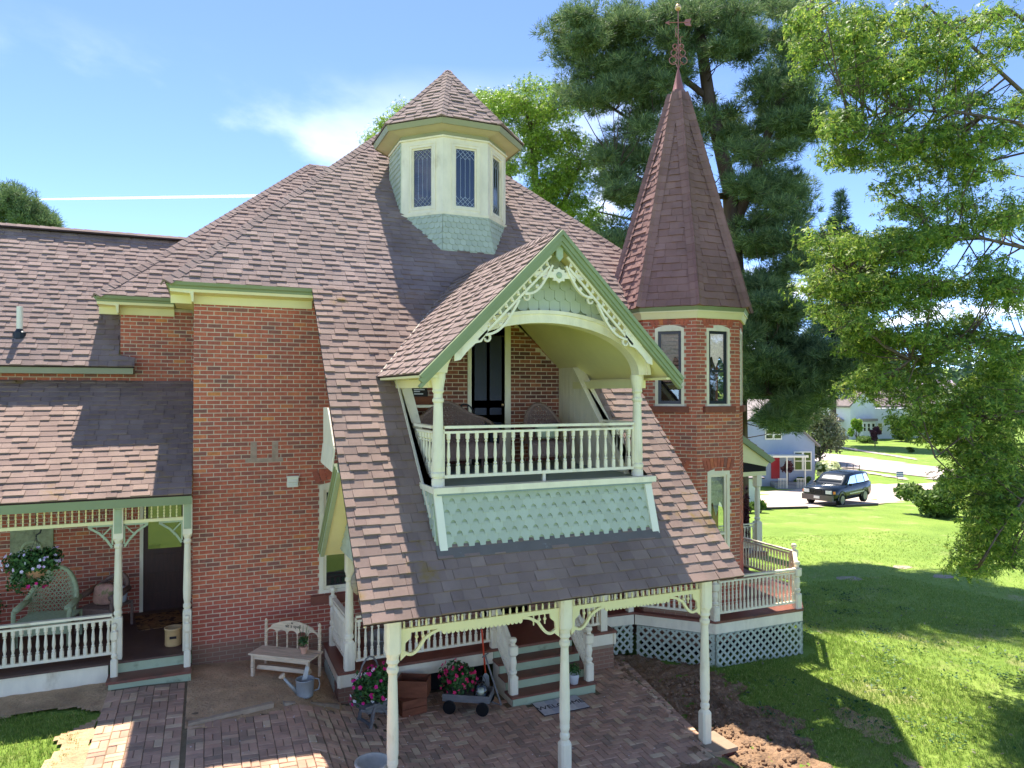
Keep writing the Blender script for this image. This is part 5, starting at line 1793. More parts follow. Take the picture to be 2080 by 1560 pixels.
def rand_rot(n, rg=rgv):
    q = rg.normal(size=(n, 4)); q /= np.linalg.norm(q, axis=1)[:, None]
    w_, x, y, z = q.T
    return np.stack([np.stack([1 - 2 * (y * y + z * z), 2 * (x * y - z * w_), 2 * (x * z + y * w_)], 1),
                     np.stack([2 * (x * y + z * w_), 1 - 2 * (x * x + z * z), 2 * (y * z - x * w_)], 1),
                     np.stack([2 * (x * z - y * w_), 2 * (y * z + x * w_), 1 - 2 * (x * x + y * y)], 1)], 1)


LEAF = (np.array([(0, -.5, 0), (.3, 0, .06), (0, .55, 0), (-.3, 0, .06)], float), np.array([(0, 1, 2, 3)]))
_m = []
for _a, _l in ((90, 1.0), (28, .82), (152, .82), (-25, .5), (205, .5)):
    _d = np.array([math.cos(R(_a)), math.sin(R(_a)), 0]); _s = np.array([-_d[1], _d[0], 0])
    _m += [np.zeros(3), _d * _l * .5 - _s * .17 * _l, _d * _l * .98 + np.array([0, 0, -.12]), _d * _l * .5 + _s * .17 * _l]
MAPLE = (np.array(_m) * .55, np.arange(20).reshape(5, 4))
MAPLE3 = (np.array(_m[:12]) * .62, np.arange(12).reshape(3, 4))
_m = []
for _k in range(5):
    _a = 2 * math.pi * _k / 5
    _d = np.array([math.cos(_a), math.sin(_a), .25]); _s = np.array([-math.sin(_a), math.cos(_a), 0])
    _m += [np.zeros(3), _d * .4 - _s * .26, _d * .62, _d * .4 + _s * .26]
FLOWER = (np.array(_m), np.arange(20).reshape(5, 4))
_m = []
for _k in range(7):
    _a = 2 * math.pi * _k / 7 + .3
    _e = 35 + 40 * ((_k * 37) % 7) / 7
    _d = np.array([math.cos(_a) * math.cos(R(_e)), math.sin(_a) * math.cos(R(_e)), math.sin(R(_e))]); _s = np.array([-math.sin(_a), math.cos(_a), 0])
    _m += [-_s * .042, _s * .042, _d * 1.0 + _s * .022, _d * 1.0 - _s * .022]
NEEDLE = (np.array(_m), np.arange(28).reshape(7, 4))


def cloud(name, pts, sizes, tmpl, mt, parent, rots=None, rg=rgv):
    """many small leaves or petals as one mesh, each turned its own way"""
    pts = np.asarray(pts); n = len(pts)
    if n == 0: return None
    tv, tf = tmpl
    Rm = rand_rot(n, rg) if rots is None else rots
    V_ = np.einsum('nij,kj->nki', Rm, tv) * np.asarray(sizes).reshape(-1, 1, 1) + pts[:, None, :]
    F_ = (tf[None] + (np.arange(n) * len(tv))[:, None, None]).reshape(-1, tf.shape[1])
    return np_mesh(name, V_.reshape(-1, 3), F_, MT[mt], parent)


def facing(dirs, rg=rgv, jit=.35):
    """rotations that turn +z towards dirs, with a little scatter"""
    d = dirs + rg.normal(size=dirs.shape) * jit
    d /= np.linalg.norm(d, axis=1)[:, None]
    t = rg.normal(size=d.shape)
    a = np.cross(d, t); a /= np.linalg.norm(a, axis=1)[:, None]
    b = np.cross(d, a)
    return np.stack([a, b, d], 2)


def dome(n, c, r, rg=rgv, low=-.3, shell=.6):
    v = rg.normal(size=(n * 2, 3)); v /= np.linalg.norm(v, axis=1)[:, None]
    v = v[v[:, 2] > low][:n]
    rad = shell + (1 - shell) * rg.random(len(v))
    wob = np.array([.82 + .42 * (noise.noise((a * 1.7 + c[0] * 9, b * 1.7 + c[1] * 7, d_ * 1.7)) + .3) for a, b, d_ in v])
    return v * (rad * wob)[:, None] * np.array(r) + np.array(c), v


def bouquet(parent, c, r, nl, flowers, leaf=.06, low=-.4, mt='leaf'):
    """mound of leaves with blooms standing on its skin (local coordinates of the parent)"""
    keep = OFF.get(parent); OFF[parent] = None
    p, v = dome(nl, c, r, low=low, shell=.45)
    tag(cloud('foliage', p, leaf * (.7 + .6 * rgv.random(len(p))), LEAF, mt, parent, facing(v, jit=.7)), kind='stuff')
    for m_, n, s_ in flowers:
        p, v = dome(n, c, [q * 1.04 for q in r], low=low + .15, shell=.93)
        v2 = v + np.array([-.3, -.5, .3])
        tag(cloud('blooms', p, s_ * (.75 + .5 * rgv.random(len(p))), FLOWER, m_, parent, facing(v2, jit=.4)), kind='stuff')
    OFF[parent] = keep


# bench with turned back and lettering
zb = T(1.1, 11.6) + .03
bn_ = thing('garden_bench', 'weathered grey wooden bench with arched back against the brick wall', 'bench', (1.17, 11.70, zb), R(-38))
def Bx(name, mt, *boxes):
    m = MB()
    for a, b in boxes: m.box(a, b)
    return m.build(name, MT[mt], bn_)
for k in range(3):
    Bx('seat_board', 'weathered', ((-.54, -.20 + k * .133, .37), (.54, -.07 + k * .133 - .004, .395)))
Bx('apron_rail', 'weathered', ((-.50, -.18, .31), (.50, -.155, .368)))
for x in (-.50, .46):
    Bx('leg', 'weathered', ((x, -.19, 0), (x + .045, -.145, .368)))
    m = MB(); m.lathe([(.026, 0), (.026, .40)] + [q for k in range(11) for q in ((.022, .42 + k * .03), (.03, .435 + k * .03))] + [(.02, .76), (.03, .79), (.012, .83)], (x + .022, .185, 0), 8); m.build('back_post', MT['weathered'], bn_)
m = MB(); m.prism([(-.46, -.10, .13), (-.44, -.10, .19), (-.2, -.10, .20), (.1, -.10, .20), (.44, -.10, .19), (.46, -.10, .13)], (0, .10, -.012)); m.build('stretcher_shelf', MT['weathered'], bn_)
m = MB()
top = lambda x: .70 + .13 * math.cos(x / .46 * math.pi / 2) - (.03 if abs(x) > .38 else 0)
ns = 40
for k in range(ns):
    x0, x1 = -.46 + .92 * k / ns, -.46 + .92 * (k + 1) / ns
    def low(x):
        u = ((x + .46) / .92 * 5) % 1.0
        return .62 + .055 * math.sqrt(max(0, 1 - ((u - .5) / .46) ** 2)) if .04 < u < .96 else .60
    m.prism([(x0, .17, low(x0)), (x1, .17, low(x1)), (x1, .17, top(x1)), (x0, .17, top(x0))], (0, .022, 0))
m.build('back_panel', MT['weathered'], bn_)
for k in range(1, 5):
    x = -.46 + .92 * k / 5
    m = MB(); m.lathe([(.012, .395), (.016, .42), (.010, .45), (.015, .5), (.010, .55), (.014, .58), (.010, .60)], (x, .181, 0), 7); m.build('spindle', MT['weathered'], bn_)
# lettering and heart burnt into the back rail
hp = [(.0, -.018), (.016, 0), (.014, .011), (.006, .012), (0, .005), (-.006, .012), (-.014, .011), (-.016, 0)]
m = MB(); m.prism([(a + .0, .167, b + .795) for a, b in hp], (0, .002, 0)); m.build('heart', MT['ink'], bn_)


def text(parent, body, size, loc, rot, mt, name='lettering', ext=.0015, local=True):
    cu = bpy.data.curves.new(name, 'FONT')
    cu.body = body; cu.size = size; cu.extrude = ext; cu.align_x = 'CENTER'; cu.align_y = 'CENTER'
    o = bpy.data.objects.new(name, cu)
    COL.objects.link(o)
    dg = bpy.context.evaluated_depsgraph_get()
    me = bpy.data.meshes.new_from_object(o.evaluated_get(dg))
    bpy.data.objects.remove(o)
    me.materials.clear(); me.materials.append(MT[mt])
    o2 = bpy.data.objects.new(name, me)
    COL.objects.link(o2)
    o2.parent = parent
    o2.location = loc; o2.rotation_euler = rot
    return o2


text(bn_, 'sit a spell', .075, (.02, .1675, .745), (R(90), 0, 0), 'ink')
# pot plant on the bench
pp = thing('potted_plant', 'small terracotta pot of wispy green plant on the bench seat', 'potted plant', (bn_.matrix_basis @ Vector((.30, .02, .396)))[:], 0)
m = MB(); m.lathe([(.04, 0), (.058, .085), (.064, .085), (.064, .11), (.05, .11), (.045, .09)], (0, 0, 0), 14); m.build('pot', MT['terra'], pp, local=True)
OFF[pp] = None
p, v = dome(160, (0, 0, .17), (.09, .09, .11), low=-.3)
cloud('foliage', p, .04 * np.ones(len(p)), LEAF, 'leaf', pp, facing(v))
m = MB()
for k in range(7):
    a = k * .9
    m.tube([(0, 0, .1), (.04 * math.cos(a), .04 * math.sin(a), .24), (.08 * math.cos(a), .08 * math.sin(a), .36 + .02 * k)], .003, 4)
m.build('stem', MT['leaf'], pp, local=True)
# watering can
zc = T(1.36, 10.98) + .03
wc = thing('watering_can', 'galvanised watering can on the dirt in front of the bench', 'watering can', (1.37, 10.98, zc), R(0))
m = MB(); m.lathe([(.12, 0), (.125, .02), (.122, .03), (.135, .24), (.142, .25), (.135, .26), (.128, .25), (.118, .06)], (0, 0, 0), 18); m.build('body', MT['galv'], wc, True, local=True)
m = MB(); m.tube([(-.10, 0, .06), (-.20, 0, .18), (-.30, 0, .31)], [.035, .026, .02], 8); m.build('spout', MT['galv'], wc, True, local=True)
m = MB(); m.lathe([(.02, 0), (.055, .05), (.05, .06)], (0, 0, 0), 10); m.v = [(x * .8 - z * .6 - .30, y, .31 + z * .8 + x * .6) for x, y, z in m.v]; m.build('rose', MT['weathered'], wc, True, local=True)
m = MB(); m.tube([(.125, 0, .05), (.20, 0, .07), (.215, 0, .15), (.20, 0, .22), (.135, 0, .24)], .011, 7); m.build('handle', MT['galv'], wc, True, local=True)
m = MB(); m.prism([(-.06, -.02, .2), (.02, -.03, .2), (.06, -.01, .42), (.01, 0, .44)], (0, .012, 0)); m.build('scoop', MT['galv'], wc, local=True)

# barrow-like planter with mixed impatiens
zf = T(2.25, 10.45) + .05
fp = thing('flower_stand', 'old wooden barrow stand full of magenta and white flowers beside the porch post', 'planter', (2.28, 10.42, zf), R(20))
for y in (-.16, .16):
    m = MB(); m.beam((-.30, y, .30), (.34, y * .5, .08), .04, .035); m.build('shaft', MT['greywood'], fp, local=True)
    m = MB(); m.beam((-.16, y, 0), (-.08, y, .34), .035, .04, up=(0, 1, 0)); m.build('leg', MT['greywood'], fp, local=True)
    m = MB(); m.beam((-.02, y, .34), (.20, y * .6, .03), .03, .035, up=(0, 1, 0)); m.build('brace', MT['greywood'], fp, local=True)
m = MB(); m.beam((-.14, -.17, .04), (-.14, .17, .04), .035, .03); m.build('crossbar', MT['greywood'], fp, local=True)
m = MB(); m.lathe([(.085, -.015), (.085, .015), (.06, .015), (.06, -.015), (.085, -.015)], (0, 0, 0), 14); m.v = [(x + .33, z, y + .09) for x, y, z in m.v]; m.build('wheel', MT['iron'], fp, local=True)
m = MB(); m.prism([(-.25, -.18, .33), (.25, -.18, .33), (.18, -.14, .20), (-.18, -.14, .20)], (0, .34, 0)); m.build('trough', MT['greywood'], fp, local=True)
m = MB(); m.tube([(-.20 + .20 * (1 - math.cos(math.pi * k / 10)), .12, .40 + .52 * math.sin(math.pi * k / 10)) for k in range(11)], .014, 6); m.build('hoop_handle', MT['greywood'], fp, local=True)
bouquet(fp, (0, 0, .52), (.33, .30, .30), 1300, [('pink', 55, .048), ('petal', 16, .046)], .075, low=-.75)

# crates
zc = T(2.95, 10.75) + .05
for k, (x, y, z, rz, lab, sc_) in enumerate(((2.92, 10.72, zc, 8, 'lower wooden crate turned over under the brown box', (.40, .30, .24)), (2.98, 10.78, zc + .243, -28, 'open brown wooden box on top of the upturned crate', (.48, .32, .25)))):
    cr_ = thing('wooden_crate', lab, 'crate', (x, y, z), R(rz), 'crates by the porch')
    a, b, h = sc_[0] / 2, sc_[1] / 2, sc_[2]
    mt_ = 'brownwood'
    for nm_, A, B in (('side_board', (-a, -b, 0), (a, -b + .014, h)), ('side_board', (-a, b - .014, 0), (a, b, h)), ('end_board', (-a, -b + .014, 0), (-a + .014, b - .014, h)), ('end_board', (a - .014, -b + .014, 0), (a, b - .014, h)), ('base_board', (-a + .014, -b + .014, h - .02 if k == 0 else 0), (a - .014, b - .014, h if k == 0 else .014))):
        m = MB()
        if k == 0 and nm_ != 'base_board':
            m.box(A, (B[0], B[1], h * .47)); m.box((A[0], A[1], h * .50), B)
        else:
            m.box(A, B)
        m.build(nm_, MT[mt_], cr_, local=True)

# wagon with pink flowers
zw = T(3.8, 10.45) + .05
wg = thing('garden_wagon', 'small grey wooden wagon carrying bright pink flowers by the steps', 'wagon', (3.80, 10.55, zw), R(-32))
m = MB(); m.box((-.36, -.19, .17), (.36, .19, .19)); m.build('bed', MT['greywood'], wg, local=True)
for y in (-.20, .185):
    m = MB(); m.box((-.37, y, .17), (.37, y + .016, .28)); m.build('side_board', MT['greywood'], wg, local=True)
m = MB(); m.box((.355, -.184, .17), (.37, .184, .28)); m.build('end_board', MT['greywood'], wg, local=True)
for x in (-.25, .27):
    m = MB(); m.beam((x, -.24, .10), (x, .24, .10), .025, .025); m.build('axle', MT['iron'], wg, local=True)
    for y in (-.245, .245):
        m = MB(); m.lathe([(.10, -.016), (.10, .016), (.075, .016), (.075, .006), (.015, .006), (.015, -.006), (.075, -.006), (.075, -.016), (.10, -.016)], (0, 0, 0), 16); m.v = [(x + a, y + c, .10 + b) for a, b, c in m.v]; m.build('wheel', MT['iron'], wg, local=True)
m = MB(); m.tube([(.37, 0, .12), (.52, .0, .08), (.30, .12, .62), (.24, .15, .78)], .014, 6); m.build('tongue', MT['greywood'], wg, local=True)
m = MB(); m.tube([(.21, .07, .78), (.27, .23, .79)], .012, 6); m.build('tongue_handle', MT['greywood'], wg, local=True)
bouquet(wg, (-.17, .02, .44), (.29, .25, .26), 1000, [('hotpink', 78, .046)], .075, low=-.7)
ln_ = thing('candle_lantern', 'round glass lantern with cream candle standing in the wagon', 'lantern', (wg.matrix_basis @ Vector((.21, -.06, .191)))[:])
OFF[ln_] = None
m = MB(); m.lathe([(.06, 0), (.11, .05), (.12, .11), (.10, .18), (.065, .23), (.06, .24)], (0, 0, 0), 16); m.build('globe', MT['cleargl'], ln_, True)
m = MB(); m.lathe([(.05, .012), (.05, .15), (.045, .155)], (0, 0, 0), 12); m.build('candle', MT['wax'], ln_, True)
m = MB(); m.tube([(.06 * math.cos(R(a)), .06 * math.sin(R(a)), .245) for a in range(0, 361, 30)], .006, 5); m.tube([(.075 * math.cos(R(a)), 0, .245 + .10 * math.sin(R(a))) for a in range(0, 181, 20)], .005, 5); m.build('wire_bail', MT['iron'], ln_)
# red-handled tool
tl = thing('garden_tool', 'long red handled garden tool leaning on the porch beside the steps', 'garden tool', (4.22, 10.98, T(4.2, 11) + .04))
m = MB(); m.tube([(4.24, 10.95, -.15), (4.21, 11.045, .55)], .016, 7); m.build('red_handle', MT['red'], tl)
m = MB(); m.tube([(4.21, 11.046, .551), (4.20, 11.07, .80)], .015, 7); m.build('pale_grip', MT['galv'], tl)
m = MB(); m.prism([(4.19, 10.93, -.49), (4.31, 10.93, -.49), (4.30, 10.94, -.20), (4.255, 10.945, -.149), (4.225, 10.945, -.149), (4.19, 10.94, -.20)], (0, .012, 0)); m.build('blade', MT['galv'], tl)
# welcome mat
wm = thing('door_mat', 'grey plank-look door mat reading WELCOME at the foot of the steps', 'doormat', (5.17, 10.055, T(5.17, 10) + .055), R(0))
m = MB(); m.box((-.40, -.235, 0), (.40, .235, .012)); m.build('backing', MT['ink'], wm, local=True)
for k in range(4):
    m = MB(); m.box((-.393 + k * .197, -.23, .012), (-.393 + k * .197 + .195, .23, .016)); m.build('stripe', mat('mat_print_%d' % k, lin(((206, 198, 192), (186, 182, 184), (214, 204, 196), (196, 188, 184))[k]), .9, .12, 14, .2, 80), wm, local=True)
text(wm, 'WELCOME', .17, (.0, .0, .0165), (0, 0, 0), 'ink')
# white pot on the step
wp = thing('potted_plant', 'white pot of small leafy greenery on the bottom step', 'potted plant', (5.60, 10.42, -.334))
OFF[wp] = None
m = MB(); m.lathe([(.068, 0), (.088, .15), (.092, .155), (.082, .155), (.075, .12)], (0, 0, 0), 16); m.build('pot', MT['whitepot'], wp, True)
p, v = dome(420, (0, 0, .21), (.13, .13, .13), low=-.4, shell=.3)
cloud('foliage', p, .035 * np.ones(len(p)), LEAF, 'leaf', wp, facing(v))
# big planter near the left porch post
bp_ = thing('garden_urn', 'grey empty planter tub at the foot of the left porch post', 'planter', (1.86, 8.56, T(1.86, 8.5) + .045))
OFF[bp_] = None
m = MB(); m.lathe([(.15, 0), (.20, .28), (.215, .30), (.215, .33), (.185, .33), (.18, .25), (.12, .22)], (0, 0, 0), 20); m.build('tub', mat('pale_fibre', lin((190, 182, 168)), .8, .12, 8, .2, 50), bp_, True)
# wasp nest under the rake
wn = thing('wasp_nest', 'grey papery wasp nest hanging under the left edge of the porch roof', 'wasp nest', (1.77, 8.95, 1.93))
OFF[wn] = None
m = MB(); m.ball((0, 0, .16), .125, 12, 9, (.85, .85, 1.25)); m.ball((.03, -.1, -.03), .075, 10, 7, (.8, .9, 1.3)); m.build('paper_shell', mat('nest_paper', lin((150, 138, 122)), .95, .35, 6, .8, 26, .1, stretch=(1, 1, 7)), wn, True)
m = MB(); m.tube([(-.05, .03, .30), (-.02, 0, .42)], .02, 6); m.build('stalk', MT['weathered'], wn)
# galvanised tub on the porch floor
tb = thing('wash_tub', 'round galvanised wash tub on the porch floor behind the railing', 'tub', (2.75, 11.75, DZ))
OFF[tb] = None
m = MB(); m.lathe([(.26, 0), (.32, .26), (.335, .27), (.32, .28), (.29, .24), (.25, .03)], (0, 0, 0), 22); m.build('tub', MT['galv'], tb, True)

# ------------------------------------------------------------------ wicker
def hoop_back(m, w_, h0, h1, d, n=24, r=.035):
    """rolled rim that runs up one arm, over the back and down the other"""
    pts = []
    for k in range(n + 1):
        t = k / n
        a = math.pi * t
        x = -w_ * math.cos(a)
        pts.append((x, d * (math.sin(a) ** .6) - .28, h0 + (h1 - h0) * (math.sin(a) ** 1.6 if w_ < .5 else math.sin(a) ** .8 * (.84 + .16 * math.cos(4 * (a - math.pi / 2))))))
    pts = [(-w_, -.34, 0), (-w_, -.34, h0 - .08), (-w_ * 1.02, -.32, h0 - .01)] + pts + [(w_ * 1.02, -.32, h0 - .01), (w_, -.34, h0 - .08), (w_, -.34, 0)]
    m.tube(pts, r, 8)


def wicker(name, label, loc, rz, mt, w_=.36, h=1.0, group=None, seat_mt=None, open_weave=True):
    t = thing(name, label, 'wicker chair' if w_ < .5 else 'wicker settee', loc, rz, group)
    m = MB(); hoop_back(m, w_, .58, h, .60); m.build('rolled_rim', MT[mt], t, True)
    # woven back: diagonal canes
    m = MB()
    nb = 15 if w_ < .5 else 26
    def P(u, v):
        a = math.pi * (.12 + .76 * u)
        x = -w_ * .96 * math.cos(a)
        y = .58 * (math.sin(a) ** .6) - .28
        zt = .58 + (h - .60) * (math.sin(a) ** 1.6 if w_ < .5 else math.sin(a) ** .8 * (.84 + .16 * math.cos(4 * (a - math.pi / 2))))
        return (x, y, .40 + (zt - .40) * v)
    for k in range(-nb, nb * 2):
        for sg in (1, -1):
            pts = []
            for q in range(9):
                v = q / 8
                u = (k + sg * v * nb * .55) / nb
                if 0 <= u <= 1: pts.append(P(u, v))
            if len(pts) > 1: m.tube(pts, .007 if open_weave else .011, 4, False)
    m.build('woven_back', MT[mt], t)
    m = MB()
    k_ = 14
    for k in range(k_):
        m.tube([(-w_ * .95, -.34 + .6 * k / k_, .40), (w_ * .95, -.34 + .6 * k / k_, .40)], .022, 5)
    m.build('seat', MT[seat_mt or mt], t)
    m = MB(); m.box((-w_, -.36, .20), (w_, -.345, .40))
    m.build('seat_skirt', MT[mt], t)
    for x in (-w_ * .93, w_ * .93):
        for y in (-.30, .22):
            m = MB(); m.tube([(x, y, 0), (x, y, .42)], .024, 6); m.build('leg', MT[mt], t)
        m = MB(); m.tube([(x, -.34, .60), (x * 1.02, -.1, .62), (x, .14, .66)], .05, 8); m.build('arm', MT[mt], t, True)
    return t


wicker('wicker_armchair', 'sage green wicker armchair with high rounded back on the left porch', (-2.33, 13.75, LZ), R(-12), 'wickg', .40, 1.12)
c2 = wicker('wicker_armchair', 'grey wicker armchair with a pink cushion behind the left porch post', (-1.55, 14.1, LZ), R(-30), 'wickb', .32, .85)
def cushion(name, label, loc, rz, tilt, sx, sz, mt_):
    o = thing(name, label, 'cushion', loc, rz)
    m = MB(); m.ball((0, 0, 0), 1, 14, 10); m.v = [(sx * math.copysign(abs(x) ** .55, x), .07 * y, sz * math.copysign(abs(z) ** .55, z)) for x, y, z in m.v]
    b = m.build('cover', mt_, o, True)
    b.rotation_euler = (tilt, 0, 0)
    return o
cushion('cushion', 'dusty pink floral cushion on the grey wicker chair', (-1.60, 14.02, LZ + .60), R(-30), R(-15), .19, .18, mat('pink_floral', lin((206, 156, 138)), .9, .35, 9, .2, 40, dirt=lin((150, 140, 96)), dirt_scale=9, dirt_lo=.5, dirt_hi=.62))
cushion('cushion', 'pale grey cushion on the grey wicker chair', (-1.40, 14.08, LZ + .56), R(-25), R(-10), .17, .15, mat('grey_cloth', lin((168, 166, 168)), .9, .1))
wicker('wicker_settee', 'brown wicker settee with white rim on the balcony', (3.55, 10.55, 3.25), R(6), 'wickb', .66, 1.06, open_weave=False)
wc2 = wicker('wicker_armchair', 'brown wicker armchair on the balcony beside the door', (5.12, 10.55, 3.25), R(-8), 'wickb', .34, 1.02, open_weave=False)
cushion('cushion', 'sage green cushion on the balcony armchair', (5.12, 10.45, 3.83), R(-8), R(-12), .20, .12, MT['sagetrim'])
cushion('cushion', 'dark round cushion on the balcony settee', (3.95, 10.45, 3.86), R(0), R(-10), .16, .13, MT['dark'])
sb = thing('table_stand', 'white edged side table behind the balcony settee', 'table', (3.05, 11.0, 3.25))
m = MB(); m.box((-.30, -.2, .98), (.34, .2, 1.02)); m.build('top', MT['cream'], sb, local=True)
for x in (-.27, .31):
    m = MB(); m.box((x - .02, -.18, 0), (x + .02, -.14, .98)); m.build('leg', MT['cream'], sb, local=True)
bk = thing('magazine_box', 'small brown wooden box holding dark magazines on the balcony table', 'box', (3.18, 11.08, 4.27))
m = MB(); m.box((-.17, -.08, 0), (.17, .08, .13)); m.build('box', MT['brownwood'], bk, local=True)
m = MB(); m.obox((-.15, -.02, .10), (.26, 0, 0), (0, .02, 0), (0, .05, .18)); mg = m.build('magazine', MT['ink'], bk, local=True)
for z_, w2 in ((.235, .18), (.205, .10), (.165, .15)):
    m = MB(); m.box((-.12, -.024 + (z_ - .1) * .27, z_), (-.12 + w2, -.021 + (z_ - .1) * .27, z_ + .018)); m.build('print_line', MT['petal'], bk, local=True)
ic = thing('iron_chair', 'small dark bentwood chair behind the balcony settee', 'chair', (4.0, 11.12, 3.25), R(10))
m = MB(); m.tube([(-.18, .1, .42)] + [(-.18 * math.cos(math.pi * k / 10), .12, .80 + .22 * math.sin(math.pi * k / 10)) for k in range(11)] + [(.18, .1, .42)], .014, 6); m.tube([(-.06, .11, .42), (-.06, .12, 1.0)], .009, 5); m.tube([(.06, .11, .42), (.06, .12, 1.0)], .009, 5); m.build('back', MT['iron'], ic, local=True)
m = MB(); m.lathe([(.19, .42), (.20, .44), (.19, .455)], (0, -.06, 0), 14); m.build('seat', MT['iron'], ic, local=True)
for a in (45, 135, 225, 315):
    m = MB(); m.tube([(.15 * math.cos(R(a)), -.06 + .15 * math.sin(R(a)), .42), (.19 * math.cos(R(a)), -.06 + .19 * math.sin(R(a)), 0)], .012, 6); m.build('leg', MT['iron'], ic, local=True)

# left porch things
hb = thing('hanging_basket', 'hanging basket of lilac and magenta petunias on the left porch', 'hanging basket', (-2.33, 12.62, 1.80))
OFF[hb] = None
m = MB(); m.lathe([(.10, -.10), (.17, .04), (.18, .05), (.16, .05)], (0, 0, 0), 14); m.build('bowl', MT['terra'], hb, True)
m = MB()
for a in (90, 210, 330): m.tube([(.17 * math.cos(R(a)), .17 * math.sin(R(a)), .05), (0, 0, .50)], .004, 4)
m.tube([(0, 0, .50), (0, 0, .53), (.045, 0, .56), (.06, 0, .60), (.03, 0, .645), (0, 0, .66), (0, 0, .90)], .012, 6); m.build('hook', MT['iron'], hb)
bouquet(hb, (0, 0, .12), (.42, .34, .24), 1500, [('lilac', 42, .042), ('petal', 12, .036)], .06, low=-.5)
bouquet(hb, (-.12, 0, -.10), (.30, .24, .26), 500, [('pink', 14, .05)], .06, low=-.9)
wa = thing('wall_plaque', 'square grey-green relief plaque on the brick wall of the left porch', 'wall plaque', (-2.80, YB - .03, 1.15))
m = MB(); m.box((-.32, -.01, 0), (.32, .018, .92)); m.build('panel', mat('mossy_relief', lin((158, 160, 128)), .9, .3, 8, .9, 14, .15, bdist=.03), wa, local=True)
m = MB(); m.tube([(.15 * math.cos(R(a)), -.018, .55 + .15 * math.sin(R(a))) for a in range(0, 361, 24)], .025, 6); m.build('wreath', MT['wickg'], wa, local=True)
ck_ = thing('stoneware_crock', 'tan stoneware crock on the left porch by the door', 'crock', (-.47, 12.72, LZ))
OFF[ck_] = None
m = MB(); m.lathe([(.115, 0), (.125, .02), (.125, .25), (.135, .26), (.135, .285), (.118, .285), (.112, .08)], (0, 0, 0), 20); m.build('jar', MT['crock'], ck_, True)
m = MB(); m.box((-.05, -.128, .13), (.05, -.124, .17)); m.build('stamp', MT['ink'], ck_)
rg_ = thing('porch_rug', 'brown and gold patterned rug in front of the porch door', 'rug', (-.75, 14.15, LZ + .002), R(8))
m = MB(); m.box((-.36, -.45, 0), (.36, .45, .012)); m.build('pile', mat('patterned_rug', lin((150, 112, 76)), .95, .5, 6, .4, 60, .1, dirt=lin((74, 56, 50)), dirt_scale=7, dirt_lo=.48, dirt_hi=.58), rg_, local=True)
dp = thing('potted_plant', 'dark leafy plant at the far left end of the left porch', 'potted plant', (-3.28, 13.9, LZ))
OFF[dp] = None
m = MB(); m.lathe([(.12, 0), (.17, .26), (.18, .27), (.15, .27)], (0, 0, 0), 14); m.build('pot', MT['ink'], dp, True)
p, v = dome(600, (0, 0, .5), (.34, .34, .32), low=-.6, shell=.3)
cloud('foliage', p, .07 * np.ones(len(p)), LEAF, 'leaf', dp, facing(v))

# ------------------------------------------------------------------ street side: drive, road, lawns
def gp(px, py):
    """where the sight line of a photo pixel meets the land"""
    d = FR * ((px - 1040) / FOC) + FWD + FUP * ((780 - py) / FOC)
    t0, t = 5.0, 5.0
    while t < 900:
        p = CAM + d * t
        if p.z < T(p.x, p.y):
            a, b = t0, t
            for _ in range(24):
                c = (a + b) / 2
                q = CAM + d * c
                if q.z < T(q.x, q.y): b = c
                else: a = c
            q = CAM + d * b
            return Vector((q.x, q.y, T(q.x, q.y)))
        t0 = t
        t *= 1.03
    return CAM + d * 900


MT['concrete'] = mat('pale_concrete', lin((196, 178, 162)), .9, .1, .6, .3, 14, .2, coord='World', dirt=lin((160, 146, 134)), dirt_scale=.25)
MT['road'] = mat('worn_road', lin((186, 170, 160)), .9, .08, .4, .2, 12, .2, coord='World', dirt=lin((160, 148, 140)), dirt_scale=.2)


def flat(name, pxs, dz, mt, lift=0.0):
    pts = [gp(*q) for q in pxs]
    m = MB()
    # subdivide each quad strip so that it follows the land
    m.poly([(p.x, p.y, p.z + dz) for p in pts])
    o = m.build(name, MT[mt])
    return tag(o, kind='structure')


def drape(name, poly, st, dz, mt):
    o = sheet(name, poly, st, dz, mt)
    return o


pl = lambda pxs: [(gp(*q).x, gp(*q).y) for q in pxs]
drape('driveway', pl([(1528, 1003), (1556, 1034), (1640, 1031), (1780, 1025), (1860, 1019), (1960, 1000), (2080, 985), (2080, 968), (1945, 978), (1850, 984), (1760, 985), (1640, 993)]), .7, .06, 'concrete')
drape('road', pl([(1640, 918), (1700, 924), (1790, 934), (1900, 950), (2080, 985), (2080, 1010), (1870, 970), (1760, 956), (1690, 946), (1640, 940)]), 1.2, .06, 'road')
drape('sidewalk', pl([(1690, 905), (1720, 910), (1860, 932), (1860, 935), (1720, 913), (1690, 908)]), .5, .07, 'concrete')
drape('sidewalk', pl([(1700, 949), (1840, 972), (1840, 976), (1700, 952)]), .5, .08, 'concrete')
for k, (px, py, w_, lab) in enumerate(((1724, 1177, .40, 'largest flat stepping stone in the shaded lawn, left of three'), (1832, 1153, .30, 'small flat stepping stone farthest out in the lawn'), (1915, 1172, .30, 'flat stepping stone in the lawn nearest the maple branch'))):
    c = gp(px, py)
    m = MB(); m.prism([(c.x + w_ * (1 + .25 * math.sin(a * 2.3 + k)) * math.cos(a), c.y + w_ * .8 * (1 + .2 * math.cos(a * 3 + k)) * math.sin(a), T(c.x, c.y) - .03) for a in [2 * math.pi * q / 12 for q in range(12)]], (0, 0, .045))
    o = m.build('stepping_stone', mat('flat_stone_%d' % k, lin((170, 152, 132)), .9, .2, 5, .3, 30)); tag(o, lab, 'stepping stone', 'flat stones in the lawn')
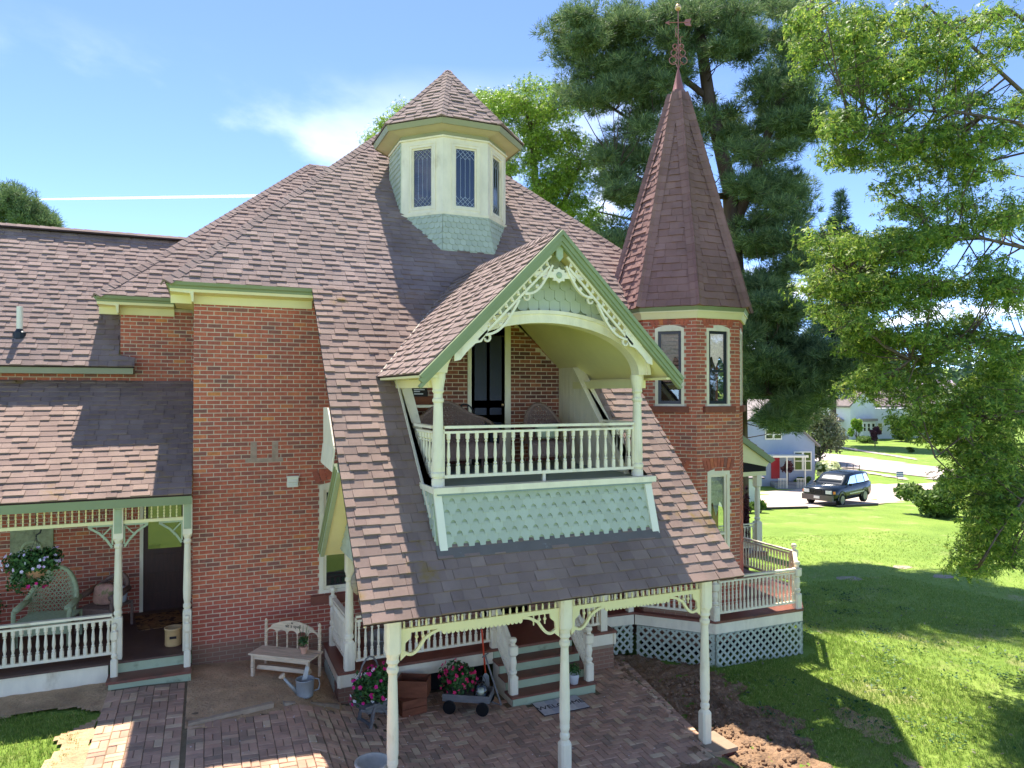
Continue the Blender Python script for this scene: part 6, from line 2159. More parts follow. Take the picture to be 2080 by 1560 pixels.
# timber edging of the drive
for (a, b, lab) in (((1530, 1036), (1640, 1033), 'dark timber edging along the drive left of the car'), ((1700, 1031), (1782, 1027), 'dark timber edging along the drive beneath the car')):
    A, B = gp(*a), gp(*b)
    m = MB(); m.beam(A + Vector((0, 0, .06)), B + Vector((0, 0, .06)), .14, .16); o = m.build('timber_edging', MT['iron']); tag(o, lab, 'edging')

# ------------------------------------------------------------------ parked car
car = thing('parked_car', 'dark green four door off-road car parked on the driveway', 'car', (0, 0, 0))
A, B = gp(1692, 1028), gp(1753, 1022)
d = (B - A); d.z = 0
rz = math.atan2(d.y, d.x)
mid = (A + B) / 2
side = Vector((-math.sin(rz), math.cos(rz), 0))
car.location = mid + side * .75 + Vector((0, 0, .07)); car.rotation_euler = (0, 0, rz)
OFF[car] = None
CS_ = max(.8, min(1.2, d.length / 2.78))
MT['carpaint'] = mat('dark_green_car_paint', lin((22, 30, 33)), .22, .03, spec=.6)
MT['carglass'] = glass('car_glass', (.02, .025, .028), .12, .0)
MT['plastic'] = mat('grey_bumper', lin((104, 96, 92)), .6, .05)
MT['tyre'] = mat('rubber', lin((38, 38, 38)), .85, .1)
MT['alloy'] = mat('alloy_rim', lin((196, 196, 196)), .35, .05, metal=.5)
# front of the car points to -x; half width .93
def hull(secs, m):
    """loft of mirrored sections: (x, [(y,z)...])"""
    n = len(secs[0][1])
    base = len(m.v)
    for x, pr in secs:
        full = [(y, z) for y, z in pr] + [(-y, z) for y, z in reversed(pr)]
        for y, z in full: m.v.append((x * CS_, y * CS_, z * CS_))
    N2 = 2 * n
    for i in range(len(secs) - 1):
        for j in range(N2):
            j2 = (j + 1) % N2
            m.f.append((base + i * N2 + j, base + i * N2 + j2, base + (i + 1) * N2 + j2, base + (i + 1) * N2 + j))
    m.f.append(tuple(base + j for j in range(N2 - 1, -1, -1)))
    e = base + (len(secs) - 1) * N2
    m.f.append(tuple(e + j for j in range(N2)))
m = MB()
hull([(-2.34, [(.70, .42), (.74, .62), (.72, .86), (.62, .96)]), (-2.20, [(.86, .38), (.90, .60), (.88, .90), (.74, 1.03)]), (-1.6, [(.90, .36), (.95, .62), (.92, .96), (.78, 1.09)]), (-.95, [(.90, .34), (.95, .62), (.93, 1.02), (.80, 1.14)]), (0, [(.90, .34), (.95, .62), (.94, 1.06), (.84, 1.10)]), (1.5, [(.90, .34), (.95, .62), (.94, 1.08), (.84, 1.12)]), (2.2, [(.88, .40), (.93, .64), (.91, 1.08), (.82, 1.12)]), (2.36, [(.80, .46), (.86, .66), (.85, 1.06), (.78, 1.10)])], m)
m.build('body', MT['carpaint'], car, True)
m = MB()
hull([(-1.02, [(.80, 1.08), (.79, 1.10), (.78, 1.12), (.70, 1.13)]), (-.32, [(.86, 1.08), (.74, 1.60), (.66, 1.66), (.40, 1.68)]), (.6, [(.87, 1.08), (.75, 1.66), (.68, 1.71), (.40, 1.73)]), (1.6, [(.87, 1.08), (.75, 1.66), (.68, 1.71), (.40, 1.73)]), (2.12, [(.85, 1.08), (.73, 1.60), (.66, 1.66), (.40, 1.68)]), (2.32, [(.80, 1.08), (.76, 1.14), (.74, 1.18), (.40, 1.20)])], m)
m.build('cabin', MT['carpaint'], car, True)
def carq(name, mt, pts, parent=car):
    m = MB(); m.poly([(x * CS_, y * CS_, z * CS_) for x, y, z in pts]); return m.build(name, MT[mt], parent)
carq('windscreen', 'carglass', [(-.99, -.70, 1.155), (-.40, -.62, 1.61), (-.40, .62, 1.61), (-.99, .70, 1.155)])
for sg in (-1, 1):
    carq('side_window', 'carglass', [(-.62, sg * .872, 1.16), (-.16, sg * .80, 1.56), (.42, sg * .80, 1.60), (.46, sg * .885, 1.16)])
    carq('side_window', 'carglass', [(.54, sg * .885, 1.16), (.50, sg * .80, 1.60), (1.34, sg * .80, 1.60), (1.42, sg * .885, 1.16)])
    carq('side_window', 'carglass', [(1.50, sg * .885, 1.18), (1.44, sg * .80, 1.60), (1.86, sg * .79, 1.58), (2.06, sg * .875, 1.20)])
    m = MB(); m.box((-.55 * CS_, min(sg * .94, sg * .965) * CS_, .62 * CS_), (1.25 * CS_, max(sg * .94, sg * .965) * CS_, .68 * CS_)); m.build('side_trim', MT['alloy'], car)
    m = MB(); m.ball((-.60 * CS_, sg * 1.02 * CS_, 1.16 * CS_), .11 * CS_, 8, 6, (.7, 1, .7)); m.build('door_mirror', MT['carpaint'], car, True)
    m = MB(); m.box((-2.36 * CS_, (sg * .62 - .16) * CS_, .74 * CS_), (-2.14 * CS_, (sg * .62 + .16) * CS_, .92 * CS_)); m.build('headlight', MT['whitepot'], car)
    m = MB(); m.box((-2.25 * CS_, (sg * .85 - .05) * CS_, .74 * CS_), (-2.10 * CS_, (sg * .85 + .05) * CS_, .88 * CS_)); m.build('indicator', mat('amber_lens', lin((236, 140, 60)), .3, .02), car)
    m = MB(); m.tube([(-.1 * CS_, sg * .66 * CS_, 1.74 * CS_), (1.7 * CS_, sg * .66 * CS_, 1.76 * CS_)], .02, 6); m.build('roof_rail', MT['iron'], car)
    for x in (-1.39, 1.39):
        w_ = MB(); w_.lathe([(.22, -.11), (.34, -.11), (.37, -.08), (.37, .08), (.34, .11), (.22, .11)], (0, 0, 0), 22); w_.v = [((x + a) * CS_, (sg * .84 + c) * CS_, (.37 + b) * CS_) for a, b, c in w_.v]; wl_ = w_.build('wheel', MT['tyre'], car, True)
        for k in range(6):
            a = k * math.pi / 3
            m = MB(); m.beam(((x + .03 * math.cos(a)) * CS_, sg * .945 * CS_, (.37 + .03 * math.sin(a)) * CS_), ((x + .22 * math.cos(a)) * CS_, sg * .945 * CS_, (.37 + .22 * math.sin(a)) * CS_), .07, .03, up=(0, 1, 0)); m.build('spoke', MT['alloy'], wl_)
        m = MB(); m.lathe([(.235, -.02), (.235, .02), (.20, .02), (.20, -.02), (.235, -.02)], (0, 0, 0), 20); m.v = [((x + a) * CS_, (sg * .94 + c) * CS_, (.37 + b) * CS_) for a, b, c in m.v]; m.build('rim', MT['alloy'], wl_)
        m = MB(); m.tube([((x + .46 * math.cos(math.pi * k / 10)) * CS_, sg * .93 * CS_, (.37 + .46 * math.sin(math.pi * k / 10)) * CS_) for k in range(11)], .05, 6); m.build('wheel_arch', MT['carpaint'], car)
m = MB(); m.box((-2.42 * CS_, -.86 * CS_, .36 * CS_), (-2.22 * CS_, .86 * CS_, .66 * CS_)); m.build('front_bumper', MT['plastic'], car)
m = MB(); m.box((-2.37 * CS_, -.42 * CS_, .72 * CS_), (-2.33 * CS_, .42 * CS_, .94 * CS_)); gr = m.build('grille', MT['iron'], car)
for k in range(7):
    m = MB(); m.box((-2.39 * CS_, (-.38 + k * .122) * CS_, .74 * CS_), (-2.37 * CS_, (-.34 + k * .122) * CS_, .92 * CS_)); m.build('grille_slot', MT['carpaint'], gr)
m = MB(); m.box((-2.44 * CS_, -.16 * CS_, .46 * CS_), (-2.42 * CS_, .16 * CS_, .60 * CS_)); m.build('number_plate', MT['whitepot'], car)

# ------------------------------------------------------------------ neighbouring buildings
MT['siding'] = mat('pale_blue_siding', lin((158, 166, 182)), .6, .04, 2)
MT['whitesiding'] = mat('white_siding', lin((214, 214, 212)), .6, .04, 2)
MT['greyroof'] = mat('grey_shingle', lin((150, 138, 134)), .9, .15, 3, .4, 20)
MT['brownroof'] = mat('brown_far_roof', lin((132, 118, 114)), .9, .15, 2, .4, 20)
MT['reddoor'] = mat('red_door', lin((170, 44, 52)), .4, .05)


def frame_of(px0, px1, py, yaw_extra=0.0):
    """local frame of a building front: origin at the ground below px0, u along the front"""
    a = gp(px0, py)
    u = (FR * math.cos(yaw_extra) + FF * math.sin(yaw_extra)).normalized()
    d0 = (a - CAM).dot(FF)
    wd = (px1 - px0) / FOC * d0
    return a, u, wd, d0


def clapboard(parent, P, w0, w1, z0, z1, st, mt, gable=None):
    """lapped boards, each its own piece; gable: (peak_u, peak_z) narrows the boards above z1"""
    z = z0
    top = gable[1] if gable else z1
    while z < top - .02:
        h = min(st, top - z)
        if gable and z > z1:
            f = (z - z1) / (gable[1] - z1)
            a, b = w0 + (gable[0] - w0) * f, w1 + (gable[0] - w1) * f
        else:
            a, b = w0, w1
        m = MB()
        q = [P(a, z, .02), P(b, z, .02), P(b, z + h, .004), P(a, z + h, .004)]
        m.prism(q, P(0, 0, -.06) - P(0, 0, 0))
        m.build('clapboard', MT[mt], parent)
        z += st


# blue cottage
a, u, wd, d0 = frame_of(1470, 1655, 988)
n_ = Vector((u.y, -u.x, 0))
nb = thing('blue_cottage', 'pale blue clapboard cottage with white windows beyond the lawn', 'house', tuple(a))
OFF[nb] = Vector(a)
pxm = d0 / FOC
P = lambda q, z, o=0: a + u * q + Vector((0, 0, z)) + n_ * o
ez, pz = 88 * pxm, 172 * pxm
m = MB(); m.prism([P(0, -.5), P(wd, -.5), P(wd, ez), P(wd * .5, pz), P(0, ez)], -n_ * 9); wl_ = m.build('wall', MT['siding'], nb)
clapboard(wl_, P, 0, wd, -.2, ez, .24, 'siding', (wd * .5, pz))
for s0, s1 in ((0, .5), (1, .5)):
    m = MB()
    e = -.35 if s0 == 0 else wd + .35
    ze = ez - .35 * (pz - ez) / (wd * .5)
    m.prism([P(e, ze, .3), P(wd * .5, pz + .02, .3), P(wd * .5, pz + .18, .3), P(e, ze + .16, .3)], -n_ * 9.6); m.build('roof', MT['greyroof'], nb)
def far_window(parent, P, q0, q1, z0, z1, panes=2, o=.03):
    m = MB(); m.obox(P(q0, z0, o), u * (q1 - q0), Vector((0, 0, z1 - z0)), n_ * .05); w_ = m.build('window', MT['white'], parent)
    n2 = panes
    for k in range(n2):
        a0 = q0 + (q1 - q0) * (k + .12) / n2; a1 = q0 + (q1 - q0) * (k + .88) / n2
        for zz0, zz1 in ((z0 + .1, (z0 + z1) / 2 - .04), ((z0 + z1) / 2 + .04, z1 - .1)):
            m = MB(); m.obox(P(a0, zz0, o + .052), u * (a1 - a0), Vector((0, 0, zz1 - zz0)), n_ * .01); m.build('pane', MT['darkglass'], w_)
X_ = lambda px: (px - 1470) * pxm
Zp = lambda py: (988 - py) * pxm
far_window(nb, P, X_(1554), X_(1588), Zp(893), Zp(872))
far_window(nb, P, X_(1612), X_(1648), Zp(956), Zp(917))
m = MB(); m.obox(P(X_(1566), Zp(972), .03), u * (17 * pxm), Vector((0, 0, 50 * pxm)), n_ * .04); m.build('door', MT['reddoor'], nb)
m = MB(); m.obox(P(X_(1556), Zp(926), .05), u * (70 * pxm), Vector((0, 0, .16)), n_ * 1.6); m.build('porch_canopy', MT['white'], nb)
for px in (1584, 1620):
    m = MB(); m.beam(P(X_(px), Zp(996), 1.55), P(X_(px), Zp(926), 1.55), .08, .08, up=tuple(u)); m.build('canopy_post', MT['white'], nb)
for k in range(3):
    m = MB(); m.obox(P(X_(1564), -.2, .05), u * (58 * pxm), Vector((0, 0, .25 + .2 * (2 - k))), n_ * (1.0 + .35 * k)); m.build('step', mat('grey_step', lin((150, 148, 146)), .8, .1), nb)
for p0, p1, o in ((1566, 1584, 1.6), (1602, 1620, 1.6)):
    m = MB(); m.beam(P(X_(p0), Zp(968), o), P(X_(p1), Zp(968), o), .05, .06); br = m.build('railing', MT['white'], nb)
    for k in range(6):
        m = MB(); q = X_(p0) + (X_(p1) - X_(p0)) * (k + .5) / 6; m.beam(P(q, Zp(992), o), P(q, Zp(968), o), .03, .03, up=tuple(u)); m.build('baluster', MT['white'], br)
# white garage nearer
a, u, wd, d0 = frame_of(1470, 1540, 1031)
n_ = Vector((u.y, -u.x, 0)); pxm = d0 / FOC
ga = thing('white_garage', 'small white clapboard garage partly hidden by the turret', 'garage', tuple(a)); OFF[ga] = Vector(a)
P = lambda q, z, o=0: a + u * q + Vector((0, 0, z)) + n_ * o
m = MB(); m.prism([P(0, -.5), P(wd, -.5), P(wd, 60 * pxm), P(0, 60 * pxm)], -n_ * 5); wl_ = m.build('wall', MT['whitesiding'], ga)
clapboard(wl_, P, 0, wd, -.1, 60 * pxm, .2, 'whitesiding')
m = MB(); m.prism([P(-.2, 59 * pxm, .3), P(wd + .3, 59 * pxm, .3), P(wd + .3, 62 * pxm, .3), P(wd - .5, 72 * pxm, -2.5), P(-.2, 72 * pxm, -2.5), P(-.2, 62 * pxm, .3)], -n_ * .2); m.build('roof', MT['greyroof'], ga)
m = MB(); m.poly([P(-.2, 62 * pxm, .32), P(wd + .3, 62 * pxm, .32), P(wd - .4, 74 * pxm, -2.4), P(-.2, 74 * pxm, -2.4)]); m.build('roof_slope', MT['greyroof'], ga)
m = MB(); m.beam(P(wd + .05, -.3, .05), P(wd + .05, 60 * pxm, .05), .1, .1, up=tuple(u)); m.build('downpipe', MT['white'], ga)
# far white house
a, u, wd, d0 = frame_of(1728, 1940, 893, R(12))
n_ = Vector((u.y, -u.x, 0)); pxm = d0 / FOC
fw_ = thing('white_farmhouse', 'large white house with brown roof and square tower across the street', 'house', tuple(a)); OFF[fw_] = Vector(a)
P = lambda q, z, o=0: a + u * q + Vector((0, 0, z)) + n_ * o
X_ = lambda px: (px - 1728) * pxm
Zp = lambda py: (893 - py) * pxm
m = MB(); m.prism([P(0, -1), P(X_(1786), -1), P(X_(1786), Zp(825)), P(X_(1757), Zp(795)), P(0, Zp(825))], -n_ * 8); wl_ = m.build('front_wing', MT['whitesiding'], fw_)
m = MB(); m.prism([P(X_(1786), -1, -1), P(X_(1940), -1, -1), P(X_(1940), Zp(831), -1), P(X_(1786), Zp(831), -1)], -n_ * 8); m.build('main_block', MT['whitesiding'], fw_)
m = MB(); m.prism([P(X_(1782), Zp(829), -.5), P(X_(1945), Zp(829), -.5), P(X_(1945), Zp(793), -5), P(X_(1762), Zp(793), -5)], Vector((0, 0, .3))); m.build('roof', MT['brownroof'], fw_)
for s_ in (0, 1):
    m = MB(); e = (-.5, X_(1757), Zp(828)) if s_ == 0 else (X_(1786) + .5, X_(1757), Zp(828))
    m.prism([P(e[0], e[2], .4), P(e[1], Zp(795), .4), P(e[1], Zp(795) + .3, .4), P(e[0], e[2] + .3, .4)], -n_ * 8); m.build('wing_roof', MT['brownroof'], fw_)
m = MB(); m.prism([P(X_(1737), Zp(830), -3), P(X_(1772), Zp(830), -3), P(X_(1772), Zp(776), -3), P(X_(1737), Zp(776), -3)], -n_ * 3.2); m.build('tower', MT['whitesiding'], fw_)
tq = [P(X_(1734), Zp(777), -2.7), P(X_(1775), Zp(777), -2.7), P(X_(1775), Zp(777), -6.5), P(X_(1734), Zp(777), -6.5)]; tt = [P(X_(1744), Zp(762), -3.8), P(X_(1765), Zp(762), -3.8), P(X_(1765), Zp(762), -5.4), P(X_(1744), Zp(762), -5.4)]
m = MB(); i0 = 0; m.v = [tuple(p) for p in tq + tt]; m.f = [(0, 1, 5, 4), (1, 2, 6, 5), (2, 3, 7, 6), (3, 0, 4, 7), (4, 5, 6, 7), (3, 2, 1, 0)]; m.build('tower_roof', MT['greyroof'], fw_)
m = MB(); m.prism([P(X_(1742), -1, 0), P(X_(1777), -1, 0), P(X_(1775), -1, 1.2), P(X_(1745), -1, 1.2)], Vector((0, 0, Zp(856) + 1))); m.build('bay', MT['whitesiding'], fw_)
m = MB(); m.prism([P(X_(1739), Zp(856), 0), P(X_(1780), Zp(856), 0), P(X_(1777), Zp(855), 1.5), P(X_(1742), Zp(855), 1.5)], Vector((0, 0, .4))); m.build('bay_roof', MT['greyroof'], fw_)
for q0, q1 in ((1746, 1751), (1755, 1761), (1765, 1772)):
    far_window(fw_, P, X_(q0), X_(q1), Zp(876), Zp(859), 1, 1.22)
far_window(fw_, P, X_(1800), X_(1812), Zp(880), Zp(860), 1, -.98)
m = MB(); m.obox(P(-2.4, -1, -2), u * 2.5, Vector((0, 0, Zp(858) + 1)), -n_ * 5); m.build('side_porch', MT['whitesiding'], fw_)
m = MB(); m.prism([P(-2.8, Zp(857), -1.6), P(.2, Zp(857), -1.6), P(.2, Zp(848), -4), P(-2.4, Zp(848), -4)], Vector((0, 0, .25))); m.build('porch_roof', MT['greyroof'], fw_)
# metal roofed shed beyond
a2 = at(1822, 800, 190); u2 = FR
sh_ = thing('far_shed', 'distant cream building with pinkish metal roof behind the white house', 'shed', (a2.x, a2.y, -3.4)); OFF[sh_] = Vector((a2.x, a2.y, -3.4))
P2 = lambda q, z, o=0: Vector((a2.x, a2.y, -3.4)) + u2 * q + Vector((0, 0, z)) - FF * o
m = MB(); m.prism([P2(0, 0), P2(16, 0), P2(16, 8.6), P2(0, 8.6)], FF * 8); m.build('wall', MT['cream'], sh_)
m = MB(); m.prism([P2(-1, 8.4, .6), P2(17, 8.4, .6), P2(17, 11, -4), P2(-1, 11, -4)], Vector((0, 0, .25))); m.build('roof', mat('pink_metal_roof', lin((196, 172, 186)), .4, .06), sh_)
for q in (2, 5.5, 9):
    m = MB(); m.obox(P2(q, 6.4, .02), u2 * 1.2, Vector((0, 0, 1.2)), -FF * .06); m.build('window', MT['darkglass'], sh_)
# black fence, yard sign
fa, fb = gp(1683, 968), gp(1746, 972)
fn = thing('iron_fence', 'low black iron picket fence behind the parked car', 'fence', tuple(fa)); OFF[fn] = Vector(fa)
for z in (.18, .86):
    m = MB(); m.beam(fa + Vector((0, 0, z)), fb + Vector((0, 0, z)), .04, .05); m.build('rail', MT['iron'], fn)
for k in range(26):
    p = fa + (fb - fa) * (k / 25)
    m = MB(); hh = 1.25 if k % 5 == 0 else .98; m.beam(p, p + Vector((0, 0, hh)), .05 if k % 5 == 0 else .028, .05 if k % 5 == 0 else .028, up=tuple(FR)); m.build('picket', MT['iron'], fn)
c = gp(1828, 977)
ys_ = thing('yard_sign', 'small blue and white striped yard sign by the street', 'sign', tuple(c)); OFF[ys_] = Vector(c)
m = MB(); m.obox(c + Vector((0, 0, .35)) - FR * .32, FR * .64, (0, 0, .5), FF * .02); m.build('board', MT['whitepot'], ys_)
for z in (.38, .55, .72):
    m = MB(); m.obox(c + Vector((0, 0, z)) - FR * .30 - FF * .006, FR * .60, (0, 0, .09), FF * .004); m.build('stripe', mat('sign_blue', lin((60, 90, 150)), .5, .03), ys_)
for s_ in (-.2, .2):
    m = MB(); m.beam(c + FR * s_, c + FR * s_ + Vector((0, 0, .36)), .02, .02, up=tuple(FR)); m.build('stake', MT['iron'], ys_)

# ------------------------------------------------------------------ trees and shrubs
MT['bark'] = mat('grey_bark', lin((104, 90, 80)), .95, .3, 6, .8, 18, .1, stretch=(1, 1, .25), bdist=.03)
MT['pinebark'] = mat('pine_bark', lin((92, 78, 72)), .95, .3, 5, .8, 16, .1, stretch=(1, 1, .3), bdist=.03)
MT['mapleleaf'] = mat('maple_leaf', None, .5, .1, 1, 0, 40, .3, stops=s3([(0, (80, 110, 48)), (.4, (108, 140, 56)), (.75, (140, 166, 66)), (1, (184, 192, 88))]), trans=.5)
MT['mapleb'] = mat('bright_maple_leaf', None, .5, .1, 1, 0, 40, .3, stops=s3([(0, (96, 130, 46)), (.5, (126, 160, 56)), (1, (164, 186, 78))]), trans=.45)
MT['pineneedle'] = mat('pine_needles', None, .6, .12, 1, 0, 40, .25, stops=s3([(0, (74, 98, 66)), (.5, (100, 124, 80)), (1, (140, 156, 100))]), trans=.33)
MT['darkneedle'] = mat('dark_pine_needles', None, .6, .12, 1, 0, 40, .25, stops=s3([(0, (44, 66, 52)), (.5, (58, 84, 62)), (1, (78, 102, 72))]), trans=.2)
MT['shrub'] = mat('shrub_leaf', None, .55, .12, 1, 0, 40, .3, stops=s3([(0, (70, 96, 44)), (.5, (96, 124, 56)), (1, (136, 156, 80))]), trans=.35)
MT['greyleaf'] = mat('grey_green_leaf', None, .6, .12, 1, 0, 40, .25, stops=s3([(0, (88, 96, 72)), (.5, (112, 118, 88)), (1, (146, 144, 112))]), trans=.3)
MT['purpleleaf'] = mat('purple_leaf', None, .6, .12, 1, 0, 40, .25, stops=s3([(0, (70, 44, 52)), (.5, (96, 58, 66)), (1, (124, 82, 84))]), trans=.25)
MT['hydr'] = mat('hydrangea_bloom', lin((226, 230, 178)), .7, .12, 1, 0, 40, .2, trans=.25)
tr_rng = np.random.default_rng(4)


def tree(name, label, cat, base, limbs, clumps, tmpl, mt, lsize, bark='bark', trunk_r=.25, group=None, fac=None):
    """tapered trunk, limbs that reach the leaf clumps, and leaves scattered through each clump's volume.
    clumps: rows of (x,y,z, rx,ry,rz, n); limbs: list of polylines (base first) with start radius"""
    t = thing(name, label, cat, tuple(base), 0, group)
    trunk = MB()
    for k, (pts, r0, r1) in enumerate(limbs):
        n = len(pts)
        trunk.tube(pts, [r0 + (r1 - r0) * i / (n - 1) for i in range(n)], 8 if k == 0 else 6)
    # twigs: each clump hangs on the nearest limb point
    nodes = []
    for pts, _, _ in limbs:
        for a_, b_ in zip(pts, pts[1:]):
            nodes += [Vector(a_).lerp(Vector(b_), q_ / 9) for q_ in range(10)]
    for c in clumps:
        cv = Vector(c[:3])
        q = min(nodes, key=lambda p: (p - cv).length + max(0, p.z - cv.z) * .3 + tr_rng.uniform(0, .25))
        midp = (q + cv) / 2 + Vector((0, 0, -.06 * (q - cv).length))
        L_ = (q - cv).length
        trunk.tube([q, midp, cv], [min(.035, .008 + L_ * .008), min(.024, .006 + L_ * .005), .006], 5, False)
        for j in range(4):
            e = cv + Vector((c[3] * tr_rng.uniform(-.8, .8), c[4] * tr_rng.uniform(-.8, .8), c[5] * tr_rng.uniform(-.6, .6)))
            trunk.tube([cv, (cv + e) / 2 + Vector((0, 0, -.03)), e], [.010, .007, .004], 4, False)
    trunk.build('trunk', MT[bark], t, True)
    P_, D_ = [], []
    for c in clumps:
        n = int(c[6])
        v = tr_rng.normal(size=(n, 3)); v /= np.linalg.norm(v, axis=1)[:, None]
        rad = tr_rng.random(n) ** .45
        P_.append(v * rad[:, None] * np.array(c[3:6]) + np.array(c[:3]))
        D_.append(v * np.array([1, 1, .6]) + np.array([0, 0, .55]))
    P_ = np.concatenate(P_); D_ = np.concatenate(D_)
    s_ = lsize * (.65 + .7 * tr_rng.random(len(P_)))
    cloud('crown', P_, s_, tmpl, mt, t, facing(D_, tr_rng, .55), tr_rng)
    return t


def px_clumps(spec, D, dj, r, n, ry=None, flat=.6, seed=1):
    """clumps for a list of outline blobs (px, py, half width px, half height px, count) at about D metres"""
    rg = np.random.default_rng(seed)
    out_ = []
    for px, py, hw_, hh_, k in spec:
        for _ in range(k):
            for _t in range(30):
                a, b = rg.uniform(-1, 1, 2)
                if a * a + b * b <= 1: break
            d = D + rg.uniform(-dj, dj)
            p = at(px + a * hw_, py + b * hh_, d)
            q = r * rg.uniform(.7, 1.3)
            out_.append((p.x, p.y, p.z, q, q, q * flat, n))
    return out_


# the big white pine behind the turret
D = 27.0
pb = at(1500, 1100, D); pb.z = T(pb.x, pb.y)
pt = lambda px, py, d=D: at(px, py, d)
limbs = [([pb, pt(1496, 780), pt(1494, 560), pt(1482, 380), pt(1440, 200), pt(1420, 60), pt(1405, -120)], .42, .14),
         ([pt(1490, 470), pt(1540, 330, 26.5), pt(1590, 190, 26), pt(1640, 60, 26), pt(1660, -60, 26)], .22, .07),
         ([pt(1450, 240), pt(1380, 250, 27.5), pt(1290, 250, 28), pt(1200, 190, 28)], .13, .04),
         ([pt(1485, 400), pt(1420, 395, 26), pt(1340, 390, 26), pt(1250, 330, 26)], .13, .04),
         ([pt(1440, 200), pt(1350, 130, 27), pt(1250, 70, 27), pt(1150, 40, 27)], .13, .04),
         ([pt(1494, 560), pt(1400, 470, 28), pt(1300, 450, 29), pt(1215, 430, 29)], .12, .03),
         ([pt(1494, 500), pt(1560, 440, 26), pt(1620, 400, 26)], .12, .03),
         ([pt(1494, 620), pt(1550, 560, 26), pt(1620, 540, 26)], .12, .03),
         ([pt(1496, 740), pt(1560, 700, 25), pt(1640, 690, 25), pt(1720, 730, 25)], .14, .04),
         ([pt(1496, 800), pt(1560, 800, 24), pt(1620, 810, 24)], .12, .03)]
spec = [(1180, 70, 70, 55, 12), (1250, 150, 75, 55, 12), (1330, 60, 85, 60, 15), (1210, 170, 55, 55, 7), (1320, 160, 70, 50, 9), (1440, 60, 90, 70, 15), (1560, 60, 85, 70, 15), (1600, 200, 75, 60, 13), (1540, 270, 80, 60, 12),
        (1620, 250, 55, 40, 6), (1260, 330, 55, 40, 8), (1300, 390, 50, 35, 6), (1280, 260, 40, 40, 4), (1420, 250, 45, 60, 5), (1250, 480, 40, 30, 5), (1560, 380, 70, 28, 8), (1600, 420, 35, 30, 5), (1560, 490, 70, 50, 11), (1620, 500, 40, 45, 6),
        (1540, 590, 50, 40, 8), (1600, 650, 40, 28, 4), (1550, 700, 50, 50, 10), (1535, 630, 35, 60, 10), (1590, 600, 60, 40, 8), (1620, 730, 90, 42, 16), (1720, 740, 70, 36, 11), (1560, 780, 60, 45, 11), (1650, 790, 70, 40, 12), (1590, 845, 55, 30, 7), (1800, 750, 40, 26, 4)]
tree('pine_tree', 'huge white pine with spreading plates of needles behind the turret', 'tree', pb, limbs, px_clumps([(a, b, c, d, int(e * 1.7) + 1) for a, b, c, d, e in spec[:20]], D, 2.4, .70, 125, flat=.42, seed=2) + px_clumps([(a, b, c, d, int(e * 1.3)) for a, b, c, d, e in spec[20:]], 25, 1.8, .74, 170, flat=.34, seed=3), NEEDLE, 'pineneedle', .24, 'pinebark', .42)
# a second pine farther right, seen through the maple
D = 108.0
b2 = at(1690, 905, D); b2.z = T(b2.x, b2.y)
limbs = [([b2, at(1694, 800, D), at(1700, 600, D), at(1706, 470, D), at(1708, 395, D)], .5, .06)]
top_ = [(1708, 405, 3, 10, 2), (1707, 432, 10, 14, 3), (1706, 462, 20, 14, 5)]
spec = [(1705, 500, 30, 30, 6), (1700, 570, 42, 35, 8), (1695, 640, 60, 35, 11), (1700, 700, 80, 35, 13), (1730, 610, 40, 40, 6)]
tree('pine_tree', 'narrow dark pine with pointed top seen through the maple leaves', 'tree', b2, limbs, px_clumps(spec, D, 4.0, 1.95, 120, flat=.5, seed=5) + px_clumps(top_, D, 1.3, .72, 30, flat=.8, seed=15), NEEDLE, 'darkneedle', .95, 'pinebark')
# bright maple behind the cupola
D = 30.0
b3 = at(1090, 1050, D); b3.z = T(b3.x, b3.y)
limbs = [([b3, at(1092, 700, D), at(1095, 480, D), at(1085, 330, D), at(1075, 230, D)], .32, .08), ([at(1095, 520, D), at(1150, 400, D), at(1180, 330, D)], .14, .05), ([at(1092, 480, D), at(1030, 350, D), at(1000, 260, D)], .14, .05), ([at(1094, 600, D), at(1160, 500, D), at(1210, 450, D)], .12, .04), ([at(1092, 560, D), at(900, 420, D), at(780, 280, D)], .14, .04)]
spec = [(1005, 205, 40, 30, 9), (1090, 195, 50, 30, 10), (1050, 260, 70, 45, 15), (1120, 270, 60, 45, 13), (1170, 330, 55, 45, 11), (1090, 350, 80, 45, 17), (1150, 410, 70, 45, 15), (1080, 430, 60, 40, 10), (1190, 450, 50, 35, 8), (1000, 300, 40, 45, 7),
        (762, 285, 14, 12, 3), (790, 250, 14, 12, 3), (820, 225, 12, 10, 2), (1150, 215, 30, 25, 4), (1220, 480, 30, 18, 4)]
tree('maple_tree', 'bright green maple rising behind the cupola', 'tree', b3, limbs, px_clumps([(a, b, c, d, e * 2) for a, b, c, d, e in spec], D, 2.4, .62, 120, flat=.6, seed=6), MAPLE3, 'mapleb', .20)
# dark tree beyond the left wing
D = 34.0
b4 = at(20, 900, D); b4.z = .1
limbs = [([b4, at(22, 650, D), at(20, 470, D), at(20, 385, D)], .3, .04)]
spec = [(20, 392, 14, 14, 3), (15, 425, 45, 22, 8), (55, 445, 38, 22, 7), (95, 462, 22, 12, 3), (10, 470, 60, 20, 8)]
tree('spruce_tree', 'dark conifer showing above the ridge of the left wing', 'tree', b4, limbs, px_clumps(spec, D, 1.5, .6, 150, flat=.9, seed=7), NEEDLE, 'pineneedle', .26, 'pinebark')
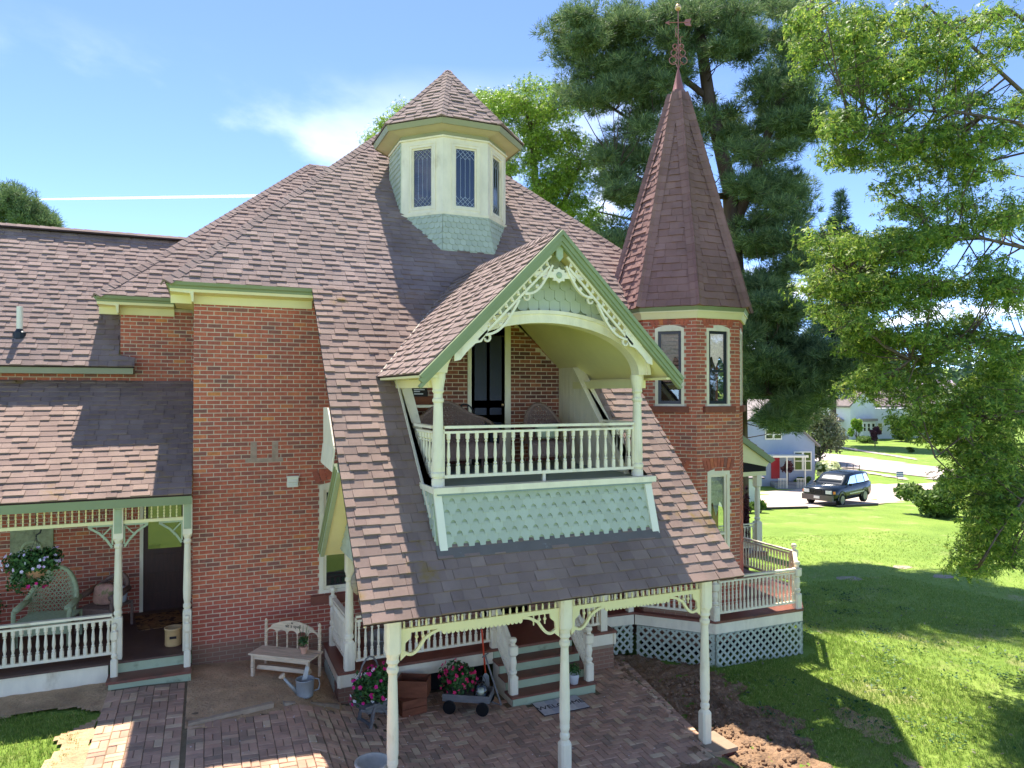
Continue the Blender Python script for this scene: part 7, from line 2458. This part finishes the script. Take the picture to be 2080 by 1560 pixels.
# foreground maple: trunk stands out of frame to the right, boughs reach in
tb_ = at(2330, 1300, 14.5); tb_.z = T(tb_.x, tb_.y)
D = 13.5
f = lambda px, py, d=D: at(px, py, d)
limbs = [([tb_, f(2335, 900, 14.5), f(2330, 600, 14.5), f(2320, 300, 14.5), f(2300, -50, 14.5), f(2290, -400, 14.5)], .30, .14),
         ([f(2330, 500, 14.5), f(2200, 300, 14), f(2080, 190, 13.5), f(1970, 90, 13.2), f(1880, 10, 13)], .065, .02),
         ([f(2330, 520, 14.5), f(2160, 340, 13), f(2070, 250, 12.6), f(1960, 230, 12.4), f(1820, 220, 12.2), f(1700, 260, 12)], .05, .010),
         ([f(2330, 420, 14.5), f(2200, 120, 14), f(2050, 20, 14), f(1860, 60, 14), f(1720, 110, 14)], .05, .010),
         ([f(2330, 640, 14.5), f(2150, 520, 13.5), f(1980, 480, 13), f(1800, 520, 12.6), f(1690, 540, 12.5)], .045, .010),
         ([f(2330, 760, 14.5), f(2100, 690, 13), f(1960, 690, 12.5), f(1850, 730, 12)], .045, .010),
         ([f(2330, 860, 14.5), f(2150, 820, 13), f(2000, 850, 12), f(1900, 930, 11.6)], .045, .010),
         ([f(2330, 900, 14.5), f(2180, 950, 12.5), f(2090, 1000, 11.6), f(2030, 1080, 11.2), f(1995, 1140, 11)], .035, .008)]
spec = [(1690, 60, 70, 50, 11), (1640, 110, 40, 40, 5), (1780, 60, 80, 60, 11), (1880, 70, 80, 60, 10), (2000, 90, 90, 80, 12), (1740, 170, 60, 50, 9), (1840, 180, 80, 55, 11), (1950, 230, 80, 60, 10), (2050, 250, 60, 60, 8),
        (1720, 250, 45, 40, 7), (1790, 290, 70, 45, 9), (1880, 320, 70, 45, 8), (1990, 350, 70, 50, 8), (1720, 320, 30, 30, 4), (1830, 400, 50, 40, 5), (1930, 440, 70, 45, 8), (2040, 450, 60, 50, 8),
        (1700, 500, 50, 35, 9), (1780, 520, 70, 45, 11), (1690, 570, 45, 35, 8), (1860, 500, 60, 40, 8), (1760, 590, 70, 40, 10), (1840, 600, 60, 40, 8), (1730, 640, 60, 35, 8), (1660, 590, 20, 20, 2), (1960, 560, 70, 50, 8), (2050, 580, 50, 50, 7),
        (1760, 720, 40, 35, 5), (1780, 780, 45, 30, 7), (1800, 690, 45, 30, 5), (1870, 700, 50, 40, 6), (1960, 680, 70, 50, 9), (2050, 700, 50, 50, 8), (1890, 800, 55, 45, 7), (1990, 800, 70, 55, 12), (2060, 830, 40, 60, 8),
        (1890, 870, 50, 35, 6), (1990, 900, 60, 50, 10), (2050, 930, 45, 55, 9), (1970, 950, 50, 35, 6), (2020, 990, 50, 45, 8), (2050, 1030, 40, 50, 8), (2000, 1040, 40, 30, 5), (2020, 1090, 45, 35, 7), (1990, 1140, 28, 28, 4), (2060, 1120, 30, 30, 4)]
tree('maple_tree', 'foreground maple whose leafy boughs reach in from the right', 'tree', tb_, limbs, px_clumps([(a, b, c, d, int(e * 1.3)) for a, b, c, d, e in spec], 13.0, 1.7, .46, 104, flat=.5, seed=9), MAPLE, 'mapleleaf', .165)
# trees and shrubs by the street
def shrub(name, label, px, py, rpx, hpx, D, mt, n, ls, tmpl=LEAF, trunk=None, group=None, cat='shrub'):
    s_ = D / FOC
    c = at(px, py, D)
    g0 = T(c.x, c.y)
    t = thing(name, label, cat, (c.x, c.y, g0), 0, group)
    top, bot = c.z + hpx * s_, c.z - hpx * s_
    if trunk is None: bot = min(bot, g0 + .1)
    cz, rz_ = (top + bot) / 2, (top - bot) / 2
    rr = rpx * s_
    m = MB()
    if trunk is None:
        for k in range(6):
            a = k * 1.05
            m.tube([(c.x + .1 * math.cos(a), c.y + .1 * math.sin(a), g0 - .05), (c.x + rr * .5 * math.cos(a), c.y + rr * .5 * math.sin(a), cz)], [.03, .015], 5)
    else:
        m.tube([(c.x, c.y, g0 - .05), (c.x + .05, c.y, bot + .2), (c.x, c.y, cz)], [trunk, trunk * .8, trunk * .4], 7)
        for k in range(7):
            a = k * .9
            m.tube([(c.x, c.y, bot + .2), (c.x + rr * .6 * math.cos(a), c.y + rr * .6 * math.sin(a), cz + rz_ * .3 * math.sin(k))], [trunk * .5, .02], 5)
    m.build('trunk' if trunk else 'stems', MT['bark'], t)
    nn = max(6, int(rr * 5))
    P_ = []
    for k in range(nn):
        v = tr_rng.normal(size=3); v /= np.linalg.norm(v)
        q = v * (.35 + .55 * tr_rng.random()) * np.array([rr, rr, rz_])
        e = tr_rng.normal(size=(n // nn, 3)); e /= np.linalg.norm(e, axis=1)[:, None]
        P_.append(np.array([c.x, c.y, cz]) + q + e * (tr_rng.random(n // nn) ** .4)[:, None] * np.array([rr, rr, rz_]) * .42)
    P_ = np.concatenate(P_)
    cloud('crown', P_, ls * (.7 + .6 * tr_rng.random(len(P_))), tmpl, mt, t, rg=tr_rng)
    return t


def d_at(px, py):
    return (gp(px, py) - CAM).dot(FF)


shrub('street_tree', 'grey-green bushy tree beside the blue cottage', 1665, 880, 55, 52, d_at(1665, 940), 'greyleaf', 5200, .34, trunk=.16, cat='tree')
hd = d_at(1690, 988)
hs_ = shrub('hydrangea_bush', 'white flowering hydrangea bush at the corner of the blue cottage', 1683, 962, 30, 26, hd, 'shrub', 1800, .26)
c = at(1683, 962, hd)
p, v = dome(150, (c.x, c.y, c.z), (30 * hd / FOC, 30 * hd / FOC, 27 * hd / FOC), tr_rng, -.1, .9)
cloud('blooms', p, .30 * np.ones(len(p)), FLOWER, 'hydr', hs_, facing(v))
shrub('round_bush', 'small clipped bush in front of the blue cottage window', 1632, 978, 14, 12, d_at(1632, 990), 'shrub', 700, .2)
shrub('round_bush', 'smallest bush by the cottage steps', 1612, 982, 9, 9, d_at(1612, 990), 'shrub', 400, .18)
shrub('lilac_bush', 'large rounded leafy bush at the edge of the lawn beside the driveway', 1905, 1005, 72, 46, d_at(1905, 1050), 'shrub', 6500, .24)
shrub('lilac_bush', 'leafy bush right of the large rounded bush, under the maple', 2010, 1010, 55, 45, d_at(2010, 1052), 'shrub', 4200, .24)
shrub('day_lily', 'clump of strap leaves beside the white garage', 1540, 1030, 22, 14, d_at(1540, 1042), 'shrub', 900, .26)
shrub('day_lily', 'low light green clump at the garage corner', 1520, 1035, 12, 9, d_at(1520, 1043), 'shrub', 500, .24)
shrub('plum_tree', 'small round purple-leaved tree in the lawn across the street', 1777, 881, 13, 13, d_at(1777, 908), 'purpleleaf', 900, .4, trunk=.08, cat='tree')
shrub('young_plum', 'thin purple-leaved sapling by the cottage porch', 1600, 950, 14, 14, d_at(1600, 992), 'purpleleaf', 240, .3, trunk=.04, cat='tree')
shrub('round_bush', 'low dark bush alone in the lawn across the street', 1848, 914, 9, 5, d_at(1848, 919), 'shrub', 260, .3)
shrub('garden_tree', 'young light green tree in front of the white house', 1740, 872, 16, 22, d_at(1740, 897), 'mapleb', 1100, .4, trunk=.07, cat='tree')
shrub('garden_tree', 'dark leafy tree right of the purple tree, before the white house', 1830, 868, 30, 28, d_at(1830, 897), 'shrub', 2200, .42, trunk=.1, cat='tree')
shrub('foundation_shrub', 'low shrubs under the bay window of the white house', 1760, 892, 26, 8, d_at(1760, 900), 'shrub', 800, .35)
shrub('garden_tree', 'broad tree at the right end of the white house', 1900, 855, 45, 38, d_at(1900, 897), 'shrub', 3000, .45, trunk=.12, cat='tree')
shrub('arborvitae', 'dark upright evergreen beside the turret porch', 1513, 1010, 8, 34, 19.5, 'purpleleaf', 600, .13)

# wooded hill beyond the street and wood behind
rg2 = np.random.default_rng(21)
m = MB()
hx = [(-700 + 45 * k) for k in range(60)]
hillv, hillf = [], []
rows = [(260, -4), (330, 6), (420, 22), (520, 30), (620, 26)]
for r_, (dd, hh) in enumerate(rows):
    for k in range(60):
        s_ = -900 + 34 * k
        c = FF * dd + FR * s_
        hillv.append((c.x, c.y, -3.6 + (hh + 4) * (.75 + .35 * noise.noise((s_ * .006, dd * .004, 2)))))
for r_ in range(len(rows) - 1):
    for k in range(59):
        hillf.append((r_ * 60 + k, r_ * 60 + k + 1, (r_ + 1) * 60 + k + 1, (r_ + 1) * 60 + k))
h_ = np_mesh('hill', np.array(hillv), np.array(hillf), MT['lawn'], smooth=True); tag(h_, kind='structure')
P_ = []
for _ in range(900):
    dd = rg2.uniform(230, 420); s_ = rg2.uniform(-60, 420) * dd / 300
    c = FF * dd + FR * s_
    zz_ = -3.5 + interp(dd, [(230, 0), (260, 0), (330, 9), (420, 25)])
    r_ = rg2.uniform(3.5, 6.5)
    v = rg2.normal(size=(26, 3)); v /= np.linalg.norm(v, axis=1)[:, None]
    P_.append(np.array([c.x, c.y, zz_ + r_]) + v * np.array([r_, r_, r_ * 1.1]) * (.75 + .3 * rg2.random((26, 1))))
P_ = np.concatenate(P_)
wd_ = cloud('wood', P_, 3.0 * (.7 + .6 * rg2.random(len(P_))), LEAF, 'darkneedle', None, rg=rg2)
tag(wd_, 'far wooded hillside beyond the street', 'woodland', kind='stuff')

# ------------------------------------------------------------------ lawn grass
MT['grass'] = mat('grass_blade', None, .6, .1, 1, 0, 40, .25, stops=s3([(0, (110, 140, 56)), (.4, (136, 164, 68)), (.8, (166, 184, 90)), (1, (196, 194, 124))]), trans=.35)
_b = np.array([(-.5, 0, 0), (.5, 0, 0), (.18, .25, .8), (-.05, .45, 1.0)], float) * np.array([.12, 1, 1])
_t = []
for k in range(4):
    a = k * 1.7
    Rz_ = np.array([[math.cos(a), -math.sin(a), 0], [math.sin(a), math.cos(a), 0], [0, 0, 1]])
    _t.append(_b @ Rz_.T + np.array([.3 * math.cos(a * 2), .3 * math.sin(a * 2), 0]))
TUFT = (np.concatenate(_t), np.arange(16).reshape(4, 4))
G = []
dirt_polys = [[(-.25, 12.6), (-.25, 10.2), (.2, 10.25), (1.95, 10.75), (1.95, 12.6)], [(-6.6, 12.4), (-6.6, 11.55), (-4.5, 11.45), (-1.95, 11.55), (-1.5, 11.1), (-1.45, 9.4), (-1.2, 9.2), (-1.2, 12.4)], [(6.75, 11.9), (7.75, 11.9), (8.6, 11.0), (8.6, 10.4), (8.2, 9.6), (8.2, 8.6), (7.9, 7.6), (7.5, 6.6), (6.2, 6.4), (5.4, 7.0), (5.4, 7.95), (6.7, 8.0)], patio_poly, path_poly, [(7.7, 12.5), (7.7, 11.8), (8.8, 10.7), (10.95, 10.66), (12.2, 12), (12.2, 16.6), (7.7, 16.6)]]
gr_rng = np.random.default_rng(31)
for (x0, x1, y0, y1, n) in ((6.5, 12.5, 5, 11.5, 15000), (8.5, 20, 7, 16, 16000), (-8, -1.2, 6.5, 12.2, 17000), (12, 30, 10, 24, 10000)):
    xs_ = gr_rng.uniform(x0, x1, n); ys_ = gr_rng.uniform(y0, y1, n)
    for x, y in zip(xs_, ys_):
        jx, jy = x + .25 * noise.noise((x * 2, y * 2, 1)), y + .25 * noise.noise((x * 2, y * 2, 4))
        if not any(in_poly(jx, jy, q) for q in dirt_polys):
            G.append((x, y, T(x, y) + .02 * noise.noise((x * .6, y * .6, 0)) - .005))
G = np.array(G)
ang = gr_rng.uniform(0, 2 * math.pi, len(G))
Rg = np.zeros((len(G), 3, 3)); Rg[:, 0, 0] = np.cos(ang); Rg[:, 0, 1] = -np.sin(ang); Rg[:, 1, 0] = np.sin(ang); Rg[:, 1, 1] = np.cos(ang); Rg[:, 2, 2] = 1
go = cloud('grass', G, .035 + .035 * gr_rng.random(len(G)), TUFT, 'grass', None, Rg, gr_rng)
tag(go, 'short tufted lawn grass beside the patio and porch', 'grass', kind='stuff')
# clods on the bare soil
cl = MB()
rc = random.Random(3)
for _ in range(900):
    x, y = rc.uniform(6.6, 8.5), rc.uniform(6.6, 10.6)
    if in_poly(x, y, dirt_polys[2]):
        r_ = rc.uniform(.01, .045)
        cl.ball((x, y, T(x, y) + .045), r_, 5, 3, (1, rc.uniform(.6, 1.2), .7))
for _ in range(120):
    x, y = rc.uniform(-.1, 1.8), rc.uniform(10.4, 12.4)
    cl.ball((x, y, T(x, y) + .03), rc.uniform(.006, .016), 5, 3)
o = cl.build('soil_clods', MT['soil']); tag(o, 'loose clods on the bare soil beds', 'soil', kind='stuff')

# fallen leaves and clover in the lawn
LL = []
for _ in range(420):
    x, y = gr_rng.uniform(7.5, 17), gr_rng.uniform(5.5, 14)
    if not any(in_poly(x, y, q) for q in dirt_polys): LL.append((x, y, T(x, y) + .05))
LL = np.array(LL)
o = cloud('fallen_leaves', LL, .05 + .04 * gr_rng.random(len(LL)), LEAF, 'greyleaf', None, facing(np.tile([0, 0, 1.0], (len(LL), 1)), gr_rng, .3), gr_rng)
tag(o, 'scattered fallen leaves on the lawn', 'leaves', kind='stuff')
CL_ = []
for _ in range(90):
    cx, cy = gr_rng.uniform(7.5, 18), gr_rng.uniform(5.5, 15)
    for _k in range(26):
        x, y = cx + gr_rng.normal() * .16, cy + gr_rng.normal() * .16
        if not any(in_poly(x, y, q) for q in dirt_polys): CL_.append((x, y, T(x, y) + .045))
CL_ = np.array(CL_)
o = cloud('clover', CL_, .05 + .03 * gr_rng.random(len(CL_)), LEAF, 'leaf', None, facing(np.tile([0, 0, 1.0], (len(CL_), 1)), gr_rng, .4), gr_rng)
tag(o, 'darker clover patches in the lawn', 'clover', kind='stuff')

# contrail high over the left wing
m = MB()
A, B = at(70, 405, 2600), at(560, 397, 2600)
m.tube([A, A + (B - A) * .3, A + (B - A) * .7, B], [3.0, 4.5, 5.0, 6.0], 8)
o = m.build('contrail', mat('vapour', (.95, .96, .98), .9, .02, trans=.7)); tag(o, 'thin straight white vapour trail in the sky at left', 'contrail')
